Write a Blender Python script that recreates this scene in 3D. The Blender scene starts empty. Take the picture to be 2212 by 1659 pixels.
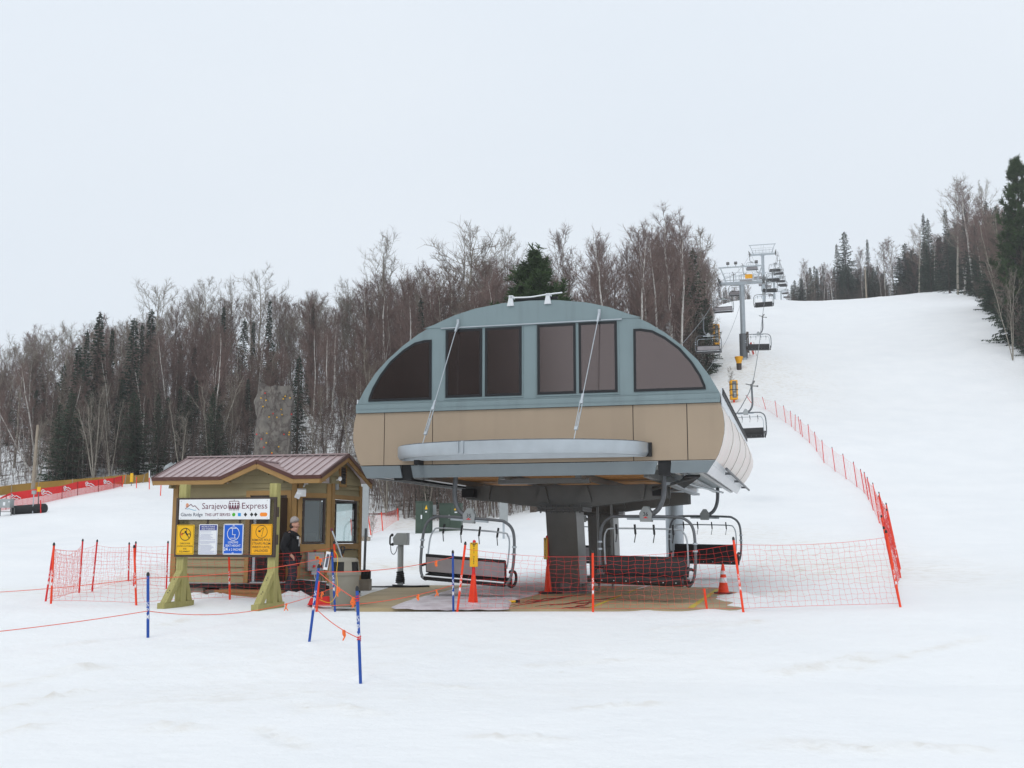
import bpy, math, random
import numpy as np
from mathutils import Vector, Matrix, Euler
R = math.radians
random.seed(7); RNG = np.random.default_rng(11)
SC = bpy.context.scene
COL = SC.collection
V = Vector

# ------------------------------------------------------------------ camera
FPX = 2300.0; TILT = math.atan(.1415); CT, ST = math.cos(TILT), math.sin(TILT); CZ = 1.45
cam = bpy.data.cameras.new('camera'); camo = bpy.data.objects.new('camera', cam); COL.objects.link(camo)
cam.sensor_width = 36; cam.lens = 36 * FPX / 2212; cam.clip_end = 3000; cam.clip_start = .1
camo.location = (0, 0, CZ); camo.rotation_euler = (R(90) + TILT, 0, 0)
SC.camera = camo

def at(x, y, Y):
    """point of the place at depth Y seen at photo position x, y (2212 px wide)"""
    dx = (x - 1106) / FPX; dy = (829.5 - y) / FPX
    k = Y / (CT - dy * ST)
    return V((dx * k, Y, CZ + (ST + dy * CT) * k))
def onz(x, y, z=0.):
    dx = (x - 1106) / FPX; dy = (829.5 - y) / FPX
    k = (z - CZ) / (ST + dy * CT)
    return V((dx * k, (CT - dy * ST) * k, z))
def proj(p):
    z = p[2] - CZ; D = p[1] * CT + z * ST
    return (1106 + FPX * p[0] / D, 829.5 - FPX * (-p[1] * ST + z * CT) / D)
def z1(x, y): return ((600+x*900/2133)/1.8517, (1780+y*900/2133)/1.8517)
def z2(x, y): return ((1380+x*1600/2212)/1.8517, (1150+y*1600/2212)/1.8517)
def z3(x, y): return ((1600+x*1400/2212)/1.8517, (1850+y*1400/2212)/1.8517)
def z4(x, y): return ((2650+x*700/1290)/1.8517, (900+y*700/1290)/1.8517)
def z5(x, y): return ((x*800/1543)/1.8517, (1700+y*800/1543)/1.8517)
def z6(x, y): return ((1150+x*850/2212)/1.8517, (2150+y*850/2212)/1.8517)
def z7(x, y): return ((2800+x*900/1493)/1.8517, (1500+y*900/1493)/1.8517)

# ------------------------------------------------------------------ objects
def tag(o, label=None, cat=None, group=None, kind=None):
    if label: o['label'] = label
    if cat: o['category'] = cat
    if group: o['group'] = group
    if kind: o['kind'] = kind
    return o
def thing(name, label, cat, loc=(0, 0, 0), rz=0., group=None, rot=None):
    o = bpy.data.objects.new(name, None); COL.objects.link(o)
    o.empty_display_size = .2
    o.location = loc; o.rotation_euler = rot if rot else (0, 0, rz)
    return tag(o, label, cat, group)
KIDS = {}
def link(name, me, parent=None):
    o = bpy.data.objects.new(name, me); COL.objects.link(o)
    if parent is not None:
        o.parent = parent; KIDS.setdefault(parent, []).append(o)
    return o
def copy_tree(o, parent=None):
    c = o.copy(); COL.objects.link(c)
    if parent is not None:
        c.parent = parent; KIDS.setdefault(parent, []).append(c)
    for ch in list(KIDS.get(o, [])): copy_tree(ch, c)
    return c

class MB:
    def __init__(s): s.v = []; s.f = []; s.m = []
    def add(s, vs, fs, mi=0):
        b = len(s.v); s.v += [tuple(p) for p in vs]
        s.f += [tuple(i + b for i in f) for f in fs]; s.m += [mi] * len(fs)
        return s
    def box(s, c, d, rot=None, mi=0):
        hx, hy, hz = d[0]/2, d[1]/2, d[2]/2
        vs = [V((x, y, z)) for z in (-hz, hz) for y in (-hy, hy) for x in (-hx, hx)]
        if rot is not None: vs = [rot @ p for p in vs]
        vs = [p + V(c) for p in vs]
        return s.add(vs, [(0,2,3,1),(4,5,7,6),(0,1,5,4),(2,6,7,3),(0,4,6,2),(1,3,7,5)], mi)
    def bx(s, x0, x1, y0, y1, z0, z1_, mi=0):
        return s.box(((x0+x1)/2, (y0+y1)/2, (z0+z1_)/2), (abs(x1-x0), abs(y1-y0), abs(z1_-z0)), None, mi)
    def bar(s, a, b, w, h, mi=0, up=(0, 0, 1)):
        a, b = V(a), V(b); d = (b - a); L = d.length; d.normalize()
        x = d.cross(V(up))
        if x.length < 1e-4: x = d.cross(V((1, 0, 0)))
        x.normalize(); z = x.cross(d)
        rot = Matrix((x, d, z)).transposed()
        return s.box((a + b) / 2, (w, L, h), rot, mi)
    def tube(s, pts, r, n=6, closed=False, cap=True, mi=0):
        P = [V(p) for p in pts]; N = len(P)
        rs = r if isinstance(r, (list, tuple)) else [r] * N
        ts = []
        for i in range(N):
            if closed: t = P[(i+1) % N] - P[i-1]
            else: t = P[min(i+1, N-1)] - P[max(i-1, 0)]
            ts.append(t.normalized() if t.length > 1e-9 else V((0, 0, 1)))
        u = ts[0].cross(V((0, 0, 1)))
        if u.length < 1e-3: u = ts[0].cross(V((1, 0, 0)))
        u.normalize(); vs = []
        for i in range(N):
            u = u - ts[i] * u.dot(ts[i]); u.normalize(); w = ts[i].cross(u)
            for k in range(n):
                a = 2 * math.pi * k / n
                vs.append(P[i] + (u * math.cos(a) + w * math.sin(a)) * rs[i])
        fs = []
        for i in range(N if closed else N - 1):
            j = (i + 1) % N
            for k in range(n):
                l = (k + 1) % n
                fs.append((i*n+k, i*n+l, j*n+l, j*n+k))
        if cap and not closed:
            fs.append(tuple(range(n-1, -1, -1))); fs.append(tuple(range((N-1)*n, N*n)))
        return s.add(vs, fs, mi)
    def prism(s, poly, ext, mi=0):
        P = [V(p) for p in poly]; e = V(ext); n = len(P)
        nrm = V((0, 0, 0))
        for i in range(n): nrm += P[i].cross(P[(i+1) % n])
        if nrm.dot(e) > 0: P.reverse()
        fs = [tuple(range(n)), tuple(range(2*n-1, n-1, -1))]
        fs += [(i, i+n, (i+1) % n + n, (i+1) % n) for i in range(n)]
        return s.add(P + [p + e for p in P], fs, mi)
    def pxz(s, poly, y0, y1, mi=0):
        return s.prism([(p[0], y0, p[1]) for p in poly], (0, y1 - y0, 0), mi)
    def pxy(s, poly, z0, z1_, mi=0):
        return s.prism([(p[0], p[1], z0) for p in poly], (0, 0, z1_ - z0), mi)
    def lathe(s, prof, n=16, c=(0, 0, 0), mi=0):
        vs = []; N = len(prof)
        for r, z in prof:
            for k in range(n):
                a = 2 * math.pi * k / n
                vs.append((c[0] + r*math.cos(a), c[1] + r*math.sin(a), c[2] + z))
        fs = [(i*n+k, i*n+(k+1) % n, (i+1)*n+(k+1) % n, (i+1)*n+k) for i in range(N-1) for k in range(n)]
        fs.append(tuple(range(n-1, -1, -1))); fs.append(tuple(range((N-1)*n, N*n)))
        return s.add(vs, fs, mi)
    def ball(s, c, r, nu=10, nv=7, mi=0):
        r = r if isinstance(r, (list, tuple)) else (r, r, r)
        vs = [(c[0], c[1], c[2] - r[2])]
        for j in range(1, nv):
            p = -math.pi/2 + math.pi*j/nv
            for k in range(nu):
                a = 2*math.pi*k/nu
                vs.append((c[0]+r[0]*math.cos(p)*math.cos(a), c[1]+r[1]*math.cos(p)*math.sin(a), c[2]+r[2]*math.sin(p)))
        vs.append((c[0], c[1], c[2]+r[2])); T = len(vs)-1
        fs = [(0, 1+(k+1) % nu, 1+k) for k in range(nu)]
        for j in range(nv-2):
            b = 1+j*nu
            fs += [(b+k, b+(k+1) % nu, b+nu+(k+1) % nu, b+nu+k) for k in range(nu)]
        b = 1+(nv-2)*nu
        fs += [(b+k, b+(k+1) % nu, T) for k in range(nu)]
        return s.add(vs, fs, mi)
    def ribbon(s, pts, w, y0, y1, closed=False, mi=0):
        """flat stroke in the x-z plane"""
        P = [V((p[0], p[1])) for p in pts]; n = len(P)
        for i in range(n if closed else n-1):
            a, b = P[i], P[(i+1) % n]; d = (b-a)
            if d.length < 1e-6: continue
            d.normalize(); q = V((-d.y, d.x))*w/2; e = d*w*.3
            s.pxz([a-e+q, b+e+q, b+e-q, a-e-q], y0, y1, mi)
        return s
    def build(s, name, mats, parent=None, smooth=0, bevel=0):
        me = bpy.data.meshes.new(name); me.from_pydata(s.v, [], s.f)
        mats = mats if isinstance(mats, (list, tuple)) else [mats]
        for m in mats: me.materials.append(m)
        if len(mats) > 1: me.polygons.foreach_set('material_index', s.m)
        if smooth:
            me.polygons.foreach_set('use_smooth', [True]*len(s.f))
            me.set_sharp_from_angle(angle=R(smooth))
        me.update()
        o = link(name, me, parent)
        if bevel:
            b = o.modifiers.new('bevel', 'BEVEL'); b.width = bevel; b.segments = 2; b.limit_method = 'ANGLE'; b.angle_limit = R(40)
        return o

def arc(c, r, a0, a1, n=8):
    return [(c[0]+r*math.cos(R(a0+(a1-a0)*i/n)), c[1]+r*math.sin(R(a0+(a1-a0)*i/n))) for i in range(n+1)]
def circ(c, r, n=24): return arc(c, r, 0, 360*(n-1)/n, n-1)
def rrect(x0, x1, y0, y1, r, n=4):
    return arc((x1-r, y1-r), r, 0, 90, n)+arc((x0+r, y1-r), r, 90, 180, n)+arc((x0+r, y0+r), r, 180, 270, n)+arc((x1-r, y0+r), r, 270, 360, n)
def smooth_path(P, n=6):
    P = [V(p) for p in P]; out = []
    for i in range(len(P)-1):
        a, b, c, d = P[max(i-1, 0)], P[i], P[i+1], P[min(i+2, len(P)-1)]
        for k in range(n):
            t = k/n
            out.append(.5*((2*b)+(c-a)*t+(2*a-5*b+4*c-d)*t*t+(3*b-a-3*c+d)*t**3))
    out.append(P[-1]); return out

def text_mesh(body, size=1., align='CENTER', space=1., bold=0.):
    cu = bpy.data.curves.new('lettering', 'FONT'); cu.body = body; cu.size = size; cu.align_x = align
    cu.space_character = space; cu.offset = bold; cu.resolution_u = 3
    o = bpy.data.objects.new('lettering', cu); COL.objects.link(o)
    dg = bpy.context.evaluated_depsgraph_get(); dg.update()
    me = bpy.data.meshes.new_from_object(o.evaluated_get(dg))
    vs = [v.co.copy() for v in me.vertices]; fs = [tuple(p.vertices) for p in me.polygons]
    bpy.data.objects.remove(o); bpy.data.curves.remove(cu); bpy.data.meshes.remove(me)
    return vs, fs
def text_into(mb, body, x, z, y, w=None, h=None, align='CENTER', mi=0, bold=0., space=1.):
    """flat lettering facing -y, centred (or left aligned) at x, resting on z, fitted to width w / cap height h"""
    vs, fs = text_mesh(body, 1., 'LEFT', space, bold)
    x0 = min(v.x for v in vs); x1 = max(v.x for v in vs)
    y0 = 0 ; y1 = .70
    sy = (h / y1) if h else None
    sx = (w / (x1-x0)) if w else sy
    if sy is None: sy = sx
    ox = x - (x0+x1)/2*sx if align == 'CENTER' else x - x0*sx
    mb.add([(v.x*sx+ox, y, v.y*sy+z) for v in vs], fs, mi)

# ------------------------------------------------------------------ materials
def lin(r, g, b):
    f = lambda c: (c/255/12.92) if c/255 <= .04045 else ((c/255+.055)/1.055)**2.4
    return (f(r), f(g), f(b), 1)
class NT:
    def __init__(s, name):
        s.mat = bpy.data.materials.new(name); s.mat.use_nodes = True
        s.t = s.mat.node_tree; s.b = s.t.nodes['Principled BSDF']; s.out = s.t.nodes['Material Output']
    def n(s, typ, **kw):
        nd = s.t.nodes.new(typ)
        for k, v in kw.items():
            if k.startswith('i_'):
                key = k[2:]; key = int(key) if key.isdigit() else key.replace('_', ' ')
                nd.inputs[key].default_value = v
            else: setattr(nd, k, v)
        return nd
    def l(s, a, b): s.t.links.new(a, b)
    def coord(s, kind='Object', scale=None):
        tc = s.n('ShaderNodeTexCoord')
        if scale is None: return tc.outputs[kind]
        mp = s.n('ShaderNodeMapping'); mp.inputs['Scale'].default_value = scale
        s.l(tc.outputs[kind], mp.inputs['Vector']); return mp.outputs[0]
    def noise(s, co, scale, detail=4, rough=.55):
        nz = s.n('ShaderNodeTexNoise'); nz.inputs['Scale'].default_value = scale
        nz.inputs['Detail'].default_value = detail; nz.inputs['Roughness'].default_value = rough
        s.l(co, nz.inputs['Vector']); return nz.outputs[0]
    def ramp(s, fac, stops):
        r = s.n('ShaderNodeValToRGB'); e = r.color_ramp.elements
        e[0].position, e[0].color = stops[0]; e[1].position, e[1].color = stops[-1]
        for p, c in stops[1:-1]:
            x = e.new(p); x.color = c
        s.l(fac, r.inputs[0]); return r.outputs[0]
    def mix(s, fac, a, b, blend='MIX'):
        m = s.n('ShaderNodeMix', data_type='RGBA', blend_type=blend)
        for sock, v in ((m.inputs[0], fac), (m.inputs[6], a), (m.inputs[7], b)):
            if isinstance(v, bpy.types.NodeSocket): s.l(v, sock)
            else: sock.default_value = v
        return m.outputs[2]
    def bump(s, h, strength=.3, dist=.02):
        b = s.n('ShaderNodeBump'); b.inputs['Strength'].default_value = strength; b.inputs['Distance'].default_value = dist
        s.l(h, b.inputs['Height']); s.l(b.outputs[0], s.b.inputs['Normal'])
    def col(s, c):
        if isinstance(c, bpy.types.NodeSocket): s.l(c, s.b.inputs['Base Color'])
        else: s.b.inputs['Base Color'].default_value = c
    def set(s, rough=.6, metal=0., spec=.5, **kw):
        s.b.inputs['Roughness'].default_value = rough; s.b.inputs['Metallic'].default_value = metal
        s.b.inputs['Specular IOR Level'].default_value = spec
        for k, v in kw.items(): s.b.inputs[k.replace('_', ' ')].default_value = v
def sc_(c, k): return (min(c[0]*k, 1), min(c[1]*k, 1), min(c[2]*k, 1), 1)
def M(name, c, rough=.6, metal=0., var=.12, scale=4., bump=0., bscale=40., spec=.4):
    m = NT(name); co = m.coord()
    nz = m.noise(co, scale)
    m.col(m.ramp(nz, [(.3, sc_(c, 1-var)), (.7, sc_(c, 1+var))]))
    m.set(rough, metal, spec)
    if bump: m.bump(m.noise(co, bscale), bump, .01)
    return m.mat
G = {}
def Mstain(name, c, rough, stain, amt=.5, var=.05):
    m = NT(name); co = m.coord(); st = m.noise(m.coord('Object', (2.6, 2.6, .22)), 1.3, 5, .6); big = m.noise(co, .8, 3)
    base = m.ramp(big, [(.3, sc_(c, 1-var)), (.7, sc_(c, 1+var))])
    m.col(m.mix(m.ramp(st, [(.50, (0, 0, 0, 1)), (.78, (amt, amt, amt, 1))]), base, stain)); m.set(rough, 0, .4); m.bump(m.noise(co, 1.1, 2), .08, .03); return m.mat
G['galv'] = M('galvanised_steel', (.46, .50, .53, 1), .40, .55, .07, 2.5)
G['galv_dark'] = M('galvanised_tube', (.15, .158, .168, 1), .5, .4, .12, 12)
G['steel_grey'] = M('grey_painted_steel', lin(98, 99, 99), .5, .1, .08, 3)
G['steel_dark'] = M('dark_grey_steel', lin(112, 112, 110), .30, .25, .08, 3)
G['shell_blue'] = Mstain('blue_grey_panel', lin(124, 140, 143), .42, lin(108, 120, 122), .6)
G['skirt'] = M('blue_grey_skirt', lin(121, 130, 134), .45, .1, .05, 2)
G['beige'] = Mstain('beige_panel', lin(163, 145, 124), .5, lin(148, 132, 114), .4)
G['fibre'] = Mstain('white_fibreglass', lin(228, 219, 211), .35, lin(222, 178, 168), .5)
G['whitemetal'] = M('white_metal', (.72, .74, .76, 1), .4, .1, .06, 4)
G['black'] = M('black_rubber', (.012, .012, .013, 1), .6, 0, .2, 8)
G['pad'] = M('black_seat_pad', (.014, .013, .014, 1), .55, 0, .2, 6, .25, 25)
G['panelback'] = M('grey_seat_panel', lin(158, 152, 154), .28, .35, .1, 3)
G['frame_black'] = M('black_window_frame', (.012, .013, .015, 1), .4, 0, .1, 5)
G['ply'] = M('plywood_brown', lin(196, 142, 84), .7, 0, .2, 3)
G['orange'] = M('orange_plastic', lin(240, 68, 28), .5, 0, .08, 6)
G['red'] = M('red_plastic', lin(222, 40, 42), .5, 0, .08, 6)
G['netred'] = M('red_net_cord', lin(224, 52, 46), .7, 0, .08, 4)
G['netpink'] = M('red_net_cord_weathered', lin(226, 96, 84), .7, 0, .08, 4)
G['netdark'] = M('dark_red_net', lin(130, 40, 36), .8, 0, .15, 4)
G['ropeo'] = M('orange_rope', lin(224, 92, 70), .8, 0, .1, 10)
G['blue'] = M('blue_plastic', lin(28, 74, 158), .45, 0, .08, 8)
G['ribbon'] = M('orange_ribbon', lin(250, 118, 48), .5, 0, .1, 9)
G['white'] = M('white_paint', (.80, .81, .82, 1), .45, 0, .03, 5)
G['yellow'] = M('yellow_paint', lin(236, 184, 22), .45, 0, .05, 5)
G['yellow2'] = M('amber_paint', lin(240, 170, 14), .45, 0, .05, 5)
G['signblue'] = M('sign_blue', lin(24, 92, 196), .45, 0, .04, 5)
G['navy'] = M('navy_paint', lin(52, 62, 138), .5, 0, .05, 5)
G['ink'] = M('black_ink', (.02, .02, .02, 1), .6, 0, .05, 5)
G['maroon'] = M('maroon_ink', lin(104, 44, 66), .6, 0, .05, 5)
G['greyink'] = M('grey_ink', lin(88, 92, 104), .6, 0, .05, 5)
G['paleink'] = M('pale_blue_ink', lin(128, 134, 176), .6, 0, .05, 5)
G['signgreen'] = M('green_paint', lin(76, 176, 42), .5, 0, .04, 5)
G['signsky'] = M('sky_blue_paint', lin(44, 150, 214), .5, 0, .04, 5)
G['signorange'] = M('orange_paint', lin(242, 140, 48), .5, 0, .04, 5)
G['teal'] = M('teal_ink', lin(72, 168, 198), .5, 0, .04, 5)
G['bronze'] = M('brown_coated_steel', lin(74, 62, 54), .5, .1, .12, 6)
G['trim'] = M('ochre_trim', lin(158, 124, 76), .65, 0, .1, 3, .1, 30)
G['siding'] = M('olive_siding', lin(152, 141, 108), .7, 0, .07, 2.2, .15, 60)
G['fascia'] = M('dark_maroon_edge', lin(88, 56, 50), .45, .1, .08, 4)
G['roof'] = M('mauve_metal_roof', lin(176, 156, 155), .34, .15, .07, 3)
G['darkframe'] = M('dark_brown_frame', lin(62, 50, 44), .5, 0, .1, 6)
G['interior'] = M('pale_interior', lin(196, 204, 206), .7, 0, .05, 3)
G['concrete'] = M('concrete', lin(150, 140, 128), .85, 0, .15, 6, .2, 40)
G['timber'] = M('brown_timber', lin(148, 108, 68), .75, 0, .2, 5, .2, 30)
G['can'] = M('grey_beige_plastic', lin(142, 137, 124), .55, 0, .05, 4)
G['greybox'] = M('grey_enamel', lin(158, 162, 162), .45, .1, .06, 5)
G['green_enamel'] = M('dark_green_enamel', lin(62, 78, 66), .5, 0, .1, 3)
G['skin'] = M('skin', lin(196, 148, 128), .55, 0, .06, 12)
G['hoodie'] = M('black_fleece', (.012, .012, .014, 1), .9, 0, .25, 10, .3, 60)
G['jeans'] = M('dark_denim', (.022, .025, .034, 1), .85, 0, .3, 7, .3, 60)
G['beanie'] = M('grey_knit', lin(160, 152, 148), .95, 0, .12, 20, .4, 90)
G['hair'] = M('brown_hair', (.04, .025, .018, 1), .7, 0, .2, 20)
G['shoe'] = M('dark_boot', (.02, .018, .016, 1), .7, 0, .2, 8)
G['mustard'] = M('mustard_fabric', lin(146, 112, 44), .8, 0, .2, .6)
G['rock'] = M('dark_boulder', lin(92, 84, 80), .9, 0, .3, 3, .5, 12)
G['tarp'] = M('grey_tarp', lin(150, 156, 158), .6, 0, .2, 2, .3, 6)
G['polewood'] = M('weathered_pole', lin(150, 138, 122), .85, 0, .15, 3, .2, 20)

def grain_wood(name, c1, c2, axis):
    m = NT(name); s = [14, 14, 14]; s[axis] = .9
    co = m.coord('Object', s); nz = m.noise(co, 3, 5, .6)
    base = m.ramp(nz, [(.3, c1), (.7, c2)])
    co2 = m.coord('Object'); kn = m.noise(co2, 2.2, 2)
    m.col(m.mix(m.ramp(kn, [(.62, (0, 0, 0, 1)), (.8, (.5, .5, .5, 1))]), base, lin(120, 112, 62)))
    m.set(.75); m.bump(nz, .25, .01); return m.mat
G['treated'] = grain_wood('green_treated_timber', lin(150, 142, 84), lin(178, 170, 112), 2)

m = NT('ribbed_bronze_pane')                      # twin-wall polycarbonate: vertical flutes, brown tint, lets some light through
co = m.coord('Object')
wv = m.n('ShaderNodeTexWave', wave_type='BANDS', bands_direction='X'); wv.inputs['Scale'].default_value = 9; wv.inputs['Distortion'].default_value = .3
m.l(co, wv.inputs['Vector'])
nz = m.noise(co, .7, 2)
m.col(m.mix(nz, (.012, .007, .006, 1), (.022, .013, .011, 1))); m.set(.14, 0, 1., IOR=1.8, Specular_Tint=(1., .80, .76, 1), Coat_Weight=.5, Coat_Roughness=.08, Coat_IOR=1.6); m.bump(m.noise(co, .9, 2), .05, .02)
tr = m.n('ShaderNodeBsdfTransparent'); tr.inputs[0].default_value = (.66, .565, .55, 1)
mx = m.n('ShaderNodeMixShader'); m.l(m.ramp(wv.outputs[0], [(.1, (.10, .10, .10, 1)), (.9, (.28, .28, .28, 1))]), mx.inputs[0])
m.l(m.b.outputs[0], mx.inputs[1]); m.l(tr.outputs[0], mx.inputs[2]); m.l(mx.outputs[0], m.out.inputs[0])
G['pane'] = m.mat

m = NT('window_glass')
gl = m.n('ShaderNodeBsdfGlossy'); gl.inputs['Roughness'].default_value = .02; gl.inputs[0].default_value = (.9, .95, .97, 1)
tr = m.n('ShaderNodeBsdfTransparent'); tr.inputs[0].default_value = (.78, .86, .86, 1)
fr = m.n('ShaderNodeFresnel'); fr.inputs[0].default_value = 1.85
mx = m.n('ShaderNodeMixShader'); m.l(fr.outputs[0], mx.inputs[0]); m.l(tr.outputs[0], mx.inputs[1]); m.l(gl.outputs[0], mx.inputs[2])
m.l(mx.outputs[0], m.out.inputs[0]); G['glass'] = m.mat

def bark(name, base, mark, amt):
    m = NT(name); co = m.coord('Object', (3, 3, 3)); co2 = m.coord('Object', (2.2, 2.2, 7))
    n1 = m.noise(co2, 2.2, 4, .6); n2 = m.noise(co, .8, 3)
    c = m.ramp(n2, [(.3, sc_(base, .72)), (.7, sc_(base, 1.15))])
    m.col(m.mix(m.ramp(n1, [(amt, (0, 0, 0, 1)), (amt+.06, (1, 1, 1, 1))]), c, mark)); m.set(.8, 0, .2); return m.mat
G['bark_birch'] = bark('birch_bark', (.60, .57, .53, 1), (.05, .04, .035, 1), .60)
G['bark_aspen'] = bark('pale_bark', (.34, .31, .26, 1), (.07, .06, .05, 1), .58)
G['bark_dark'] = bark('dark_bark', (.11, .088, .072, 1), (.04, .025, .02, 1), .55)
G['twig_red'] = M('reddish_twigs', (.172, .118, .102, 1), .85, 0, .28, .35, 0, 1, .2)
G['twig_grey'] = M('grey_twigs', (.23, .20, .165, 1), .85, 0, .25, .35, 0, 1, .2)
G['twig_brown'] = M('brown_twigs', (.20, .162, .13, 1), .85, 0, .28, .35, 0, 1, .2)
G['spruce'] = M('spruce_needles', (.042, .060, .038, 1), .8, 0, .45, .9, 0, 1, .2)
G['spruce2'] = M('dark_spruce_needles', (.036, .050, .036, 1), .8, 0, .45, .9, 0, 1, .2)
G['pine'] = M('pine_needles', (.050, .080, .030, 1), .75, 0, .5, 1.1, 0, 1, .2)
G['brush'] = M('brush_twigs', (.130, .100, .086, 1), .9, 0, .4, .12, 0, 1, .2)
# ------------------------------------------------------------------ terrain
A_N = np.array([-.62, -.5, -.35, -.2, -.1, .03, .1, .2, .3, .42, .5, .65])
Y_N = np.array([22, 31, 45, 65, 75, 88, 102, 122, 150, 176, 204, 240, 300, 470.])
Z_T = np.array([
 [ .0, .0, .5, 1.9, 2.8, 4.1, 6.0,  9.2, 12, 13, 14, 15, 16, 17],
 [ .0, .0, .5, 1.9, 2.8, 4.1, 6.1, 10.6, 14.5, 16, 17, 18, 19, 20],
 [ .0, .0, .5, 2.2, 3.6, 5.2, 7.9, 14.2, 20, 22, 23, 24, 25, 26],
 [ .0, .0, .5, 1.8, 2.8, 4.7, 8.3, 15., 22, 25, 27, 28, 29, 30],
 [ .0, .0, .3, 1.4, 1.9, 3.8, 8.6, 15.4, 23, 27, 29, 30, 31, 32],
 [ .0, .0, .3, 2.0, 3.2, 5.8, 9.8, 16.5, 25, 29, 31, 33, 35, 37],
 [ .0, .0, .4, 2.7, 4.3, 7.0,11.0, 18.0, 26.5, 31.5, 35, 38, 40, 45],
 [ .0, .0, .7, 3.7, 5.8, 9.2,13.0, 21.2, 29.5, 37.3, 45.3, 53.6, 60, 86],
 [ .0, .1, 1., 3.9, 6.1, 9.5,13.2, 21.5, 30., 37.8, 45.8, 54.6, 62, 90],
 [ .0, .1, 1.1,4.0, 6.3, 9.8,13.8, 22.4, 32., 40., 48., 57.0, 64, 93],
 [ .0, .2, 1.2,4.2, 6.5,10.0,14.4, 23.2, 33.5, 41., 49., 58.5, 66, 95],
 [ .0, .2, 1.4,4.6, 7.2,11.0,16.0, 25.0, 35.5, 43., 51., 60.5, 68, 97]])
def herm(xn, yn, x):
    d = np.diff(yn)/np.diff(xn); h = np.diff(xn)
    t = np.empty(len(xn)); t[1:-1] = (d[:-1]*h[1:]+d[1:]*h[:-1])/(h[1:]+h[:-1]); t[0] = d[0]; t[-1] = d[-1]
    i = np.clip(np.searchsorted(xn, x)-1, 0, len(xn)-2); u = (x-xn[i])/h[i]
    return (2*u**3-3*u**2+1)*yn[i]+(u**3-2*u**2+u)*h[i]*t[i]+(-2*u**3+3*u**2)*yn[i+1]+(u**3-u**2)*h[i]*t[i+1]
YD = np.arange(22, 470.5, 1.); AD = np.arange(-.62, .6501, .01)
T1 = np.array([herm(Y_N, r, YD) for r in Z_T])
ZD = np.array([herm(A_N, T1[:, j], AD) for j in range(len(YD))])          # [Y, a]
P_Y = np.array([-40, 0, 8, 14.5, 17, 19.5, 20.6, 21.3, 22.]); P_Z = np.array([-.1, -.12, -.42, -.5, -.3, -.14, -.02, 0., 0.])
WAVES = [(RNG.uniform(0, 2*math.pi), RNG.uniform(0, 2*math.pi), L) for L in (2.3, 3.1, 4.7, 6.5, 9., 13., 19., 27.) for _ in range(2)]
DECK = [onz(768, 1313), onz(775, 1291), onz(800, 1281), onz(858, 1264), onz(1595, 1266.5), onz(1603, 1319)]
LUMPS = []   # x, y, radius x, radius y, height
def lump(px, py, rx, ry, h, z=0.):
    p = onz(px, py, z); LUMPS.append((p.x, p.y, rx, ry, h))
for a in ((1030, 1300, .8, .45, .17), (1075, 1306, .7, .4, .11), (985, 1310, .8, .4, .06), (470, 1302, .55, .5, .20), (640, 1300, .9, .5, .20), (700, 1303, .6, .4, .14),
          (560, 1305, .8, .4, .08), (425, 1297, .5, .5, .16), (1390, 1316, .30, .3, .10), (1570, 1308, .55, .55, .16), (1600, 1295, .5, .7, .14), (1530, 1318, .3, .3, .06),
          (260, 1262, 1.2, 1.3, .38), (330, 1266, .9, 1.2, .42), (210, 1272, .9, 1., .18), (383, 1262, .5, .9, .3),
          (1700, 1288, 1.0, .5, .12), (1780, 1275, 1.6, .7, .12), (1850, 1262, 1.5, .8, .1)):
    lump(*a)
TRK = []   # faint ski tracks and scrapes: ends in the photo, width, height
for x0, y0, x1, y1, w, h in ((1838, 1444, 2130, 1402, .05, .022), (1690, 1450, 1870, 1428, .10, .03), (1700, 1610, 1900, 1622, .12, .02), (1950, 1608, 2090, 1620, .1, .02), (10, 1462, 118, 1452, .07, .025), (150, 1444, 190, 1440, .1, .04), (80, 1500, 185, 1476, .08, .03), (10, 1520, 60, 1505, .06, .025), (555, 1565, 655, 1612, .05, -.03), (340, 1560, 410, 1566, .1, .025),
                             (735, 1520, 800, 1538, .08, .03), (640, 1508, 660, 1530, .06, -.025), (20, 1572, 80, 1555, .08, .025), (1250, 1530, 1420, 1519, .06, .018), (1050, 1590, 1190, 1600, .07, .02), (350, 1385, 430, 1372, .06, .025), (140, 1412, 200, 1406, .05, .02), (920, 1470, 1000, 1478, .06, .02), (1420, 1390, 1640, 1380, .07, .018), (1150, 1440, 1330, 1432, .06, .016)):
    A_, B_ = onz(x0, y0, -.42), onz(x1, y1, -.42); TRK.append((A_.x, A_.y, B_.x, B_.y, w, h))
FOOT = [(onz(x, y, 0), r) for x, y, r in ((835, 1240, 2.6), (900, 1215, 2.2), (1680, 1250, 2.))]
for px, py, z_ in ((783, 1474, -.5), (672, 1386, -.25), (322, 1377, -.3), (1945, 1309, 0), (1606, 1318, 0), (112, 1309, 0), (296, 1307, 0)):
    p = onz(px, py, z_); LUMPS.append((p.x, p.y+.05, .22, .2, .06))
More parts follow.
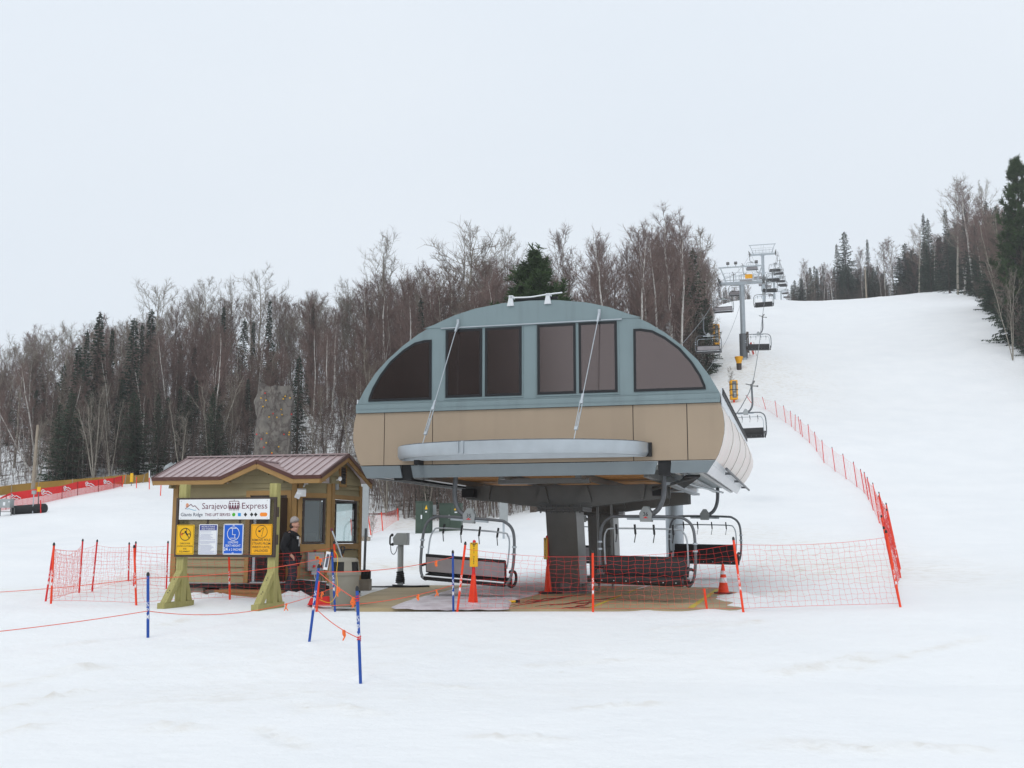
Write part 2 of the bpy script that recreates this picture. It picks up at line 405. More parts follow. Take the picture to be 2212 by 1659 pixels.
def gz(X, Y):
    X = np.asarray(X, float); Y = np.asarray(Y, float)
    a = np.clip(X/np.maximum(Y, 12), -.6199, .6499); yy = np.clip(Y, 22, 469.9)
    fi = (a+.62)/.01; i = np.clip(fi.astype(int), 0, len(AD)-2); u = fi-i
    fj = yy-22; j = np.clip(fj.astype(int), 0, len(YD)-2); w = fj-j
    z = (ZD[j, i]*(1-u)+ZD[j, i+1]*u)*(1-w)+(ZD[j+1, i]*(1-u)+ZD[j+1, i+1]*u)*w
    z = z+np.where(Y < 22, np.interp(Y, P_Y, P_Z), 0.)
    und = np.zeros_like(z)
    for th, ph, L in WAVES:
        und += np.sin((X*math.cos(th)+Y*math.sin(th))*2*math.pi/L+ph)*L
    amp = np.interp(Y, [0, 14, 19, 21, 30, 50, 90], [.0022, .0016, .0008, .0003, .001, .0035, .006])
    z = z+und*amp*.5
    for lx, ly, rx, ry, h in LUMPS:
        z = z+h*np.exp(-((X-lx)/rx)**2-((Y-ly)/ry)**2)*(1+.35*np.sin(X*9+lx)*np.sin(Y*8.3+ly))
    for ax_, ay_, bx_, by_, w, h in TRK:
        dx, dy = bx_-ax_, by_-ay_; L2 = dx*dx+dy*dy; t = np.clip(((X-ax_)*dx+(Y-ay_)*dy)/L2, 0, 1); d2 = (X-ax_-dx*t)**2+(Y-ay_-dy*t+.08*np.sin(t*7+ax_))**2
        z = z+3.0*h*np.exp(-d2/(w*w*1.6))*(.6+.4*np.sin(t*23+ay_))
    for p, r_ in FOOT:
        z = z+.055*np.exp(-((X-p.x)/r_)**2-((Y-p.y)/(r_*1.6))**2)*(np.sin(X*7.1+2*np.sin(Y*3.3))*np.sin(Y*6.3+1.5*np.sin(X*2.7)))
    # the loading deck lies in a shallow pit of the snow
    inx = np.interp(X, [-4.6+0, -4.0, 4.3, 4.9], [0, 1, 1, 0]); iny = np.interp(Y, [20.9, 21.35, 31.2, 32.0], [0, 1, 1, 0])
    left = np.clip((Y-(21.5+(-1.2-X)*2.2))/.6, 0, 1); left = np.where(X > -1.2, 1, np.where(Y < 26, 1, 1-np.clip((Y-(26+(X+4.2)*2.6))/.5, 0, 1)))
    d = inx*iny*left
    return z*(1-d)+d*np.minimum(z-.09, -.07)
def g(x, y): return float(gz(x, y))
def gp(px, Y, py=None):
    """ground point under photo column px at depth Y"""
    z = 0.
    for _ in range(4):
        D = Y*CT+(z-CZ)*ST; X = (px-1106)/FPX*D; z = g(X, Y)
    return V((X, Y, z))
def hit(px, py, y0=6., y1=460.):
    """first place where the sight line through px, py meets the ground"""
    dx = (px-1106)/FPX; dy = (829.5-py)/FPX
    d = V((dx, CT-dy*ST, ST+dy*CT)); k = y0
    prev = None
    ks = np.concatenate([np.arange(y0, 60, .05), np.arange(60, y1, .25)])
    zz = CZ+d.z*ks-gz(d.x*ks, d.y*ks)
    idx = np.where(zz <= 0)[0]
    k = ks[idx[0]] if len(idx) else ks[-1]
    return V((d.x*k, d.y*k, g(d.x*k, d.y*k)))

# forest edges in the direction a = X / depth
FE_PX = np.array([-260, 0, 150, 380, 560, 700, 860, 1000, 1100, 1190, 1300, 1400, 1480, 1540, 1552, 1560])
FE_Y = np.array([100, 98, 95, 97, 98, 91, 82, 77, 76, 79, 88, 98, 108, 119, 150, 400.])
FR_A = np.array([.262, .268, .42, .432, .452, .480, .52, .62]); FR_Y = np.array([400, 258, 240, 228, 172, 121, 98, 74.])
def forest(X, Y):
    a = X/np.maximum(Y, 12); px = 1106+a*FPX
    l = np.where(px < 1560, Y-np.interp(px, FE_PX, FE_Y), -99)
    r = np.where(a > .262, Y-np.interp(a, FR_A, FR_Y), -99)
    return np.maximum(l, r)
ys = np.concatenate([np.arange(-14, 0, 1.2), np.arange(0, 6, .5), np.arange(6, 15, .13), np.arange(15, 36, .22), np.arange(36, 70, .6), np.arange(70, 135, 1.1), np.arange(135, 262, 3), np.arange(262, 471, 13)])
ss = np.linspace(-1, 1, 331); ss = np.sign(ss)*(.55*np.abs(ss)+.45*np.abs(ss)**2)
XX = ss[None, :]*(15+.70*np.maximum(ys, 0))[:, None]; YY = np.repeat(ys[:, None], len(ss), 1)
ZZ = gz(XX, YY)
nr, nc = XX.shape
vv = np.stack([XX, YY, ZZ], -1).reshape(-1, 3)
ii = (np.arange(nr-1)[:, None]*nc+np.arange(nc-1)[None, :]).reshape(-1)
ff = np.stack([ii, ii+1, ii+nc+1, ii+nc], -1)
me = bpy.data.meshes.new('snow_ground'); me.from_pydata(vv.tolist(), [], ff.tolist())
me.polygons.foreach_set('use_smooth', [True]*len(ff))
ca = me.color_attributes.new('cover', 'FLOAT_COLOR', 'POINT')
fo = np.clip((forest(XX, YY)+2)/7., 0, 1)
dirt = np.zeros_like(XX)
for px, py, rx, ry, s in ((800, 1283, 3., 3.5, 1.), (860, 1225, 2.5, 4., 1.), (1700, 1230, 3, 5, .55), (1760, 1190, 3, 5, .4), (200, 1270, 3.5, 2.5, .5), (560, 1420, 4, 2.5, .12), (530, 1500, 1.2, .6, .25),
                          (880, 1135, 4, 5, .8), (1560, 1155, 3, 4, .5), (480, 1040, 9, 6, .3), (1590, 800, 8, 14, .7), (1900, 1230, 4, 7, .45), (250, 1520, 2, 1.5, .12), (1500, 1400, 3., 2., .08), (1000, 1500, 3., 1.2, .1), (1690, 1279, .7, .35, .8)):
    p = hit(px, py); dirt += s*np.exp(-((XX-p.x)/rx)**2-((YY-p.y)/ry)**2)
for ax_, ay_, bx_, by_, w, h in TRK:
    dx, dy = bx_-ax_, by_-ay_; t = np.clip(((XX-ax_)*dx+(YY-ay_)*dy)/(dx*dx+dy*dy), 0, 1); dirt += .55*np.exp(-((XX-ax_-dx*t)**2+(YY-ay_-dy*t)**2)/(w*w*5))
cols = np.stack([fo, np.clip(dirt, 0, 1), np.zeros_like(fo), np.ones_like(fo)], -1).reshape(-1)
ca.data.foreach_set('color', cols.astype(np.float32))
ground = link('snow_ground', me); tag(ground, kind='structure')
m = NT('old_snow'); co = m.coord('Object')
at_ = m.n('ShaderNodeAttribute', attribute_name='cover'); sep = m.n('ShaderNodeSeparateColor'); m.l(at_.outputs['Color'], sep.inputs[0])
n_big = m.noise(co, .35, 5, .6); n_mid = m.noise(co, 2.2, 5, .65); n_lit = m.noise(co, .9, 6, .7)
snow = m.ramp(n_big, [(.3, (.84, .850, .857, 1)), (.7, (.888, .892, .892, 1))])
dm = m.n('ShaderNodeMath', operation='MULTIPLY'); m.l(m.ramp(n_mid, [(.48, (0, 0, 0, 1)), (.72, (1, 1, 1, 1))]), dm.inputs[0]); m.l(sep.outputs[1], dm.inputs[1])
stain = m.mix(dm.outputs[0], snow, (.60, .53, .43, 1))
d2 = m.n('ShaderNodeMath', operation='MULTIPLY'); m.l(sep.outputs[1], d2.inputs[0]); d2.inputs[1].default_value = .30
stain = m.mix(d2.outputs[0], stain, (.78, .73, .64, 1))
sp = m.noise(co, 5.5, 2, .5)
stain = m.mix(m.ramp(sp, [(.73, (0, 0, 0, 1)), (.78, (.35, .35, .35, 1))]), stain, (.66, .62, .54, 1))
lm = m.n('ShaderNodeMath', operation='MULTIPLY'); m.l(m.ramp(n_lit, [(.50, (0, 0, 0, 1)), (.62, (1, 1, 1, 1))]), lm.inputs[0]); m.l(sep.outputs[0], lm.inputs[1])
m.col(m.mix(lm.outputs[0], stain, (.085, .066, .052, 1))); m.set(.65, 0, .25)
hb = m.n('ShaderNodeMath', operation='ADD'); m.l(n_mid, hb.inputs[0]); m.l(m.noise(co, .8, 4, .6), hb.inputs[1]); m.bump(hb.outputs[0], .5, .10)
me.materials.append(m.mat)

# ------------------------------------------------------------------ loading deck
m = NT('tan_deck_matting'); co = m.coord('Object')
b = m.ramp(m.noise(co, 1.2, 4), [(.3, lin(158, 140, 106)), (.7, lin(182, 163, 126))])
w = m.noise(m.coord('Object', (.5, .12, 1)), 1.5, 4)
m.col(m.mix(m.ramp(w, [(.5, (0, 0, 0, 1)), (.75, (.5, .5, .5, 1))]), b, lin(134, 118, 92))); m.set(.6); m.bump(m.noise(co, 30, 3), .2, .006)
mb = MB(); mb.pxy([(p.x, p.y) for p in DECK], -.16, 0); deck = mb.build('loading_deck', m.mat); tag(deck, kind='structure')
mb = MB()
def stripe(p, q, w, z=.004):
    a, b = V(p), V(q); d = (b-a).normalized(); n = V((-d.y, d.x, 0))*w/2
    mb.add([(a+n)+V((0, 0, z)), (a-n)+V((0, 0, z)), (b-n)+V((0, 0, z)), (b+n)+V((0, 0, z))], [(0, 1, 2, 3)])
stripe(onz(*z3(1200, 920)), onz(*z3(1400, 838)), .09); stripe(onz(*z3(1440, 824)), onz(*z3(1540, 786)), .09)
stripe(onz(*z3(1835, 920)), onz(*z3(2010, 800)), .12)
ml = M('worn_yellow_line', lin(196, 176, 62), .6, 0, .2, 5); mb.build('painted_line', ml, deck)
mb = MB(); stripe(onz(*z3(1500, 800)), onz(*z3(1580, 778)), .10, .008); mb.build('painted_line', G['white'], deck)
# melting slush lying across the left half of the deck
SL = [z3(-70, 920), z3(60, 870), z3(200, 840), z3(330, 808), z3(460, 785), z3(640, 772), z3(900, 764), z3(1010, 765), z3(985, 800), z3(880, 830), z3(760, 862), z3(700, 890), z3(690, 930), z3(300, 935)]
mbs = MB(); pts = [onz(x, y) for x, y in SL]; cx = sum((p.x for p in pts))/len(pts); cy = sum((p.y for p in pts))/len(pts)
rng = random.Random(3); ring = []
for i in range(len(pts)):
    a, b = pts[i], pts[(i+1) % len(pts)]
    for k in range(6):
        p = a.lerp(b, k/6); s = 1+rng.uniform(-.03, .03); ring.append((cx+(p.x-cx)*s, cy+(p.y-cy)*s))
n = len(ring); vs = []; fs = []; LV = [1., .97, .9, .75, .5, .25]
for li, f_ in enumerate(LV):
    for x, y in ring:
        vs.append((cx+(x-cx)*f_, cy+(y-cy)*f_, (.003, .03, .045, .05, .055, .05)[li]+(rng.uniform(-.012, .012) if li else 0)))
for li in range(len(LV)-1):
    for k in range(n): fs.append((li*n+k, li*n+(k+1) % n, (li+1)*n+(k+1) % n, (li+1)*n+k))
fs.append(tuple((len(LV)-1)*n+k for k in range(n)))
mbs.add(vs, fs)
m = NT('grey_pink_slush'); co = m.coord('Object')
m.col(m.ramp(m.noise(co, 2.2, 5, .65), [(.3, lin(188, 176, 180)), (.5, lin(212, 202, 206)), (.7, lin(236, 232, 236))])); m.set(.35, 0, .4); m.bump(m.noise(co, 8, 5, .7), .6, .03)
sl = mbs.build('slush', m.mat, None, 60); tag(sl, kind='stuff')

# ------------------------------------------------------------------ sky and light
W = bpy.data.worlds.new('World'); SC.world = W; W.use_nodes = True; nt = W.node_tree
SUN_EL, SUN_ROT = R(48), R(205)
sky = nt.nodes.new('ShaderNodeTexSky'); sky.sky_type = 'NISHITA'; sky.sun_disc = False; sky.sun_elevation = SUN_EL; sky.sun_rotation = SUN_ROT
bg = nt.nodes['Background']; bg.inputs[1].default_value = .10
nt.links.new(sky.outputs[0], bg.inputs[0])
cl = nt.nodes.new('ShaderNodeBackground')          # the even cloud layer that covers the clear sky
tc = nt.nodes.new('ShaderNodeTexCoord'); mp = nt.nodes.new('ShaderNodeMapping'); mp.inputs['Scale'].default_value = (1, 1, 2.2)
nz = nt.nodes.new('ShaderNodeTexNoise'); nz.inputs['Scale'].default_value = 1.6; nz.inputs['Detail'].default_value = 3
nt.links.new(tc.outputs['Generated'], mp.inputs[0]); nt.links.new(mp.outputs[0], nz.inputs['Vector'])
rp = nt.nodes.new('ShaderNodeValToRGB'); nt.links.new(nz.outputs[0], rp.inputs[0])
rp.color_ramp.elements[0].position = .3; rp.color_ramp.elements[0].color = (.775, .843, .918, 1)
rp.color_ramp.elements[1].position = .7; rp.color_ramp.elements[1].color = (.82, .877, .938, 1)
nt.links.new(rp.outputs[0], cl.inputs[0]); cl.inputs[1].default_value = 1.12
mxs = nt.nodes.new('ShaderNodeMixShader'); mxs.inputs[0].default_value = .93
nt.links.new(bg.outputs[0], mxs.inputs[1]); nt.links.new(cl.outputs[0], mxs.inputs[2]); nt.links.new(mxs.outputs[0], nt.nodes['World Output'].inputs[0])
sl_ = bpy.data.lights.new('sun', 'SUN'); sl_.energy = .8; sl_.angle = R(25); sl_.color = (1, .97, .93)
so = bpy.data.objects.new('sun', sl_); COL.objects.link(so)
sd = V((math.sin(SUN_ROT)*math.cos(SUN_EL), math.cos(SUN_ROT)*math.cos(SUN_EL), math.sin(SUN_EL)))
so.rotation_euler = sd.to_track_quat('Z', 'Y').to_euler(); so.location = (0, -10, 60)
SC.view_settings.view_transform = 'Standard'; SC.view_settings.look = 'None'; SC.view_settings.exposure = 0; SC.view_settings.gamma = 1
SC.view_settings.use_curve_mapping = False
SC.cycles.use_denoising = True
SC.cycles.max_bounces = 6; SC.cycles.diffuse_bounces = 3; SC.cycles.transparent_max_bounces = 12
# ------------------------------------------------------------------ chairlift terminal
TH = R(14.8); AXR = V((math.cos(TH), -math.sin(TH), 0)); AXB = V((math.sin(TH), math.cos(TH), 0))
TO = at(1160, 1000, 23.7); TO = V((TO.x, TO.y, 0)) - AXR*.15
def TL(x, y, z): return TO + AXR*x + AXB*y + V((0, 0, z))
term = thing('lift_terminal', 'blue grey and beige chairlift terminal with arched front windows on a steel mast', 'lift station', TO, -TH)
HALF = [(4.19, 4.47), (4.0, 4.82), (3.74, 5.2), (3.45, 5.5), (3.08, 5.81), (2.7, 6.07), (2.3, 6.28), (1.8, 6.48), (1.3, 6.61), (.65, 6.7), (0, 6.725)]
ARCH = HALF + [(-x, z) for x, z in HALF[-2::-1]]
SIDE = [(4.19, 4.27), (4.245, 4.05), (4.27, 3.8), (4.26, 3.6), (4.2, 3.35), (4.13, 3.15), (4.06, 3.03)]
LEN = 12.1
mb = MB(); mb.pxz(ARCH, 0, .07); mb.build('front_panel', G['shell_blue'], term)
mb = MB(); up = [p for p in ARCH if p[1] > 6.2]
mb.pxz([(2.55, 6.20)]+up+[(-2.55, 6.20)], -.014, -.001); mb.build('top_panel', G['shell_blue'], term)
mb = MB(); mb.bx(-2.12, 2.1, -.045, -.001, 6.17, 6.195); mb.build('drip_edge', G['galv'], term)
mb = MB(); mb.pxz([(4.19, 4.262), (4.195, 4.46), (-4.195, 4.46), (-4.19, 4.262)], -.05, -.001); mb.bx(-4.18, 4.18, -.058, -.0505, 4.345, 4.36); mb.build('band', G['shell_blue'], term)
# beige fascia panels
def side_x(z):
    zs = [p[1] for p in SIDE][::-1]; xs = [p[0] for p in SIDE][::-1]
    return float(np.interp(z, zs, xs))
mb = MB(); pr_ = [(x, z) for x, z in SIDE]; mb.pxz(pr_+[(-x, z) for x, z in pr_[::-1]], .03, .08); mb.build('backing_panel', G['black'], term)
ed = [-9, -3.49, -2.31, 2.31, 3.48, 9]
for i in range(5):
    a, b = ed[i]+.009, ed[i+1]-.009
    zz = [4.255, 4.05, 3.8, 3.6, 3.35, 3.15, 3.04]
    L_ = [(max(a, -side_x(z)), z) for z in zz]; R_ = [(min(b, side_x(z)), z) for z in zz]
    mb = MB(); mb.pxz(L_+R_[::-1], 0, .025); mb.build('fascia_panel', G['beige'], term)
# steel skirt with the two chair openings
mb = MB()
mb.pxz([(-4.06, 3.02), (-3.90, 2.74), (-3.03, 2.74), (-3.09, 3.02)], -.02, .04)
mb.pxz([(-2.82, 3.02), (-2.76, 2.74), (2.76, 2.74), (2.83, 3.02)], -.02, .04)
mb.pxz([(3.13, 3.02), (3.10, 2.76), (3.88, 2.76), (4.06, 3.02)], -.02, .04)
mb.build('skirt', G['skirt'], term)
for x in (-2.93, 2.97):
    mb = MB(); mb.bx(x-.14, x+.14, .05, .12, 2.72, 3.03); mb.bx(x-.02, x+.14, -.05, .05, 2.70, 2.78); mb.build('chair_opening', G['black'], term)
# windows: black gasket ring and a fluted pane
def window(poly, w=.055):
    P = [V((p[0], p[1])) for p in poly]; n = len(P); inn = []
    ar = sum(P[i].x*P[(i+1) % n].y-P[(i+1) % n].x*P[i].y for i in range(n))
    if ar < 0: P.reverse()
    for i in range(n):
        d0 = (P[i]-P[i-1]).normalized(); d1 = (P[(i+1) % n]-P[i]).normalized()
        n0 = V((-d0.y, d0.x)); n1 = V((-d1.y, d1.x)); b = (n0+n1).normalized(); inn.append(P[i]+b*w/max(.5, b.dot(n0)))
    mb = MB(); vs = [(p.x, y, p.y) for y in (-.022, -.001) for p in P]+[(p.x, y, p.y) for y in (-.022, -.001) for p in inn]; fs = []
    for i in range(n):
        j = (i+1) % n
        fs += [(i, j, 2*n+j, 2*n+i), (i, i+n, j+n, j), (2*n+i, 2*n+j, 3*n+j, 3*n+i)]
    mb.add(vs, fs); w_ = mb.build('window', G['frame_black'], term)
    mb = MB(); mb.pxz([(p.x, p.y) for p in inn], -.012, -.002); mb.build('pane', G['pane'], w_)
cw = [(-3.90, 4.53), (-2.34, 4.53), (-2.35, 5.93)]+[(-2.52, 5.93), (-2.77, 5.88), (-3.05, 5.72), (-3.37, 5.46), (-3.62, 5.15), (-3.80, 4.85), (-3.89, 4.62)]
window(cw); window([(-x, z+.02) for x, z in cw])
for x0, x1, za, zb in ((-2.00, -1.13, 4.56, 6.14), (-1.06, -.20, 4.56, 6.14), (.17, 1.05, 4.56, 6.15), (1.12, 1.98, 4.56, 6.15)):
    window([(x0, za), (x1, za), (x1, zb), (x0, zb)])
mb = MB()
for x0, x1 in ((-2.04, -.16), (.13, 2.02)):
    mb.bx(x0, x1, -.018, -.001, 4.515, 4.545); mb.bx(x0, x0+.02, -.018, -.001, 4.55, 6.165); mb.bx(x1-.02, x1, -.018, -.001, 4.55, 6.165)
mb.build('window_surround', G['shell_blue'], term)
# roof and sides, a shell 12 m long
mb = MB(); vs = []; fs = []; prof = [(x, z) for x, z in ARCH]; n = len(prof)
for y in (.071, LEN):
    for s_ in (1., .985):
        vs += [(x*s_, y, 4.47+(z-4.47)*s_) for x, z in prof]
for i in range(n-1): fs += [(i, 2*n+i, 2*n+i+1, i+1), (n+i, n+i+1, 3*n+i+1, 3*n+i)]
for i in range(n-1): fs += [(2*n+i, 3*n+i, 3*n+i+1, 2*n+i+1)]
mb.add(vs, fs); mb.build('roof', G['shell_blue'], term, 50)
for sg in (1, -1):
    mb = MB(); pr_ = [(4.19, 4.468)]+SIDE; vs = []; fs = []; nn = len(pr_); ys_ = [.09, 2.0, 2.02, 4.4, 4.42, 6.8, 6.82, 9.2, 9.22, LEN]
    for q, y in enumerate(ys_):
        d = .012 if (q % 4 in (1, 2)) else 0
        bul = .16*math.sin(math.pi*min(1, y/LEN*1.0)*.5)
        vs += [(sg*(x-d+bul*math.sin(math.pi*(4.47-z)/1.44)), y, z) for x, z in pr_]
    for q in range(len(ys_)-1):
        for i in range(nn-1): fs.append((q*nn+i, q*nn+i+1, (q+1)*nn+i+1, (q+1)*nn+i) if sg > 0 else (q*nn+i, (q+1)*nn+i, (q+1)*nn+i+1, q*nn+i+1))
    mb.add(vs, fs); mb.build('side_shell', G['fibre'], term, 50)
    mb = MB(); mb.prism([(sg*4.06, .041, 3.03), (sg*3.88, .041, 2.75), (sg*3.86, .041, 2.75), (sg*4.04, .041, 3.03)], (0, LEN-.05, 0)); mb.build('lower_skirt', G['whitemetal'], term)
    mb = MB(); mb.tube([(sg*4.19, 1.6, 2.93), (sg*4.19, LEN+1.6, 2.93)], .032, 8)
    for k in range(3): mb.bx(sg*4.10-.06, sg*4.10+.10, 3.5+k*4, 3.56+k*4, 2.90, 2.96)
    mb.build('side_rail', G['galv_dark'], term, 40)
    mb = MB()
    comb = [(.1, 4.43)]
    for k in range(44): y = .15+k*.27; comb += [(y, 4.50), (y, 4.585), (y+.15, 4.585), (y+.15, 4.50)]
    comb += [(LEN, 4.43)]; mb.prism([(sg*4.236, y, z) for y, z in comb], (sg*.02, 0, 0))
    sgo = mb.build('snow_guard', G['black'], term)
    mb = MB(); mb.prism([(sg*4.196, .1, 4.47), (sg*4.215, .1, 4.60), (sg*4.235, .1, 4.60), (sg*4.232, .1, 4.20), (sg*4.212, .1, 4.20)], (0, LEN-.1, 0)); mb.build('guard_strip', G['whitemetal'], sgo)
    for y in (2.4, 4.8, 7.2, 9.6):
        mb = MB(); mb.tube([(sg*(x+.004+.16*math.sin(math.pi*y/LEN*.5)*math.sin(math.pi*(4.47-z)/1.44)), y, z) for x, z in SIDE], .005, 4); mb.build('panel_seam', G['concrete'], term)
mb = MB(); zt = lambda x: float(np.interp(abs(x), [p[0] for p in HALF[::-1]], [p[1] for p in HALF[::-1]]))
for x0, x1, za in ((-4.19, -3.9, 4.3), (-2.34, -2.02, 4.3), (-.20, .17, 4.3), (2.0, 2.34, 4.3), (3.9, 4.19, 4.3)):
    mb.pxz([(x0, za), (x1, za), (x1, zt(x1)), (x0, zt(x0))], LEN-.02, LEN+.03)
for x0, x1 in ((-3.9, -2.34), (-2.02, -.20), (.17, 2.0), (2.34, 3.9)):
    mb.pxz([(x0, 4.3), (x1, 4.3), (x1, 4.52), (x0, 4.52)], LEN-.02, LEN+.03); mb.pxz([(x0, max(4.53, min(zt(x0), 6.9)-.35)), (x1, zt(x1)-.35), (x1, zt(x1)), ((x0+x1)/2, zt((x0+x1)/2)), (x0, zt(x0))], LEN-.02, LEN+.03)
mb.build('rear_panel', G['shell_blue'], term)
mb = MB(); vs = []; fs = []; pl_ = [(x*.972, 4.47+(z-4.47)*.972) for x, z in ARCH]; n = len(pl_)
for y in (.09, LEN-.05): vs += [(x, y, z) for x, z in pl_]
mb.add(vs, [(i, i+1, n+i+1, n+i) for i in range(n-1)]); mb.build('roof_lining', G['interior'], term, 50)
# rail with rope on the crown of the roof
mb = MB(); mb.bx(-.35, .62, .02, .10, 6.745, 6.80); mb.build('roof_rail', G['black'], term)
mb = MB()
for x in (-.45, .42): mb.pxz([(x-.08, 6.62), (x+.08, 6.62), (x+.04, 6.84), (x-.03, 6.84)], -.06, -.016); mb.bx(x-.04, x+.06, -.06, .12, 6.80, 6.86)
mb.tube(smooth_path([(-.40, -.04, 6.81), (0, -.04, 6.80), (.42, -.04, 6.84), (.75, .0, 6.87)]), .017, 8); mb.build('roof_bracket', G['whitemetal'], term, 40)
# guard ring round the return wheel
RX, RB, RC = 2.86, 1.52, -.20
def ringp(a, k=1., dz=0.): return (RC+RX*k*math.cos(a), -.09-RB*k*math.sin(a), dz)
mb = MB(); N = 44; vs = []; fs = []
for i in range(N+1):
    a = math.pi*i/N
    o1 = ringp(a); i1 = ringp(a, .955)
    o2 = ringp(a, .985)
    vs += [(o1[0], o1[1], 3.41), (o1[0], o1[1], 3.20), (o2[0], o2[1], 3.13), (i1[0], i1[1], 3.13), (i1[0], i1[1], 3.15), (o2[0]*1, o2[1], 3.21), (o2[0], o2[1], 3.39), (i1[0], i1[1], 3.395), (i1[0], i1[1], 3.41)]
q = 9
for i in range(N):
    for k in range(q): fs.append((i*q+k, i*q+(k+1) % q, (i+1)*q+(k+1) % q, (i+1)*q+k))
fs += [tuple(range(q)), tuple(N*q+k for k in range(q-1, -1, -1))]
mb.add(vs, fs); gr = mb.build('guard_ring', G['galv'], term, 30)
mb = MB(); mb.bx(RC-RX+.05, RC+RX-.05, -.085, -.06, 3.12, 3.34); gb = mb.build('rear_bar', G['galv'], gr)
mb = MB()
mb.tube([ringp(math.pi*i/70, .985 if i % 2 else .97, 3.418) for i in range(1, 70)], .016, 4)
mb.build('slotted_flange', G['galv_dark'], gr)
mb = MB()
p = ringp(math.pi*.5+.32, 1.006); mb.box((p[0], p[1], 3.29), (.05, .04, .26))
p = ringp(math.pi*.5+.36, 1.006); mb.box((p[0], p[1], 3.29), (.03, .04, .24)); mb.build('splice_plate', G['galv'], gr)
mb = MB(); mb.bx(RC+RX-.07, RC+RX+.06, -.16, -.03, 3.12, 3.42); mb.build('end_bracket', G['black'], gr)
mb = MB(); mb.bx(RC-RX+.45, RC-RX+.55, -.4, -.02, 3.02, 3.12); mb.build('end_bracket', G['black'], gr)
for xt, zt, xb in ((-1.70, 6.27, -2.12), (1.60, 6.33, 1.27)):
    yb = -.09-RB*math.sqrt(1-((xb-RC)/RX)**2)*.98
    A_ = V((xt, -.06, zt)); B_ = V((xb, yb, 3.42)); d = B_-A_
    mb = MB(); mb.tube([A_, A_+d*.66], .010, 6); mb.tube([A_+d*.80, B_], .010, 6); mb.bx(xt-.03, xt+.03, -.06, -.015, zt-.12, zt+.10)
    mb.bar(A_, A_+d*.07, .05, .03); rod = mb.build('tie_rod', G['galv'], term, 40)
    mb = MB(); C1, C2 = A_+d*.72, A_+d*.92; sx = V((.028, 0, 0)); mb.bar(C1+sx, C2+sx, .014, .02); mb.bar(C1-sx, C2-sx, .014, .02); mb.bar(C1-d*.012, C1+d*.012, .075, .035); mb.bar(C2-d*.012, C2+d*.012, .075, .035)
    mb.bar(A_+d*.655, A_+d*.72, .05, .03); mb.build('turnbuckle', G['galv'], rod)
# underside
mb = MB()
for i, (x0, x1) in enumerate(((-2.5, -.9), (-.6, .9), (1.15, 2.5))):
    for k in range(5): mb.bx(x0, x1, .5+k*2.2, 2.45+k*2.2, 2.82, 2.86)
mb.build('underside_panel', G['ply'], term)
mb = MB()
for x in (-2.55, -.75, 1.02, 2.55): mb.bx(x-.07, x+.07, .3, LEN-.3, 2.70, 2.92)
mb.bx(-1.0, 1.15, .9, 1.2, 2.62, 2.74); mb.build('longitudinal_beam', G['steel_dark'], term)
mb = MB()
for x in (-3.75, -3.2, 3.2, 3.7): mb.bx(x-.05, x+.05, .1, LEN-.2, 2.78, 2.86)
mb.build('chair_rail', G['whitemetal'], term)
for y in (3.9, 9.4):
    mb = MB(); mb.pxz([(-2.62, 2.68), (-2.62, 2.36), (-1.9, 2.30), (-.62, 2.14), (.62, 2.14), (1.9, 2.30), (2.62, 2.36), (2.62, 2.68)], y-.3, y-.27)
    mb.pxz([(-2.62, 2.68), (-2.62, 2.36), (-1.9, 2.30), (-.62, 2.14), (.62, 2.14), (1.9, 2.30), (2.62, 2.36), (2.62, 2.68)], y+.27, y+.3)
    mb.bx(-2.62, 2.62, y-.27, y+.27, 2.66, 2.70); mb.bx(-.62, .62, y-.27, y+.27, 2.145, 2.18)
    for x in (-.55, .55): mb.prism([(x-.18, y-.301, 2.25), (x+.18, y-.301, 2.25), (x+.06, y-.301, 2.66), (x-.06, y-.301, 2.66)], (0, -.10, 0)); 
    for x in (-2.0, 2.0): mb.pxz([(x-.03, 2.34), (x+.03, 2.34), (x+.09, 2.70), (x-.09, 2.70)], y-.42, y-.301)
    mb.build('cross_beam', G['steel_dark'], term)
# masts: bolted flange, leaning box column, base shoe
for y, lean in ((4.15, .5), (9.6, .35)):
    mb = MB(); vs = []
    for z, dy in ((.0, 0), (2.03, -lean)):
        w = .39 if z == 0 else .39
        vs += [(-w, y-.5+dy, z), (w, y-.5+dy, z), (w, y+.5+dy, z), (-w, y+.5+dy, z)]
    mb.add(vs, [(0, 3, 2, 1), (4, 5, 6, 7), (0, 1, 5, 4), (1, 2, 6, 5), (2, 3, 7, 6), (3, 0, 4, 7)])
    ms = mb.build('mast', G['steel_dark'], term, 0, .012)
    mb = MB(); mb.bx(-.58, .58, y-.62-lean, y+.62-lean, 2.03, 2.075); mb.bx(-.58, .58, y-.62-lean, y+.62-lean, 2.085, 2.135)
    for k in range(8):
        for yy in (y-.56-lean, y+.56-lean): mb.lathe([(.022, 1.985), (.022, 2.18)], 6, (-.5+k*.143, yy, 0))
    mb.build('bolted_flange', G['steel_grey'], ms)
    mb = MB(); mb.bx(-.60, .60, y-.75, y+.75, .0, .045); mb.bx(-.52, -.395, y-.3, y+.3, .045, .22); mb.bx(.395, .52, y-.3, y+.3, .045, .22); mb.bx(-.12, .12, y-.56, y-.49, .10, .3)
    mb.build('base_shoe', G['steel_dark'], ms)
mb = MB(); mb.bx(-.12, .1, 3.60, 3.63, .40, .62); mb.bx(-.05, .03, 3.595, 3.60, .46, .55); mb.build('hatch_plate', G['greybox'], term)
mb = MB()
for x in (.62, .98): mb.tube([(x, 5.0, .05), (x, 4.9, 2.7)], .03, 6)
for k in range(9): mb.tube([(.62, 4.99, .3+k*.28), (.98, 4.99, .3+k*.28)], .018, 6)
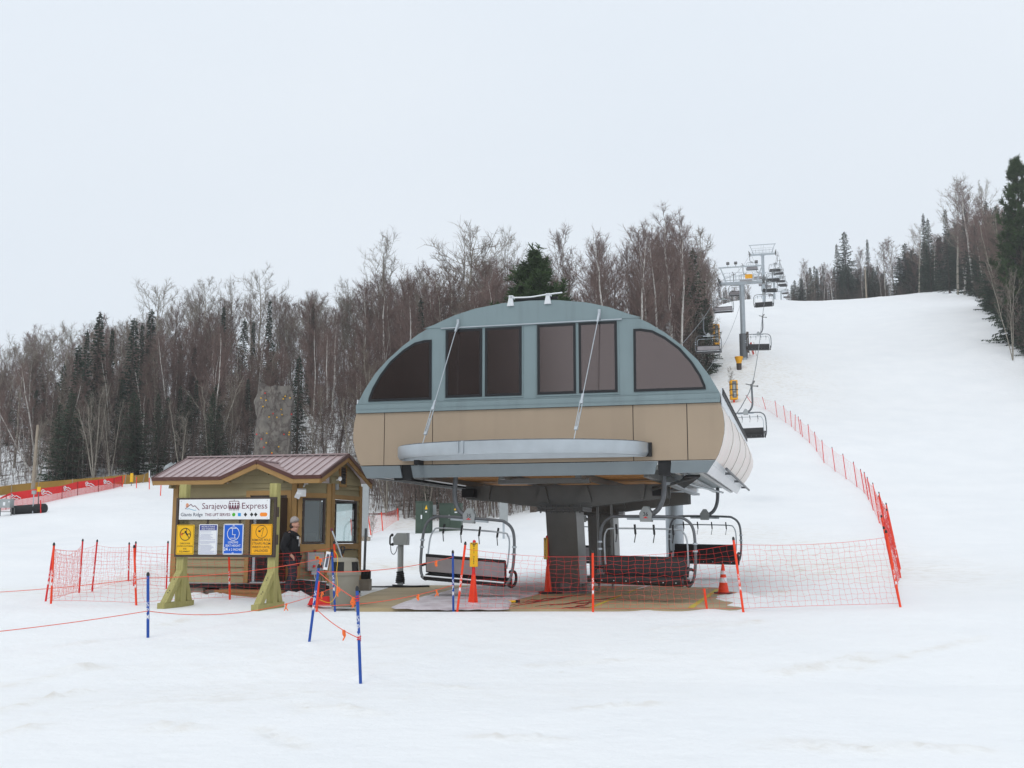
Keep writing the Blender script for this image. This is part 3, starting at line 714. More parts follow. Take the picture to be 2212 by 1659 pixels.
mb.build('ladder', G['steel_dark'], term, 40)
mb = MB(); mb.tube([(1.7, 13.5, -.2), (1.7, 13.5, 2.9)], .30, 20); mb.bx(.9, 2.5, 13.2, 13.8, 2.9, 3.2); mb.build('rear_post', G['galv'], term, 40)
mb = MB(); mb.tube([(2.3, 3.2, 2.55), (3.6, .6, 2.70)], .035, 6); mb.build('drive_shaft', G['galv_dark'], term)
for a, b in (((2.6, 5.5, 2.62), (3.55, .4, 2.72)), ((-2.7, 5.5, 2.66), (-3.4, .8, 2.76))): mb = MB(); mb.bar(a, b, .30, .05); mb.build('conveyor_guide', G['black'], term)
for x in (2.45, -2.45): mb = MB(); mb.bx(x-.16, x+.16, 3.2, 3.5, 2.4, 2.62); mb.build('conveyor_motor', G['black'], term)
mb = MB(); mb.tube([(2.9, 3., 2.75), (3.3, 6., 2.7), (3.5, 11., 2.75)], .03, 6); mb.bx(2.75, 2.95, 2., 9., 2.60, 2.66); mb.build('cable_tray', G['galv'], term)
# machinery inside: drive wheel, plus a dark motor casing added to darken the left panes
mb = MB(); mb.lathe([(2.45, 3.55), (2.5, 3.6), (2.5, 3.75), (2.45, 3.8)], 40, (0, 2.7, 0)); mb.build('return_wheel', G['steel_grey'], term, 40)
mb = MB(); mb.bx(-2.6, -.7, 2.4, 5, 3.9, 6.0); mb.bx(-3.6, -2.6, 2.0, 5, 3.9, 5.4); mb.build('added_motor_casing', G['bronze'], term)
mb = MB(); mb.bx(-4.0, 4.0, .2, LEN-.1, 2.93, 2.96); mb.build('floor_plate', G['interior'], term)

# ------------------------------------------------------------------ chairs
def make_chair(num):
    """front faces -y, origin at the number plate"""
    t = thing('quad_chair', 'x', 'chairlift chair')
    R_ = .034
    fr = [(-1.0, .06, -1.46), (-1.08, .04, -1.30), (-1.12, 0, -.95), (-1.10, 0, -.42), (-1.02, 0, -.18), (-.86, 0, -.06), (-.7, 0, -.03), (0, 0, -.02), (.7, 0, -.03), (.86, 0, -.06), (1.02, 0, -.18), (1.10, 0, -.42), (1.12, 0, -.95), (1.08, .04, -1.30), (1.0, .06, -1.46)]
    mb = MB(); mb.tube(smooth_path(fr, 4), R_, 8); f = mb.build('frame', G['galv_dark'], t, 40)
    mb = MB(); mb.bx(-.45, .45, -.04, .04, -.10, -.055); mb.build('stiffener', G['galv'], f)
    for s in (-1, 1):
        for z in (-.62, -.78): mb = MB(); mb.lathe([(.055, z), (.055, z+.04)], 8, (s*1.115, 0, 0)); mb.build('clamp', G['galv'], f)
    mb = MB(); hg = [(0, 0, .02), (.13, 0, .04), (.26, 0, .13), (.35, 0, .28), (.40, 0, .48), (.41, 0, .75), (.40, 0, 1.5)]
    mb.tube(smooth_path(hg, 5), [.056]*31, 10); h = mb.build('hanger', G['galv_dark'], t, 40)
    mb = MB(); mb.box((.40, 0, 1.53), (.12, .34, .16)); mb.bar((.40, .05, 1.55), (.52, .30, 1.80), .07, .07); mb.bar((.36, -.1, 1.56), (.10, -.25, 1.62), .05, .05); mb.bar((.42, 0, 1.52), (.72, .06, 1.50), .05, .05)
    mb.ball((.53, .32, 1.82), .06); mb.ball((.73, .06, 1.50), .055); mb.build('grip', G['steel_dark'], h)
    mb = MB(); pl = [(-.13, -.14), (.13, -.14), (.15, .05), (.05, .20), (-.05, .20), (-.15, .05)]
    mb.pxz(pl, -.065, -.045); mb.pxz(pl, .045, .065); mb.bx(-.12, .12, -.045, .045, -.13, .03); p = mb.build('number_plate', G['greybox'], t)
    if num:
        for rz in (0, math.pi):
            mb = MB(); text_into(mb, num, .0 if rz == 0 else 0, -.01, -.0665, h=.085, bold=.01)
            if rz: mb.v = [(-x, -y, z) for x, y, z in mb.v]
            mb.build('lettering', G['ink'], p)
            mb = MB(); mb.pxz([(-.06, -.06), (.06, -.06), (0, -.02)], -.0675, -.066)
            if rz: mb.v = [(-x, -y, z) for x, y, z in mb.v]
            mb.build('warning_mark', G['red'], p)
    # backrest and seat
    c, s = math.cos(R(14)), math.sin(R(14))
    def bk(x, d, h): return (x, .02 + h*s*1.0 - d*c, -1.33 + h*c + d*s*0)
    W_ = .97
    mb = MB(); P = []
    for h, d in ((.0, .0), (.0, .07), (.10, .10), (.34, .09), (.43, .05), (.45, .0)): P.append(bk(0, d, h))
    mb.prism([(-W_, y, z) for x, y, z in P], (2*W_, 0, 0)); mb.build('backrest', G['pad'], t, 30, .02)
    mb = MB(); mb.add([bk(-W_+.03, -.012, .03), bk(W_-.03, -.012, .03), bk(W_-.03, -.012, .37), bk(-W_+.03, -.012, .37), bk(-W_+.03, -.001, .03), bk(W_-.03, -.001, .03), bk(W_-.03, -.001, .37), bk(-W_+.03, -.001, .37)], [(0, 3, 2, 1), (0, 1, 5, 4), (1, 2, 6, 5), (2, 3, 7, 6), (3, 0, 4, 7)][::1])
    mb.build('back_panel', G['panelback'], t)
    st = [(.10, -1.50), (.12, -1.42), (.02, -1.36), (-.35, -1.31), (-.48, -1.32), (-.53, -1.38), (-.52, -1.47), (-.44, -1.51), (-.1, -1.49)]
    mb = MB(); mb.prism([(-W_, y, z) for y, z in st], (2*W_, 0, 0)); se = mb.build('seat', G['pad'], t, 35, .015)
    mb = MB(); mb.tube([(-W_, .135, -1.40), (W_, .135, -1.40)], .018, 6)
    for k in range(7): mb.ball((-.85+k*.283, -.528, -1.43), .012, 6, 4)
    mb.build('edge_strip', G['whitemetal'], se)
    for sgn in (-1, 1):                                                   # arm loops at both ends of the seat
        mb = MB(); mb.tube(smooth_path([(sgn*1.03, .08, -1.42), (sgn*1.04, -.2, -1.50), (sgn*1.05, -.46, -1.44), (sgn*1.05, -.52, -1.30), (sgn*1.04, -.42, -1.18), (sgn*1.04, -.1, -1.15), (sgn*1.06, .02, -1.17)], 4), .034, 8)
        mb.build('armrest', G['pad'], t, 40)
    mb = MB(); rb = [(-.96, -.03, -1.10), (-.97, -.05, -.95), (-.965, -.10, -.55), (-.90, -.14, -.36), (-.76, -.15, -.30), (0, -.16, -.29), (.76, -.15, -.30), (.90, -.14, -.36), (.965, -.10, -.55), (.97, -.05, -.95), (.96, -.03, -1.10)]
    mb.tube(smooth_path(rb, 4), .019, 7); b = mb.build('safety_bar', G['galv'], t, 40)
    mb = MB()
    for x in (-.66, -.22, .22, .66):
        mb.bar((x, -.16, -.20), (x+.02, -.16, -.42), .045, .035); mb.bar((x+.02, -.155, -.42), (x-.01, -.15, -.60), .022, .012)
    mb.build('bar_handle', G['black'], b)
    return t
SPREAD = {}
def tint_plate(t, num): pass
chair_a = make_chair('35'); chair_b = make_chair('36'); chair_c = make_chair('')
GR = 'four seat chairs of the lift'
def put(t, p, yaw, label, roll=0., pitch=0.):
    t.location = p; t.rotation_euler = (R(pitch), R(roll), R(yaw)); t['label'] = label; t['group'] = GR
put(chair_a, at(*z3(440, 345), 24.6), 180-17, 'empty quad chair numbered 35 with grey back panel hanging over the left deck', -4)
put(chair_b, at(*z3(1558, 335), 23.9), -27, 'empty quad chair numbered 36 with black padding in front of the steel masts', 1)
put(chair_c, at(*z3(1926, 335), 34.), -15, 'empty black padded quad chair behind the traffic cone under the terminal rear', 1)
c2 = copy_tree(chair_c); put(c2, at(*z3(1150, 350), 36.), 180-16, 'empty quad chair half hidden behind the front steel mast', -2)
# ------------------------------------------------------------------ towers and rope
def make_tower(name_label, base, H, gauge, sign=False, dia=.31, lights=False):
    t = thing('lift_tower', name_label, 'lift tower', base, -TH, 'galvanised lift towers up the slope')
    mb = MB(); mb.tube([(0, 0, -.6), (0, 0, H)], [dia, dia*.92], 16); mb.build('column', G['galv'], t, 40)
    mb = MB(); g2 = gauge/2; mb.bx(-g2, g2, -.17, .17, H-.02, H+.33); mb.bx(-.42, .42, -.3, .3, H-.12, H-.02); mb.build('crossarm', G['galv'], t, 0, .02)
    for sg in (-1, 1):
        mb = MB(); x = sg*g2; mb.bx(x-.05, x+.05, -1.7, 1.7, H+.22, H+.38); mb.bx(x-.10, x+.10, -.3, .3, H-.05, H+.5)
        for k in range(8): mb.lathe([(.17, -.05), (.12, 0), (.17, .05)], 10, (0, 0, 0)); nv = len(mb.v)-30; \
            mb.v[nv:] = [(x+sg*.14+c[2], -1.6+k*.457+c[0], H+.46+c[1]) for c in mb.v[nv:]]
        mb.build('sheave_train', G['steel_dark'], t, 40)
    mb = MB()
    for sg in (-1, 1):
        mb.bar((sg*g2*.72, 0, H+.33), (sg*g2*.97, 0, H+2.05), .13, .13); mb.bx(sg*g2*.86-.3, sg*g2*.86+.3, -.7, -.3, H+.02, H+.08)
    mb.bx(-g2*1.06, g2*1.06, -.07, .07, H+2.05, H+2.19); mb.build('lifting_frame', G['galv'], t)
    mb = MB()
    for z in (.75, 1.25):
        for y in (-.75, .75): mb.tube([(-g2*.8, y, H+z), (g2*.8, y, H+z)], .022, 5)
    for x in np.linspace(-g2*.8, g2*.8, 7):
        for y in (-.75, .75): mb.tube([(x, y, H+.3), (x, y, H+1.25)], .022, 5)
    mb.bx(-g2*.85, g2*.85, -.8, -.72, H+.33, H+.38); mb.bx(-g2*.85, g2*.85, .72, .8, H+.33, H+.38)
    for x in (-.25, .25): mb.tube([(x, -.33, -.2+H*.3), (x, -.33, H+2.0)], .02, 5)
    for k in range(int(H*2.4)): mb.tube([(-.25, -.33, H*.3+k*.3), (.25, -.33, H*.3+k*.3)], .014, 4)
    mb.build('catwalk', G['galv'], t)
    if sign:
        mb = MB(); mb.bx(.45, 1.28, -.86, -.80, H+.45, H+.95); mb.build('yellow_panel', G['yellow2'], t)
    if lights:
        for x, yw in ((-g2*.62, 0), (-g2*.25, 0), (g2*.72, .4)):
            mb = MB(); mb.tube([(x, 0, H+2.19), (x, 0, H+2.45)], .03, 6); mb.box((x, -.1, H+2.58), (.36, .2, .28), Matrix.Rotation(-.4, 3, 'X')); mb.build('floodlight', G['steel_grey'], t)
    return t
def tower_at(px, py_top, Y, label, gauge, **k):
    b = gp(px, Y); top = at(px, py_top, Y); return make_tower(label, b, top.z-b.z, gauge, **k), top
tw1, tp1 = tower_at(z4(597, 0)[0]+1, z4(0, 437)[1], 122, 'nearest galvanised lift tower with yellow panel and floodlights', 4.9, sign=True, lights=True)
tw2, tp2 = tower_at(z4(750, 0)[0], z4(0, 222)[1], 204, 'second lift tower standing on the crest of the ski run, behind the one with floodlights', 4.9)
tw3, tp3 = tower_at(z4(832, 0)[0], z4(0, 398)[1], 300, 'third lift tower, column half hidden beyond the crest behind a row of chairs', 4.9)
tw4, tp4 = tower_at(z4(884, 0)[0], z4(0, 492)[1], 440, 'farthest and smallest lift tower in view beyond the crest', 4.9)
mb = MB()                                                                 # pads round the nearest tower foot
b = tw1.location; mb.tube([(0, 0, .2), (0, 0, 3.0)], .46, 12); pd = mb.build('foot_pad', G['galv_dark'], tw1, 40)
mb = MB(); mb.bx(.36, .62, -.3, .3, .8, 3.2); mb.build('control_board', G['bronze'], tw1)
def rope_path(side):
    x = 2.45*side
    P = [TL(2.75*side, LEN-.3, 4.0)]
    if side > 0: P += [at(*z4(660, 1190), 61), at(*z4(735, 680), 94)]
    else: P += [at(*z4(300, 690), 91)]
    for tp, H in ((tp1, 0), (tp2, 0), (tp3, 0), (tp4, 0)): P.append(tp+AXR*x*1.07+V((0, 0, .66)))
    P.append(P[-1]+(P[-1]-P[-2]).normalized()*40+V((0, 0, -3)))
    return P
ROPE = {1: rope_path(1), -1: rope_path(-1)}
def rope_fn(side):
    P = ROPE[side]; ys_ = np.array([p.y for p in P])
    def f(Y):
        i = int(np.clip(np.searchsorted(ys_, Y)-1, 0, len(P)-2)); u = (Y-P[i].y)/(P[i+1].y-P[i].y)
        L = (P[i+1]-P[i]).length; p = P[i].lerp(P[i+1], u); p.z -= L*.012*4*u*(1-u); return p
    return f
rfun = {1: rope_fn(1), -1: rope_fn(-1)}
mb = MB()
for sd_ in (1, -1):
    Ys = np.concatenate([np.arange(ROPE[sd_][0].y, 240, 6), np.arange(240, 470, 15)])
    mb.tube([rfun[sd_](y) for y in Ys], .024, 5)
hr = mb.build('haul_rope', G['galv_dark'], None, 60); tag(hr, 'thin grey steel haul rope running uphill from the terminal over the towers', 'cable')
mb = MB(); pts = [TL(.9, LEN+.2, 5.2)]; e = tp1+V((0, 0, -.6)); mb.tube([pts[0].lerp(e, i/12)-V((0, 0, 2.2*4*(i/12)*(1-i/12))) for i in range(13)], .014, 5)
tag(mb.build('signal_cable', G['galv_dark'], None, 60), 'thin sagging signal cable from the terminal roof to the nearest lift tower', 'cable')
RY = [(61, 'lowest chair on the right hand line, just above the rear of the terminal roof'), (94, 'black padded chair hanging right of the nearest tower column, above an orange marker'),
      (119, 'chair on the right hand line level with the crossarm of the nearest lift tower'), (149, 'first chair beyond the nearest tower on the right hand line'),
      (172, 'second chair beyond the nearest tower on the right hand line'), (192, 'chair on the right hand line just below the second tower crossarm'), (222, 'chair on the right hand line just past the second tower'), (248, 'chair two places past the second tower on the right hand line'),
      (272, 'third chair past the second tower, low over the crest'), (300, 'chair beside the third tower over the crest, right hand line'), (335, 'tiny chair beyond the third tower on the right hand line'), (375, 'farthest tiny chair on the right hand line, near the smallest tower')]
LY = [(91, 'chair with silver back panel in front of the dark spruce, left of the nearest tower'), (118, 'silver backed chair hanging at the left end of the nearest tower crossarm'), (147, 'silver backed chair partly hidden behind the nearest tower column'),
      (174, 'silver backed chair seen above the catwalk of the nearest tower'), (200, 'silver backed chair left of the second tower, below its crossarm'), (232, 'silver backed chair just past the second tower on the left hand line'), (262, 'small silver backed chair behind the second tower column'), (298, 'small silver backed chair over the crest near the third tower'), (345, 'tiny silver backed chair beyond the third tower')]
for sd_, L_, yaw in ((1, RY, -15), (-1, LY, 180-15)):
    for i, (Y, lab) in enumerate(L_):
        c = copy_tree(chair_c); p = rfun[sd_](Y)
        off = Matrix.Rotation(R(yaw), 3, 'Z') @ V((.40, 0, 1.50))
        put(c, p-off, yaw+(2 if i % 2 else -2), lab, 1.0 if i % 2 else -1.)
# ------------------------------------------------------------------ operator hut
HO = V((-8.14, 25.9, 0))
hut = thing('lift_hut', 'small olive sided operator hut with mauve metal roof and ochre trim', 'hut', HO, -TH)
HW, HD, CH = 3.79, 2.36, .57          # width, depth, chamfered front right corner
Z0, Z1 = .33, 2.66
def siding(mb, L, holes=(), top=None, z0=Z0, z1=Z1, clipf=None):
    """lap boards on a wall of length L in its own x-z plane, facing -y"""
    h = .185; z = z0
    while z < z1-.02:
        zt = min(z+h, z1)
        spans = [(0, L)]
        if clipf: spans = [clipf(zt+.03)]
        for a, b, c, d in holes:
            if zt > c+.01 and z < d-.01:
                ns = []
                for p, q in spans:
                    if b <= p or a >= q: ns.append((p, q)); continue
                    if a > p: ns.append((p, a))
                    if b < q: ns.append((b, q))
                spans = ns
        for p, q in spans:
            if q-p > .02:
                mb.add([(p, -.045, z), (q, -.045, z), (q, .03, z), (p, .03, z), (p, -.002, zt+.004), (q, -.002, zt+.004), (q, .03, zt+.004), (p, .03, zt+.004)],
                       [(0, 3, 2, 1), (4, 5, 6, 7), (0, 1, 5, 4), (1, 2, 6, 5), (2, 3, 7, 6), (3, 0, 4, 7)])
        z += h
def place(mb, o, ang):
    c, s = math.cos(ang), math.sin(ang)
    mb.v = [(o[0]+x*c-y*s, o[1]+x*s+y*c, z) for x, y, z in mb.v]; return mb
FW = HW-CH
mb = MB(); siding(mb, FW, [(2.03, 2.98, .0, 2.37)])
siding(mb, FW, z0=Z1, z1=3.10, clipf=lambda z: (2.34-.95*max(0, (3.12-z)/.44), 2.34+.95*max(0, (3.12-z)/.44)))
mb.pxz([(1.40, 2.655), (1.40, 2.87), (1.76, 2.875), (2.34, 3.105), (2.92, 2.875), (3.28, 2.87), (3.28, 2.655)], .004, .03); mb.build('front_wall', G['siding'], hut)
CL = CH*math.sqrt(2); win1 = (.12, .68, 1.24, 2.30)
mb = MB(); siding(mb, CL, [win1]); place(mb, (FW, 0), math.pi/4); mb.build('corner_wall', G['siding'], hut)
SLEN = HD-CH; win2 = (.22, 1.52, 1.24, 2.28)
mb = MB(); siding(mb, SLEN, [win2]); siding(mb, SLEN, z0=Z1, z1=3.3, clipf=lambda z: (max(0, .62-1.5*(3.36-z)/.62), min(SLEN, .62+1.5*(3.36-z)/.62)))
mb.pxz([(0, 2.655), (SLEN, 2.655), (SLEN, 2.85), (1.18-CH, 3.31), (0, 3.07)], .004, .03)
place(mb, (HW, CH), math.pi/2); mb.build('gable_wall', G['siding'], hut)
mb = MB(); siding(mb, HD, z1=3.2, clipf=lambda z: (0, HD) if z < Z1 else (1.18-1.5*(3.36-z)/.62, 1.18+1.5*(3.36-z)/.62)); mb.pxz([(0, 2.655), (HD, 2.655), (HD, 2.85), (1.18, 3.31), (0, 2.85)], .004, .03); place(mb, (0, HD), -math.pi/2); mb.build('gable_wall', G['siding'], hut)
mb = MB(); siding(mb, HW, [(.14, 1.06, 1.24, 2.28)]); place(mb, (HW, HD), math.pi); mb.build('rear_wall', G['siding'], hut)
mb = MB(); mb.bx(.03, HW-.03, .03, HD-.03, .30, .34); mb.bx(.061, HW-.04, HD-.06, HD-.035, .341, 1.22); mb.bx(.061, 2.70, HD-.06, HD-.035, 1.22, 2.3)
mb.bx(.035, .06, .04, HD-.06, .34, 2.6); mb.bx(2.3, 3.5, HD-.5, HD-.08, .9, 1.0); mb.build('inner_lining', G['interior'], hut)
mb = MB(); mb.lathe([(.16, 1.30), (.16, 1.34)], 18, (2.9, 1.6, 0)); mb.bx(2.6, 3.3, 1.2, 1.9, .9, 1.0); mb.bx(2.75, 3.05, 1.5, 1.55, 1.0, 1.5); mb.build('console', G['greybox'], hut)
# skirting under the boards and the blocks it stands on
mb = MB(); mb.pxy([(.04, .04), (FW, .04), (HW-.04, CH), (HW-.04, HD-.04), (.04, HD-.04)], .20, .325); mb.build('floor_frame', G['black'], hut)
mb = MB()
for x in (.15, 1.2, 2.2, 3.0):
    for y in (.12, HD-.5): mb.bx(x, x+.62, y, y+.38, -.05, .198)
mb.build('concrete_block', G['concrete'], hut, 0, .01)
mb = MB(); mb.pxy([(.1, .2), (FW, .2), (HW-.2, CH+.1), (HW-.2, HD-.2), (.1, HD-.2)], -.05, .15); mb.build('crawl_space_panel', G['concrete'], hut)
# trim boards
mb = MB()
mb.bx(-.035, .10, -.058, -.023, Z0, 2.64); mb.bx(-.045, -.031, -.02, .1, Z0, 2.64)
mb.bx(FW-.12, FW+.01, -.058, -.023, Z0, 2.64)
mb.bx(2.98, 3.09, -.058, -.023, .34, 2.48); mb.bx(1.92, 2.03, -.058, -.023, .34, 2.48); mb.bx(2.03, 2.98, -.058, -.023, 2.37, 2.48)
t_ = MB(); t_.bx(0, .10, -.064, -.023, Z0, 2.64); t_.bx(CL-.10, CL, -.064, -.023, Z0, 2.64); t_.bx(.10, CL-.10, -.056, -.023, 2.31, 2.42); t_.bx(.10, CL-.10, -.056, -.023, 1.05, 1.23); place(t_, (FW, 0), math.pi/4); mb.add(t_.v, t_.f)
t_ = MB(); t_.bx(.0, .14, -.064, -.023, Z0, 2.66); t_.bx(SLEN-.10, SLEN+.03, -.064, -.023, Z0, 2.66); t_.bx(.14, SLEN-.10, -.056, -.023, 2.29, 2.40); t_.bx(.14, SLEN-.10, -.056, -.023, 1.10, 1.23)
t_.bx(.42, .47, -.064, -.023, 2.66, 3.12); t_.bx(.77, .82, -.064, -.023, 2.66, 3.12); t_.bx(.42, .82, -.064, -.023, 2.60, 2.66); place(t_, (HW, CH), math.pi/2); mb.add(t_.v, t_.f)
for q in range(0, len(mb.v), 8): t1_ = MB(); t1_.add(mb.v[q:q+8], [(0,2,3,1),(4,5,7,6),(0,1,5,4),(2,6,7,3),(0,4,6,2),(1,3,7,5)]); t1_.build('trim', G['trim'], hut)
def hut_window(o, ang, w):
    t = MB(); a, b, c, d = w; f = .05
    for q in ((a, b, c, c+f), (a, b, d-f, d), (a, a+f, c+f, d-f), (b-f, b, c+f, d-f)): t.bx(q[0], q[1], -.05, .02, q[2], q[3])
    wi = place(t, o, ang).build('window', G['darkframe'], hut)
    t = MB(); t.add([(a+f, -.02, c+f), (b-f, -.02, c+f), (b-f, -.02, d-f), (a+f, -.02, d-f)], [(0, 1, 2, 3)]); place(t, o, ang).build('pane', G['glass'], wi)
hut_window((FW, 0), math.pi/4, win1); hut_window((HW, CH), math.pi/2, win2); hut_window((HW, HD), math.pi, (.14, 1.06, 1.24, 2.28))
# doorway, standing open
mb = MB(); mb.bx(2.03, 2.09, -.03, .08, .34, 2.37); mb.bx(2.92, 2.98, -.045, .08, .34, 2.37); mb.bx(2.09, 2.92, -.03, .08, 2.31, 2.37); dr = mb.build('door_frame', G['darkframe'], hut)
mb = MB(); mb.bx(2.95, 3.0, -.80, -.03, .38, 2.30); dd = mb.build('door', G['darkframe'], dr)
mb = MB(); mb.bx(2.10, 2.17, .0, .05, .36, 2.30); mb.build('door_track', G['galv'], dr); mb = MB(); mb.bx(2.09, 2.92, -.06, .1, .33, .355); mb.build('threshold', G['galv'], dr)
# roof
EZ, RZ, PZ = 2.78, 3.385, 3.16
def zf(y): return EZ+(y+.36)*(RZ-EZ)/(1.18+.36)
XL, XR, YE, YR = -.42, 3.97, -.36, 1.18
gl_, gr_, gp_ = 1.40, 3.28, 2.34; vy = YE+(PZ-EZ)/((RZ-EZ)/(YR-YE))
def slab(mb, pts, th=.035): mb.prism(pts, (0, 0, -th))
mb = MB()
slab(mb, [(XL, YE, EZ), (gl_, YE, EZ), (gp_, vy, PZ), (gp_, YR, RZ), (XL, YR, RZ)]); slab(mb, [(gr_, YE, EZ), (XR, YE, EZ), (XR, YR, RZ), (gp_, YR, RZ), (gp_, vy, PZ)])
slab(mb, [(XL, 2*YR-YE, EZ), (XL, YR+.001, RZ), (XR, YR+.001, RZ), (XR, 2*YR-YE, EZ)])
slab(mb, [(gl_+.004, YE-.01, EZ+.005), (gp_, YE-.01, PZ+.004), (gp_, vy, PZ+.006)]); slab(mb, [(gp_+.001, YE-.01, PZ+.004), (gr_-.004, YE-.01, EZ+.005), (gp_+.001, vy, PZ+.006)])
rf = mb.build('roof', G['roof'], hut)
mb = MB()
x = XL+.02
while x < XR:
    y0 = YE
    if gl_ < x < gr_:
        k = (x-gl_)/(gp_-gl_) if x < gp_ else (gr_-x)/(gr_-gp_); y0 = YE+(vy-YE)*k
    mb.bar((x, y0, zf(y0)+.012), (x, YR, RZ+.012), .022, .026); mb.bar((x, 2*YR-YE, EZ+.012), (x, YR, RZ+.012), .022, .026); x += .205
for k in range(1, 5):
    f = k/5; y = YE+(vy-YE)*0
    for sx, x_ in ((1, gl_), (-1, gr_)):
        yv = YE+(vy-YE)*(1-0)*f
        a = V((x_+(gp_-x_)*f, yv, EZ+(PZ-EZ)*f+.014)); b_ = V((gp_, yv, PZ+.014)); mb.bar(a, b_, .02, .022)
mb.build('standing_seam', G['roof'], rf)
mb = MB(); mb.bar((XL, YR, RZ+.02), (XR, YR, RZ+.02), .16, .03); mb.bar((gp_, YE-.012, PZ+.02), (gp_, vy+.05, PZ+.02), .12, .028); mb.build('ridge_cap', G['roof'], rf)
mb = MB()
for a, b_ in (((XL, YE-.02, EZ-.01), (gl_, YE-.02, EZ-.01)), ((gl_, YE-.024, EZ-.01), (gp_, YE-.024, PZ-.01)), ((gp_, YE-.024, PZ-.01), (gr_, YE-.024, EZ-.01)), ((gr_, YE-.02, EZ-.01), (XR, YE-.02, EZ-.01))):
    mb.bar(a, b_, .026, .085)
for xx in (XL-.012, XR+.012):
    mb.bar((xx, YE-.02, EZ-.01), (xx, YR, RZ-.01), .024, .085); mb.bar((xx, YR, RZ-.01), (xx, 2*YR-YE, EZ-.01), .024, .085)
mb.build('roof_edge', G['fascia'], rf)
mb = MB()
for a, b_ in (((XL+.02, YE-.004, EZ-.10), (gl_+.1, YE-.004, EZ-.10)), ((gl_, YE-.008, EZ-.115), (gp_, YE-.008, PZ-.115)), ((gp_, YE-.008, PZ-.115), (gr_, YE-.008, EZ-.115)), ((gr_-.1, YE-.004, EZ-.10), (XR-.02, YE-.004, EZ-.10))):
    mb.bar(a, b_, .03, .11)
for xx in (XL+.012, XR-.012):
    mb.bar((xx, YE, EZ-.11), (xx, YR, RZ-.11), .03, .11); mb.bar((xx, YR, RZ-.11), (xx, 2*YR-YE, EZ-.11), .03, .11)
mb.bx(XL+.02, gl_+.1, YE+.02, -.03, EZ-.10, EZ-.08); mb.bx(gr_-.1, XR-.02, YE+.02, .0, EZ-.10, EZ-.08)
mb.build('fascia_board', G['trim'], hut)
mb = MB(); y_ = CH+.62
mb.bx(HW+.024, HW+.05, y_-.15, y_+.15, 2.68, 3.08); vt = mb.build('gable_vent', G['darkframe'], hut)
mb = MB()
for k in range(6): mb.box((HW+.06, y_, 2.72+k*.062), (.05, .26, .012), Matrix.Rotation(.6, 3, 'Y'))
mb.build('louvre', G['black'], vt)
# floodlight, camera and control box
mb = MB(); mb.tube([(3.42, .02, 2.66), (3.42, -.10, 2.56)], .02, 6); mb.box((3.40, -.16, 2.42), (.20, .08, .17), Euler((.5, 0, .5)).to_matrix()); mb.box((3.33, -.20, 2.36), (.12, .12, .12), Euler((.5, .4, .5)).to_matrix()); mb.lathe([(.05, 2.62), (.05, 2.67)], 10, (3.42, .02, 0)); mb.build('floodlight', G['white'], hut)
mb = MB(); mb.tube([(HW+.02, CH+.28, 2.75), (HW+.14, CH+.25, 2.78)], .015, 6); mb.tube([(HW+.12, CH+.27, 2.80), (HW+.22, CH+.05, 2.76)], .045, 10); mb.build('security_camera', G['white'], hut)
mb = MB(); mb.bx(HW+.02, HW+.08, CH+.18, CH+.32, 2.52, 2.66); mb.build('junction_box', G['greybox'], hut)
t = MB(); t.bx(.22, .62, -.20, -.05, .62, 1.04); cb = place(t, (FW, 0), math.pi/4).build('control_box', G['greybox'], hut, 0, .008)
def small(name, mat, fn):
    t = MB(); fn(t); place(t, (FW, 0), math.pi/4); t.build(name, mat, cb)
small('yellow_plate', G['yellow'], lambda t: t.bx(.40, .50, -.205, -.20, .88, .95)); small('stop_button', G['red'], lambda t: (t.bx(.35, .40, -.24, -.20, .70, .75), t.bx(.43, .47, -.225, -.205, .895, .94)))
small('black_switch', G['ink'], lambda t: (t.bx(.53, .57, -.22, -.20, .69, .76), t.bx(.39, .44, -.15, -.11, 1.04, 1.10)))
small('bracket', G['galv'], lambda t: (t.bx(.34, .5, -.15, -.05, .53, .62), t.tube(smooth_path([(.42, -.12, .54), (.43, -.15, .42), (.55, -.2, .34), (.8, -.3, .26)]), .02, 6)))
# timber step and plastic step cover in front of the hut
st = thing('timber_step', 'low brown timber step below the hut doorway', 'step', HO+AXR*1.75-AXB*.62, -TH)
mb = MB(); mb.bx(-.1, 1.55, -.28, .22, .15, .20); mb.build('tread', G['timber'], st, 0, .006)
mb = MB(); mb.bx(-.08, 1.53, -.26, .2, -.06, .149); mb.build('riser', G['timber'], st)
mb = MB(); mb.bx(-.1, 1.2, .26, .6, .0, .1); mb.build('plank', G['timber'], st)

# ------------------------------------------------------------------ notice board
SO = onz(*z1(288, 1440)); SO = V((SO.x, 22.2, 0)); SO.x = at(z1(288, 0)[0], 1289, 22.2).x
sb = thing('notice_board', 'timber framed lift notice board with brown mesh panel on two green tinted posts', 'sign', SO, -TH)
PW = .165; DX = 2.06
for x in (0, DX):
    mb = MB(); mb.bx(x-PW/2, x+PW/2, -PW/2, PW/2, .0, 2.48); p = mb.build('post', G['treated'], sb, 0, .006)
    mb = MB(); mb.bx(x-.08, x+.08, -.70, .40, -.03, .105); mb.build('foot', G['treated'], p, 0, .006)
    for s in (-1, 1):
        L = .62 if s < 0 else .34
        mb = MB(); mb.prism([(x-.07, s*L, .106), (x-.07, s*(L-.17), .106), (x-.07, s*PW/2, .56), (x-.07, s*PW/2, .74)], (.14, 0, 0)); mb.build('brace', G['treated'], p, 0, .006)
    mb = MB()
    for z, y in ((.30, -.38), (.34, -.32), (.56, -.17), (.60, -.13)): mb.ball((x+.03, y-.13, z), .012, 6, 4)
    mb.build('bolt', G['ink'], p)
FX0, FX1, FZ0, FZ1, FY = -.10, DX+.10, 1.00, 2.20, -PW/2-.03
mb = MB()
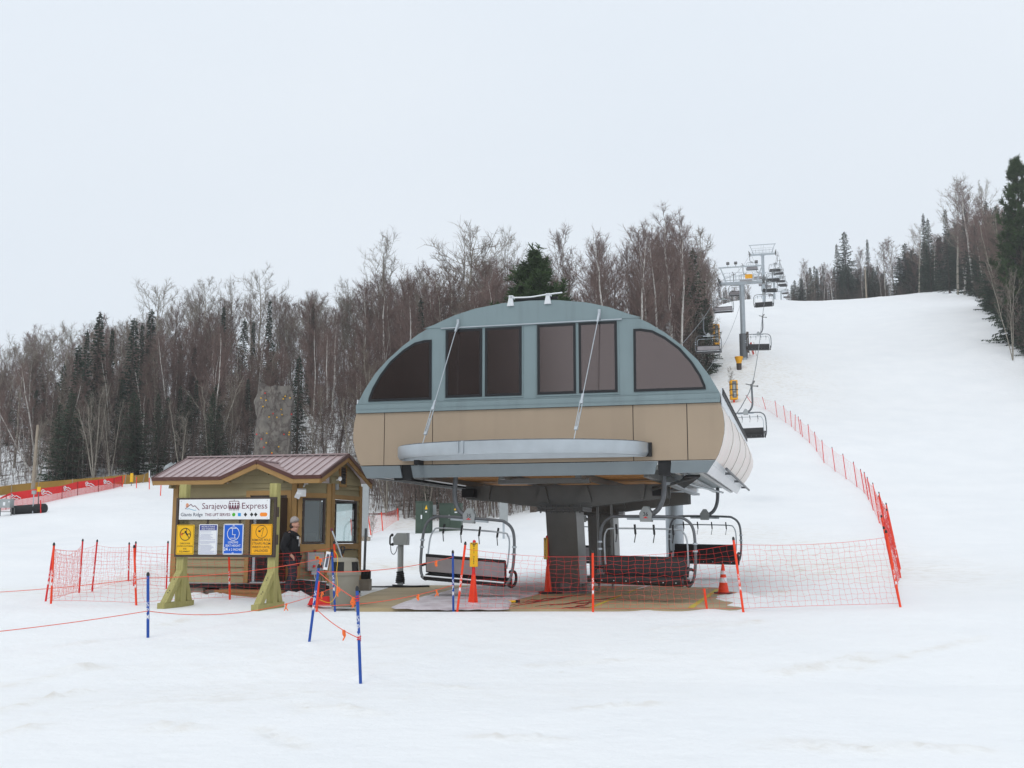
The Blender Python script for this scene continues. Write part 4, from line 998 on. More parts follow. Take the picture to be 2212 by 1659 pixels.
for q in ((FX0, FX1, FZ0, FZ0+.05), (FX0, FX1, FZ1-.05, FZ1), (FX0, FX0+.05, FZ0+.05, FZ1-.05), (FX1-.05, FX1, FZ0+.05, FZ1-.05)): mb.bx(q[0], q[1], FY-.025, FY+.025, q[2], q[3])
for x in (.62, 1.35): mb.bx(x-.02, x+.02, FY+.0, FY+.024, FZ0+.05, FZ1-.05)
for z in (1.35, 1.9):
    mb.bx(FX1, FX1+.03, FY-.01, FY+.06, z-.1, z+.1)
fr = mb.build('panel_frame', G['bronze'], sb)
mb = MB(); W_, H_ = FX1-FX0-.1, FZ1-FZ0-.1; sp = .030
for k in range(int((W_+H_*.6)/sp)+1):
    for sg in (1, -1):
        # diagonal strand clipped to the panel
        c = k*sp; x0 = c-H_*.6; za, zb = 0, H_; xa, xb = x0, c
        if xa < 0: za = (0-xa)/.6; xa = 0
        if xb > W_: zb = H_-(xb-W_)/.6; xb = W_
        if zb <= za: continue
        X0, X1 = FX0+.05+xa, FX0+.05+xb
        if sg < 0: X0, X1 = FX0+.05+W_-xa, FX0+.05+W_-xb
        mb.bar((X0, FY, FZ0+.05+za), (X1, FY, FZ0+.05+zb), .006, .003, up=(0, 1, 0))
mb.build('mesh_panel', G['bronze'], fr)
def fx(u): return FX0+(FX1-FX0)*u
def fz(v): return FZ1-(FZ1-FZ0)*v
# main sign
x0, x1, za, zb = fx(.035), fx(.942), fz(.37), fz(.03); YP = FY-.028
mb = MB(); mb.bx(x0, x1, YP-.008, YP, za, zb); ms = mb.build('name_sign', G['white'], sb)
yt = YP-.0095; sw, sh = x1-x0, zb-za
def sx(u): return x0+sw*u          # u from the left edge of the white sign
def sz(v): return zb-sh*v
mb = MB(); text_into(mb, 'Sarajevo', sx(.395), sz(.475), yt, sw*.275, sh*.30); text_into(mb, 'Express', sx(.835), sz(.475), yt, sw*.275, sh*.30); text_into(mb, 'THIS LIFT SERVES:', sx(.433), sz(.83), yt, sw*.285, sh*.14, bold=.014)
for u in (.257, .292, .455, .50): mb.bx(sx(u), sx(u+.012), yt-.0002, yt, sz(.475), sz(.468))
# four riders on a chair
c0, c1 = sx(.545), sx(.675); mb.ribbon([(c0, sz(.44)), (c0+.03, sz(.10)), (c1-.03, sz(.10)), (c1, sz(.44))], .012, yt-.001, yt); mb.ribbon([((c0+c1)/2, sz(.10)), ((c0+c1)/2, sz(.03))], .01, yt-.001, yt)
for k in range(4):
    x = c0+.045+k*(c1-c0-.09)/3
    mb.pxz(circ((x, sz(.22)), .017, 12), yt-.001, yt); mb.pxz([(x-.016, sz(.29)), (x+.016, sz(.29)), (x+.024, sz(.44)), (x-.024, sz(.44))], yt-.001, yt)
    mb.ribbon([(x-.016, sz(.44)), (x-.016, sz(.55))], .012, yt-.001, yt); mb.ribbon([(x+.016, sz(.44)), (x+.016, sz(.55))], .012, yt-.001, yt)
mb.ribbon([(c0+.02, sz(.455)), (c1-.02, sz(.455))], .014, yt-.001, yt)
mb.build('lettering', G['maroon'], ms)
mb = MB(); text_into(mb, 'Giants Ridge', sx(.143), sz(.83), yt, sw*.245, sh*.17, bold=.012); mb.build('lettering', G['greyink'], ms)
mb = MB(); mb.ribbon([(sx(.07), sz(.46)), (sx(.13), sz(.24)), (sx(.155), sz(.35)), (sx(.175), sz(.31)), (sx(.225), sz(.53))], .013, yt-.002, yt-.001); mb.build('mountain_mark', G['maroon'], ms)
mb = MB(); sp_ = [(sx(.088)+.030*(1-i/22*.75)*math.cos(i*.52+3.6)*1.1, sz(.27)+.040*(1-i/22*.75)*math.sin(i*.52+3.6)) for i in range(23)]; mb.ribbon(sp_, .011, yt-.001, yt); mb.build('sun_mark', G['signorange'], ms)
mb = MB(); mb.ribbon([(sx(.085), sz(.48)), (sx(.11), sz(.455)), (sx(.14), sz(.50)), (sx(.165), sz(.535)), (sx(.19), sz(.53))], .010, yt-.001, yt); mb.build('wave_mark', G['teal'], ms)
zc = sz(.765); r = .036
mb = MB(); mb.pxz(circ((sx(.61), zc), r), yt-.001, yt); mb.build('green_circle', G['signgreen'], ms)
mb = MB(); mb.bx(sx(.672)-.033, sx(.672)+.033, yt-.001, yt, zc-.033, zc+.033); mb.build('blue_square', G['signsky'], ms)
mb = MB()
for u in (.738, .806, .850): mb.pxz([(sx(u)-.038, zc), (sx(u), zc-.042), (sx(u)+.038, zc), (sx(u), zc+.042)], yt-.001, yt)
mb.build('black_diamond', G['ink'], ms)
mb = MB(); mb.pxz(rrect(sx(.895), sx(.975), zc-.038, zc+.038, .036), yt-.001, yt); mb.build('orange_oval', G['signorange'], ms)
mb = MB()
for u, v in ((.02, .08), (.02, .93), (.44, .95), (.97, .08), (.975, .94)): mb.ball((sx(u), yt, sz(v)), .007, 6, 4)
mb.build('screw', G['galv_dark'], ms)
def notice(u0, u1, v0, v1, name, c_back, c_edge):
    a, b, c, d = fx(u0), fx(u1), fz(v1), fz(v0); mb = MB()
    mb.pxz(rrect(a, b, c, d, .02), YP-.006, YP); o = mb.build(name, c_back, sb)
    mb = MB(); y = YP-.0072; rr = rrect(a+.018, b-.018, c+.018, d-.018, .012); mb.ribbon(rr, .006, y, y+.001, True); 
    if c_edge: mb.build('border', c_edge, o)
    return o, a, b, c, d
yy = YP-.0075
# yellow: check for loose clothing and equipment
o, a, b, c, d = notice(.018, .198, .458, .962, 'clothing_notice', G['yellow'], G['ink']); w, h = b-a, d-c; cx = (a+b)/2; cz = c+h*.68
mb = MB(); mb.ribbon(circ((cx, cz), w*.30, 28), .014, yy-.001, yy, True)
for i, s_ in enumerate(('CHECK FOR', 'LOOSE CLOTHING', 'AND', 'EQUIPMENT')): text_into(mb, s_, cx, c+h*(.35-.09*i), yy, w*(.58, .86, .2, .60)[i], h*.052, bold=.01)
mb.pxz(circ((cx+.0, cz+.055), .018, 10), yy-.001, yy); mb.ribbon([(cx+.0, cz+.05), (cx+.045, cz-.01)], .034, yy-.001, yy)
for q in ([(cx+.005, cz+.04), (cx-.06, cz+.01), (cx-.085, cz+.005)], [(cx+.02, cz+.05), (cx+.03, cz+.09), (cx+.01, cz+.12)], [(cx+.045, cz-.01), (cx+.09, cz+.02), (cx+.11, cz-.01)], [(cx+.045, cz-.01), (cx+.07, cz-.05), (cx+.10, cz-.08)]): mb.ribbon(q, .013, yy-.001, yy)
mb.build('lettering', G['ink'], o)
mb = MB(); X, Zz = cx-.085, cz
for k in range(3): mb.ribbon([(X+.035*math.cos(k*1.05), Zz+.04*math.sin(k*1.05)), (X-.035*math.cos(k*1.05), Zz-.04*math.sin(k*1.05))], .008, yy-.001, yy)
mb.build('warning_mark', G['red'], o)
# white: instructions and warnings
o, a, b, c, d = notice(.245, .432, .450, .958, 'instruction_notice', G['white'], G['paleink']); w, h = b-a, d-c
mb = MB(); mb.bx(a+.02, b-.02, yy-.0002, yy+.0012, d-h*.20, d-.02); hd_ = mb.build('heading_band', G['navy'], o)
mb = MB(); text_into(mb, 'INSTRUCTIONS', (a+b)/2, d-h*.105, yy-.001, w*.72, h*.05, bold=.012); text_into(mb, 'AND WARNINGS', (a+b)/2, d-h*.18, yy-.001, w*.74, h*.05, bold=.012); mb.build('lettering', G['white'], hd_)
mb = MB(); rng = random.Random(5); v = .235
while v < .95:
    x = a+.03+(rng.random() < .5)*.015; e = b-.03-rng.uniform(0, .35)*w
    mb.bx(x, e, yy-.001, yy, d-h*v-.004, d-h*v); v += rng.choice((.028, .028, .05))
mb.build('printed_lines', G['paleink'], o)
# blue: loading seat height
o, a, b, c, d = notice(.492, .690, .445, .955, 'seat_height_notice', G['signblue'], G['white']); w, h = b-a, d-c; cx = (a+b)/2; cz = c+h*.68
mb = MB(); mb.ribbon(rrect(a+.005, b-.005, c+.005, d-.005, .02), .012, yy-.001, yy+.001, True); mb.ribbon(circ((cx, cz), w*.30, 28), .012, yy-.001, yy, True)
text_into(mb, 'LOADING', cx-.0, c+h*.365, yy, w*.50, h*.07, bold=.01); text_into(mb, 'SEAT HEIGHT', cx-.0, c+h*.255, yy, w*.76, h*.07, bold=.01); text_into(mb, '± 2 INCHES', cx+w*.13, c+h*.125, yy, w*.66, h*.075, bold=.01); text_into(mb, '24', cx-w*.36, c+h*.125, yy, w*.20, h*.105, bold=.02)
for q in ([(cx-.06, cz+.105), (cx+.06, cz+.105)], [(cx-.02, cz+.105), (cx-.02, cz-.02), (cx+.01, cz-.02)], [(cx-.06, cz-.09), (cx+.06, cz-.09)], [(cx+.035, cz-.085), (cx+.035, cz-.02)], [(cx+.02, cz-.02), (cx+.05, cz-.02)]): mb.ribbon(q, .010, yy-.001, yy)
mb.bx(cx-.02, cx+.02, yy-.001, yy, d-.035, d-.025); mb.bx(cx-.02, cx+.02, yy-.001, yy, c+.025, c+.037)
mb.build('lettering', G['white'], o)
# amber: remove pole straps
o, a, b, c, d = notice(.765, .972, .450, .958, 'pole_strap_notice', G['yellow2'], G['ink']); w, h = b-a, d-c; cx = (a+b)/2; cz = c+h*.75
mb = MB(); mb.ribbon(circ((cx, cz), w*.27, 28), .009, yy-.001, yy, True)
for i, s_ in enumerate(('REMOVE POLE', 'STRAPS FROM', 'WRISTS UNTIL', 'UNLOADED')): text_into(mb, s_, cx, c+h*(.445-.115*i), yy, w*(.86, .86, .85, .66)[i], h*.075, bold=.008)
mb.ribbon([(cx+.045, cz+.08), (cx+.005, cz-.09)], .006, yy-.001, yy); mb.ribbon([(cx-.06, cz+.01), (cx-.02, cz+.03), (cx+.03, cz+.075), (cx+.045, cz+.08)], .008, yy-.001, yy); mb.ribbon([(cx-.06, cz+.012), (cx-.035, cz+.012)], .035, yy-.001, yy); mb.ribbon([(cx-.01, cz-.085), (cx+.02, cz-.085)], .006, yy-.001, yy)
mb.build('lettering', G['ink'], o)

# ------------------------------------------------------------------ person
def skin_mesh(name, nodes, edges, mat, parent, root=0, lv=2):
    me = bpy.data.meshes.new(name); keys = list(nodes); me.from_pydata([nodes[k][0] for k in keys], [(keys.index(a), keys.index(b)) for a, b in edges], [])
    o = link(name, me, None); sk = o.modifiers.new('skin', 'SKIN'); sk.use_smooth_shade = True
    for i, k in enumerate(keys):
        r = nodes[k][1]; d = me.skin_vertices[0].data[i]; d.radius = (r, r) if not isinstance(r, tuple) else r; d.use_root = (i == root)
    sb_ = o.modifiers.new('sub', 'SUBSURF'); sb_.levels = lv; sb_.render_levels = lv
    dg = bpy.context.evaluated_depsgraph_get(); dg.update(); ev = bpy.data.meshes.new_from_object(o.evaluated_get(dg))
    bpy.data.objects.remove(o); ev.materials.clear(); ev.materials.append(mat); ev.name = name
    return link(name, ev, parent)
pp = onz(*z1(1318, 1440), .06); pp = V((pp.x, pp.y, .05))
pe = thing('person', 'person in black hoodie, dark jeans and grey beanie standing at the hut doorway', 'person', pp, R(-3))
N_ = {'pel': ((.04, 0, .93), .12), 'bel': ((.02, 0, 1.08), .13), 'che': ((.0, 0, 1.28), .145), 'nek': ((.05, 0, 1.46), .058), 'hd0': ((.085, 0, 1.53), .07), 'hd1': ((.10, 0, 1.62), .088), 'hd2': ((.095, 0, 1.70), .075)}
E_ = [('pel', 'bel'), ('bel', 'che'), ('che', 'nek'), ('nek', 'hd0'), ('hd0', 'hd1'), ('hd1', 'hd2')]
for s, t in ((-1, 'r'), (1, 'l')):
    N_.update({'sh'+t: ((-.01, s*.17, 1.39), .065), 'el'+t: ((-.10, s*.25, 1.12), .045), 'wr'+t: ((.07, s*.225, .95), .030), 'pa'+t: ((.115, s*.205, .90), .034),
               'hp'+t: ((.04, s*.09, .88), .085), 'kn'+t: ((.12 if s < 0 else .03, s*.10, .50), .058), 'an'+t: ((-.03 if s < 0 else -.10, s*.10, .10), .042), 'to'+t: ((.13 if s < 0 else .06, s*.115, .04), .035)})
    E_ += [('che', 'sh'+t), ('sh'+t, 'el'+t), ('el'+t, 'wr'+t), ('wr'+t, 'pa'+t), ('pel', 'hp'+t), ('hp'+t, 'kn'+t), ('kn'+t, 'an'+t), ('an'+t, 'to'+t)]
    for i in range(4):
        yo = s*(.205+(.012-.010*i)); N_['f%d%s' % (i, t)] = ((.150-.012*i, yo+s*.012*(1.5-i), .865-.006*i), .010); N_['g%d%s' % (i, t)] = ((.150-.018*i, yo+s*.010*(1.5-i)-s*.012, .825-.004*i), .009)
        E_ += [('pa'+t, 'f%d%s' % (i, t)), ('f%d%s' % (i, t), 'g%d%s' % (i, t))]
    N_['th'+t] = ((.15, s*.18, .92), .011); N_['tj'+t] = ((.175, s*.165, .90), .009); E_ += [('pa'+t, 'th'+t), ('th'+t, 'tj'+t)]
N_['nos'] = ((.196, 0, 1.605), .014); N_['chi'] = ((.165, 0, 1.535), .030); N_['brw'] = ((.165, 0, 1.65), .045)
E_ += [('hd1', 'nos'), ('hd0', 'chi'), ('hd1', 'brw')]
for s in (-1, 1): N_['ear%d' % s] = ((.085, s*.09, 1.61), .018); E_.append(('hd1', 'ear%d' % s))
skin_mesh('body', N_, E_, G['skin'], pe)
mb = MB()
for s in (-1, 1): mb.ball((.178, s*.034, 1.63), .010, 8, 6)
mb.bx(.182, .190, -.022, .022, 1.553, 1.561); mb.build('face_detail', G['hair'], pe)
HN = {'p': ((.045, 0, .93), (.20, .19)), 'b': ((.03, 0, 1.08), (.215, .20)), 'c': ((.0, 0, 1.27), (.225, .215)), 'u': ((.015, 0, 1.41), (.165, .165)), 'n': ((.045, 0, 1.50), .115), 'h': ((-.09, 0, 1.47), .11)}
HE = [('p', 'b'), ('b', 'c'), ('c', 'u'), ('u', 'n'), ('u', 'h')]
for s, t in ((-1, 'r'), (1, 'l')):
    HN.update({'s'+t: ((-.01, s*.20, 1.385), .115), 'm'+t: ((-.06, s*.25, 1.24), .105), 'e'+t: ((-.10, s*.272, 1.11), .095), 'w'+t: ((.07, s*.235, .945), .066)}); HE += [('c', 's'+t), ('s'+t, 'm'+t), ('m'+t, 'e'+t), ('e'+t, 'w'+t)]
skin_mesh('hoodie', HN, HE, G['hoodie'], pe, 1)
mb = MB(); mb.box((.19, -.11, 1.33), (.012, .05, .06), Matrix.Rotation(-.5, 3, 'Z')); mb.tube([(.205, -.06, 1.33), (.215, -.07, 1.22), (.21, -.06, 1.14)], .006, 6); mb.tube([(.21, .04, 1.33), (.215, .04, 1.2)], .005, 6); mb.build('hoodie_print', G['white'], pe)
JN = {'p': ((.04, 0, .93), (.17, .165))}; JE = []
for s, t in ((-1, 'r'), (1, 'l')):
    kx, ax = (.12, -.03) if s < 0 else (.03, -.10)
    JN.update({'h'+t: ((.045, s*.095, .84), .13), 'k'+t: ((kx, s*.10, .50), .098), 'c'+t: ((kx*.5+ax*.5+.0, s*.10, .32), .09), 'a'+t: ((ax, s*.10, .11), .088)}); JE += [('p', 'h'+t), ('h'+t, 'k'+t), ('k'+t, 'c'+t), ('c'+t, 'a'+t)]
skin_mesh('jeans', JN, JE, G['jeans'], pe)
for s in (-1, 1):
    ax = -.03 if s < 0 else -.10
    skin_mesh('boot', {'h': ((ax-.03, s*.10, .06), .052), 'm': ((ax+.07, s*.108, .052), .050), 't': ((ax+.18, s*.118, .045), .044)}, [('h', 'm'), ('m', 't')], G['shoe'], pe)
skin_mesh('beanie', {'a': ((.09, 0, 1.665), (.125, .12)), 'b': ((.075, 0, 1.72), (.125, .118)), 'c': ((.05, 0, 1.78), (.085, .085)), 'd': ((.035, 0, 1.81), .04)}, [('a', 'b'), ('b', 'c'), ('c', 'd')], G['beanie'], pe)
mb = MB(); mb.ball((.035, 0, 1.60), (.075, .085, .075), 12, 8); mb.build('hair', G['hair'], pe, 180)
# ------------------------------------------------------------------ poles, ropes and safety nets
def bend(vs, r):
    """wrap flat lettering on a round pole"""
    return [(r*math.sin(x/r), -r*math.cos(x/r), z) for x, y, z in vs]
def pole_geo(t, A, B, r, mat, letters='SPM', cap=True, lpos=.30, foot=True, name='pole'):
    """A foot, B top, in the frame of t"""
    A, B = V(A), V(B); d = B-A; L = d.length; n = d.normalized()
    mb = MB(); mb.tube([A-n*.05, B], r, 10); po = mb.build(name, mat, t, 40)
    if cap:
        mb = MB(); mb.tube([B-n*.001, B+n*.03, B+n*.055, B+n*.065], [r*1.12, r*1.12, r*.75, r*.2], 10); mb.build('cap', G['ink'], po, 40)
    if letters:
        q = V((0, 0, 1)).rotation_difference(n).to_matrix(); mb = MB(); h = min(.085, L*.075)
        for i, ch in enumerate(letters):
            t_ = MB(); text_into(t_, ch, 0, L*lpos+(len(letters)-1-i)*h*1.35, 0, r*1.7, h, bold=.02); vs = bend(t_.v, r*1.04)
            mb.add([A+q @ V(v) for v in vs], t_.f)
        mb.build('lettering', G['white'], po)
    return po
def top_of(base, pxt):
    """top of a pole standing at base whose tip is seen at pxt (same distance)"""
    return at(pxt[0], pxt[1], base.y)
def pole(name, label, cat, bpx, tpx, mat, r=.021, group=None, Y=None, letters='SPM', lpos=.30, cap=True):
    b = gp(bpx[0], Y) if Y else hit(*bpx); t = top_of(b, tpx); o = thing(name, label, cat, b, 0, group)
    pole_geo(o, (0, 0, 0), t-b, r, mat, letters, cap, lpos); return o, b, t
BG = 'blue slalom poles that carry the lift line rope'
pA, bA, tA = pole('slalom_pole', 'upright blue slalom pole left of the notice board, in open snow', 'slalom pole', (319.5, 1378), (319.7, 1244), G['blue'], .024, BG)
pB, bB, tB = pole('slalom_pole', 'nearest blue slalom pole in the foreground snow with knotted red rope', 'slalom pole', (779, 1477), (771.5, 1276), G['blue'], .021, BG, lpos=.47)
pC, bC, tC = pole('slalom_pole', 'tilting blue slalom pole with ropes fanning from its top', 'slalom pole', z6(228, 1078), z6(324, 318), G['blue'], .022, BG, lpos=.42)
pE, bE, tE = pole('slalom_pole', 'blue slalom pole beside the amber wait marker at the edge of the loading deck', 'slalom pole', z6(1727, 682), z6(1721, 165), G['blue'], .022, BG, Y=21.0, lpos=.28)
pD, bD, tD = pole('slalom_pole', 'leaning blue slalom pole with a white tag before the trash can', 'slalom pole', z1(1755, 1485), z1(1725, 1015), G['blue'], .022, BG, Y=21.6, lpos=.36)
OG = 'short orange stub poles in the snow'
pole('stub_pole', 'short orange stub pole beside the left foot of the notice board', 'stub pole', z1(372, 1385), z1(352, 1222), G['orange'], .022, OG, Y=23.4, letters='', cap=False)
pole('stub_pole', 'short orange stub pole directly behind the tilting blue pole', 'stub pole', z1(1578, 1450), z1(1600, 1292), G['orange'], .024, OG, Y=21.9, letters='', cap=False)
pole('stub_pole', 'short orange stub pole at the deck edge left of the traffic cone', 'stub pole', z3(1940, 930), z3(1923, 797), G['orange'], .022, OG, Y=20.95, letters='', cap=False)
mb = MB(); ta = thing('pole_tag', 'white rectangular tag hanging on the leaning blue pole in front of the hut', 'tag', tD+V((-.09, -.04, -.05)), 0); mb.box((0, 0, -.12), (.085, .01, .36), Matrix.Rotation(.16, 3, 'Y')); tg = mb.build('card', G['white'], ta)
mb = MB(); mb.box((.005, -.0065, -.12), (.05, .002, .26), Matrix.Rotation(.16, 3, 'Y')); mb.build('printed_lines', G['greyink'], ta)
mb = MB(); mb.tube(smooth_path([tD+V((.05, -.05, .03)), tD+V((.13, -.08, -.1)), tD+V((.12, -.1, -.4)), tD+V((.14, -.1, -.75)), tD+V((.02, -.12, -.98)), tD+V((-.2, -.14, -.93))]), .006, 5); tag(mb.build('yellow_cord', G['yellow'], None, 60), 'thin yellow cord trailing from the top of the orange pole by the trash can', 'cord')
def sagpts(a, b, s, n=14): return [V(a).lerp(V(b), i/n)-V((0, 0, s*4*(i/n)*(1-i/n))) for i in range(n+1)]
def ribbon_flag(parent, p, seed):
    rng = random.Random(seed); mb = MB()
    for k in range(3):
        x, y = rng.uniform(-.02, .02), rng.uniform(-.02, .02); L = rng.uniform(.07, .14); w = .011
        P = [(x, y, .01), (x+rng.uniform(-.03, .03), y-.01, -L*.5), (x+rng.uniform(-.04, .04), y, -L)]
        for i in range(2):
            a, b = V(P[i]), V(P[i+1]); mb.add([p+a-V((w, 0, 0)), p+a+V((w, 0, 0)), p+b+V((w, .004, 0)), p+b-V((w, -.004, 0))], [(0, 1, 2, 3)])
    mb.box(p, (.02, .02, .02)); mb.build('ribbon', G['ribbon'], parent)
def rope(label, pts_list, flags=(), r=.0065):
    """flags: (segment, fraction)"""
    mb = MB(); segs = []
    for a, b, s in pts_list:
        P = sagpts(a, b, s); mb.tube(P, r, 5); segs.append(P)
    o = mb.build('guide_rope', G['ropeo'], None, 60); tag(o, label, 'rope', 'thin orange ropes strung between poles')
    for i, (sg, f) in enumerate(flags):
        P = segs[sg]; ribbon_flag(o, P[int(f*(len(P)-1))], i*7+len(label))
    return o
def frac(b, t, f): return b.lerp(t, f)+V((0, -.024, 0))
LA = at(-40, 1281, 22.5); LB = at(-40, 1368, bA.y-1.5)
rope('upper orange rope from the left edge past the notice board to the white tagged pole', [(LA, frac(bA, tA, .965), .03), (frac(bA, tA, .965), frac(bD, tD, .93), .09)], [(1, .93)])
rope('lower orange rope from the left edge past the left blue pole towards the hut', [(LB, frac(bA, tA, .43), .02), (frac(bA, tA, .43), frac(bD, tD, .42), .24)], [(1, .72), (1, .93)])
rope('upper orange rope from the tilting blue pole to the blue pole by the deck', [(frac(bC, tC, .95), frac(bE, tE, .94), .09)], [(0, .92)])
rope('lower orange rope from the tilting blue pole to the blue pole by the deck', [(frac(bC, tC, .48), frac(bE, tE, .46), .10)], [(0, .74), (0, .92)])
rope('upper orange rope slanting down from the tilting blue pole to the nearest blue pole', [(frac(bC, tC, .955), frac(bB, tB, .90), .02)], [(0, .62), (0, .93)])
rope('lower orange rope slanting from the tilting blue pole to the nearest blue pole', [(frac(bC, tC, .475), frac(bB, tB, .49), .05)], [(0, .72)])
for f in (.90, .93, .49, .485):
    p = bB.lerp(tB, f); mb = MB(); q = []
    for i in range(26): a = i*.6; q.append(p+V((.026*math.cos(a), .026*math.sin(a), (i-13)*.0026)))
    mb.tube(q, .005, 4); k = mb.build('rope_knot', G['netred'], None, 60); k.parent = pB; k.matrix_parent_inverse = Matrix.Translation(-pB.location); KIDS.setdefault(pB, []).append(k)

def net_geo(posts, rows, cell, r, seed=1, sag=.05, wob=.022, dip=.03):
    """posts: (bottom, top) points; a knotted net hung between them"""
    rng = random.Random(seed); mb = MB(); cols = []
    for (b0, t0), (b1, t1) in zip(posts[:-1], posts[1:]):
        L = ((b1-b0).length+(t1-t0).length)/2; n = max(2, int(L/cell))
        for i in range(n):
            u = i/n; s = 4*u*(1-u); cols.append((b0.lerp(b1, u)+V((0, 0, dip*s*.3)), t0.lerp(t1, u)-V((0, 0, sag*s*min(1, L/3)))))
    cols.append(posts[-1]); grid = []
    for c, (b, t) in enumerate(cols):
        k = 0 if c in (0, len(cols)-1) else 1
        grid.append([b.lerp(t, j/rows)+V((rng.uniform(-wob, wob)*k, rng.uniform(-wob, wob)*k, rng.uniform(-wob, wob)*k*(0 < j < rows))) for j in range(rows+1)])
    for c in grid: mb.tube(c, r, 3, cap=False)
    for j in range(rows+1): mb.tube([c[j] for c in grid], r*(1.9 if j in (0, rows) else 1), 3, cap=False)
    return mb
def fence(name, label, cat, posts, rows, cell, r, mat, pmat, pr_=.021, group=None, letters='SPM', seed=1, inset=(.05, .94), sag=.05, skip=(), lpos=.3, caps=True):
    o = thing(name, label, cat, posts[0][0], 0, group); O = posts[0][0]; PP = [(b-O, t-O) for b, t in posts]
    net_geo([(b.lerp(t, inset[0]), b.lerp(t, inset[1])) for b, t in PP], rows, cell, r, seed, sag).build('net', mat, o)
    for i, (b, t) in enumerate(PP):
        if i not in skip: pole_geo(o, b, t, pr_, pmat, letters, caps, lpos, name='pole')
    return o
def P2(bpx, tpx, Y): b = gp(bpx[0], Y); return (b, at(tpx[0], tpx[1], b.y))
NG = 'red safety net fences'
l1 = P2(z5(393, 1400), z5(416, 930), 22.3); l2 = P2(z5(1051, 1388), z5(1036, 948), 22.4); l3 = P2(z1(757, 1525), z1(748, 1000), 22.9); l4 = P2(z1(1810, 1482), z1(1745, 938), 23.3)
fence('safety_net_fence', 'red net fence running behind the notice board in front of the hut', 'net fence', [l1, l2, l3, l4], 12, .135, .0020, G['netred'], G['orange'], .022, NG, seed=2, sag=.09)
l0 = P2(z5(352, 1305), z5(416, 935), 24.); m1 = P2(z5(610, 1291), z5(638, 897), 27.3); 
fence('safety_net_fence', 'short red net fence receding from the far left corner pole', 'net fence', [l1, m1], 11, .15, .0020, G['netpink'], G['red'], .021, NG, seed=3, sag=.2, skip=(0,))
m2 = P2(z5(710, 1283), z5(749, 902), 27.7); m3 = P2(z5(990, 1175), z5(997, 922), 29.5); m4 = P2(z5(1032, 1190), z5(1048, 915), 29.0); m5 = P2(z5(1283, 1241), z5(1296, 912), 28.8)
fence('safety_net_fence', 'red net fence ending at the left wall of the hut', 'net fence', [l0, m2, m3, m4, m5], 11, .15, .0020, G['netpink'], G['red'], .021, NG, seed=4, sag=.08)
r0 = P2(z3(362, 880), z3(412, 520), 20.9); r1 = P2(z3(1220, 928), z3(1218, 572), 20.75); r2 = P2(z3(2170, 932), z3(2108, 490), 20.7); r3 = P2(z7(1330, 1530), z7(1236, 1048), 21.9)
fence('safety_net_fence', 'red net fence with four orange poles along the front edge of the loading deck', 'net fence', [r0, r1, r2, r3], 12, .135, .0021, G['netred'], G['orange'], .023, NG, seed=5, sag=.07)
ch = [((1318, 1420), (1221, 1022), 24.), ((1308, 1312), (1205, 945), 26.5), ((1332, 1182), (1240, 900), 33.), ((1330, 1140), (1236, 860), 36.), ((1262, 1020), (1188, 785), 43), ((1240, 968), (1186, 808), 48), ((1190, 897), (1147, 722), 53),
      ((1150, 852), (1110, 684), 58.5), ((1118, 812), (1090, 650), 62.), ((1091, 787), (1065, 630), 65), ((1042, 733), (1018, 581), 68), ((970, 680), (948, 528), 70.5), ((897, 622), (876, 483), 74), ((823, 571), (809, 435), 77), ((775, 507), (760, 381), 81), ((727, 452), (717, 330), 84),
      ((680, 412), (667, 300), 87.5), ((667, 392), (652, 279), 89.), ((631, 377), (632, 266), 90.5), ((607, 353), (599, 241), 92.5), ((570, 313), (554, 206), 95.5), ((512, 277), (498, 173), 98.5), ((436, 248), (414, 148), 102), ((350, 226), (306, 136), 104.)]
pc = [r3]+[P2(z7(*b), z7(*t), Y) for b, t, Y in ch]
fence('safety_net_fence', 'long red net fence curving up the ski slope on the right', 'net fence', pc[:8], 10, .18, .0028, G['netred'], G['orange'], .022, NG, seed=6, sag=.06, skip=(0,))
fence('safety_net_fence', 'upper pink red net fence of thin poles fading up the slope below the lift line', 'net fence', pc[7:], 8, .42, .0034, G['netpink'], G['red'], .026, NG, seed=7, sag=.10, skip=(0,), letters='')
q1 = P2((1587, 880), (1585, 820), 104); q0 = P2((1612, 905), (1600, 878), 103.)
# fence behind the hut and the dark red one by the trees
c5 = lambda x, y: ((1400+x*500/1659)/1.8517, (1950+y*500/1659)/1.8517)
d1 = P2(c5(278, 660), c5(240, 358), 63.6); d2 = P2(c5(435, 610), c5(415, 328), 67.5); d3 = P2(c5(640, 508), c5(633, 274), 80.); d00 = P2((760, 1172), (758, 1122), 62.)
fence('safety_net_fence', 'orange poles with thin red net between hut and terminal', 'net fence', [d00, d1, d2, d3], 8, .4, .004, G['netpink'], G['orange'], .034, NG, seed=8, sag=.1, letters='')
e1 = (gp(c5(250, 0)[0], 82)+V((0, 0, -.3)), at(*c5(250, 342), 82)); e2 = (gp(c5(470, 0)[0], 83)+V((0, 0, -.3)), at(*c5(470, 330), 83)); e3 = (gp(c5(640, 0)[0], 84)+V((0, 0, -.3)), at(*c5(640, 275), 84))
fence('mesh_fence', 'dark red mesh fence at the foot of the trees behind the hut', 'net fence', [e1, e2, e3], 16, .10, .012, G['netdark'], G['netdark'], .03, None, seed=9, letters='', caps=False)

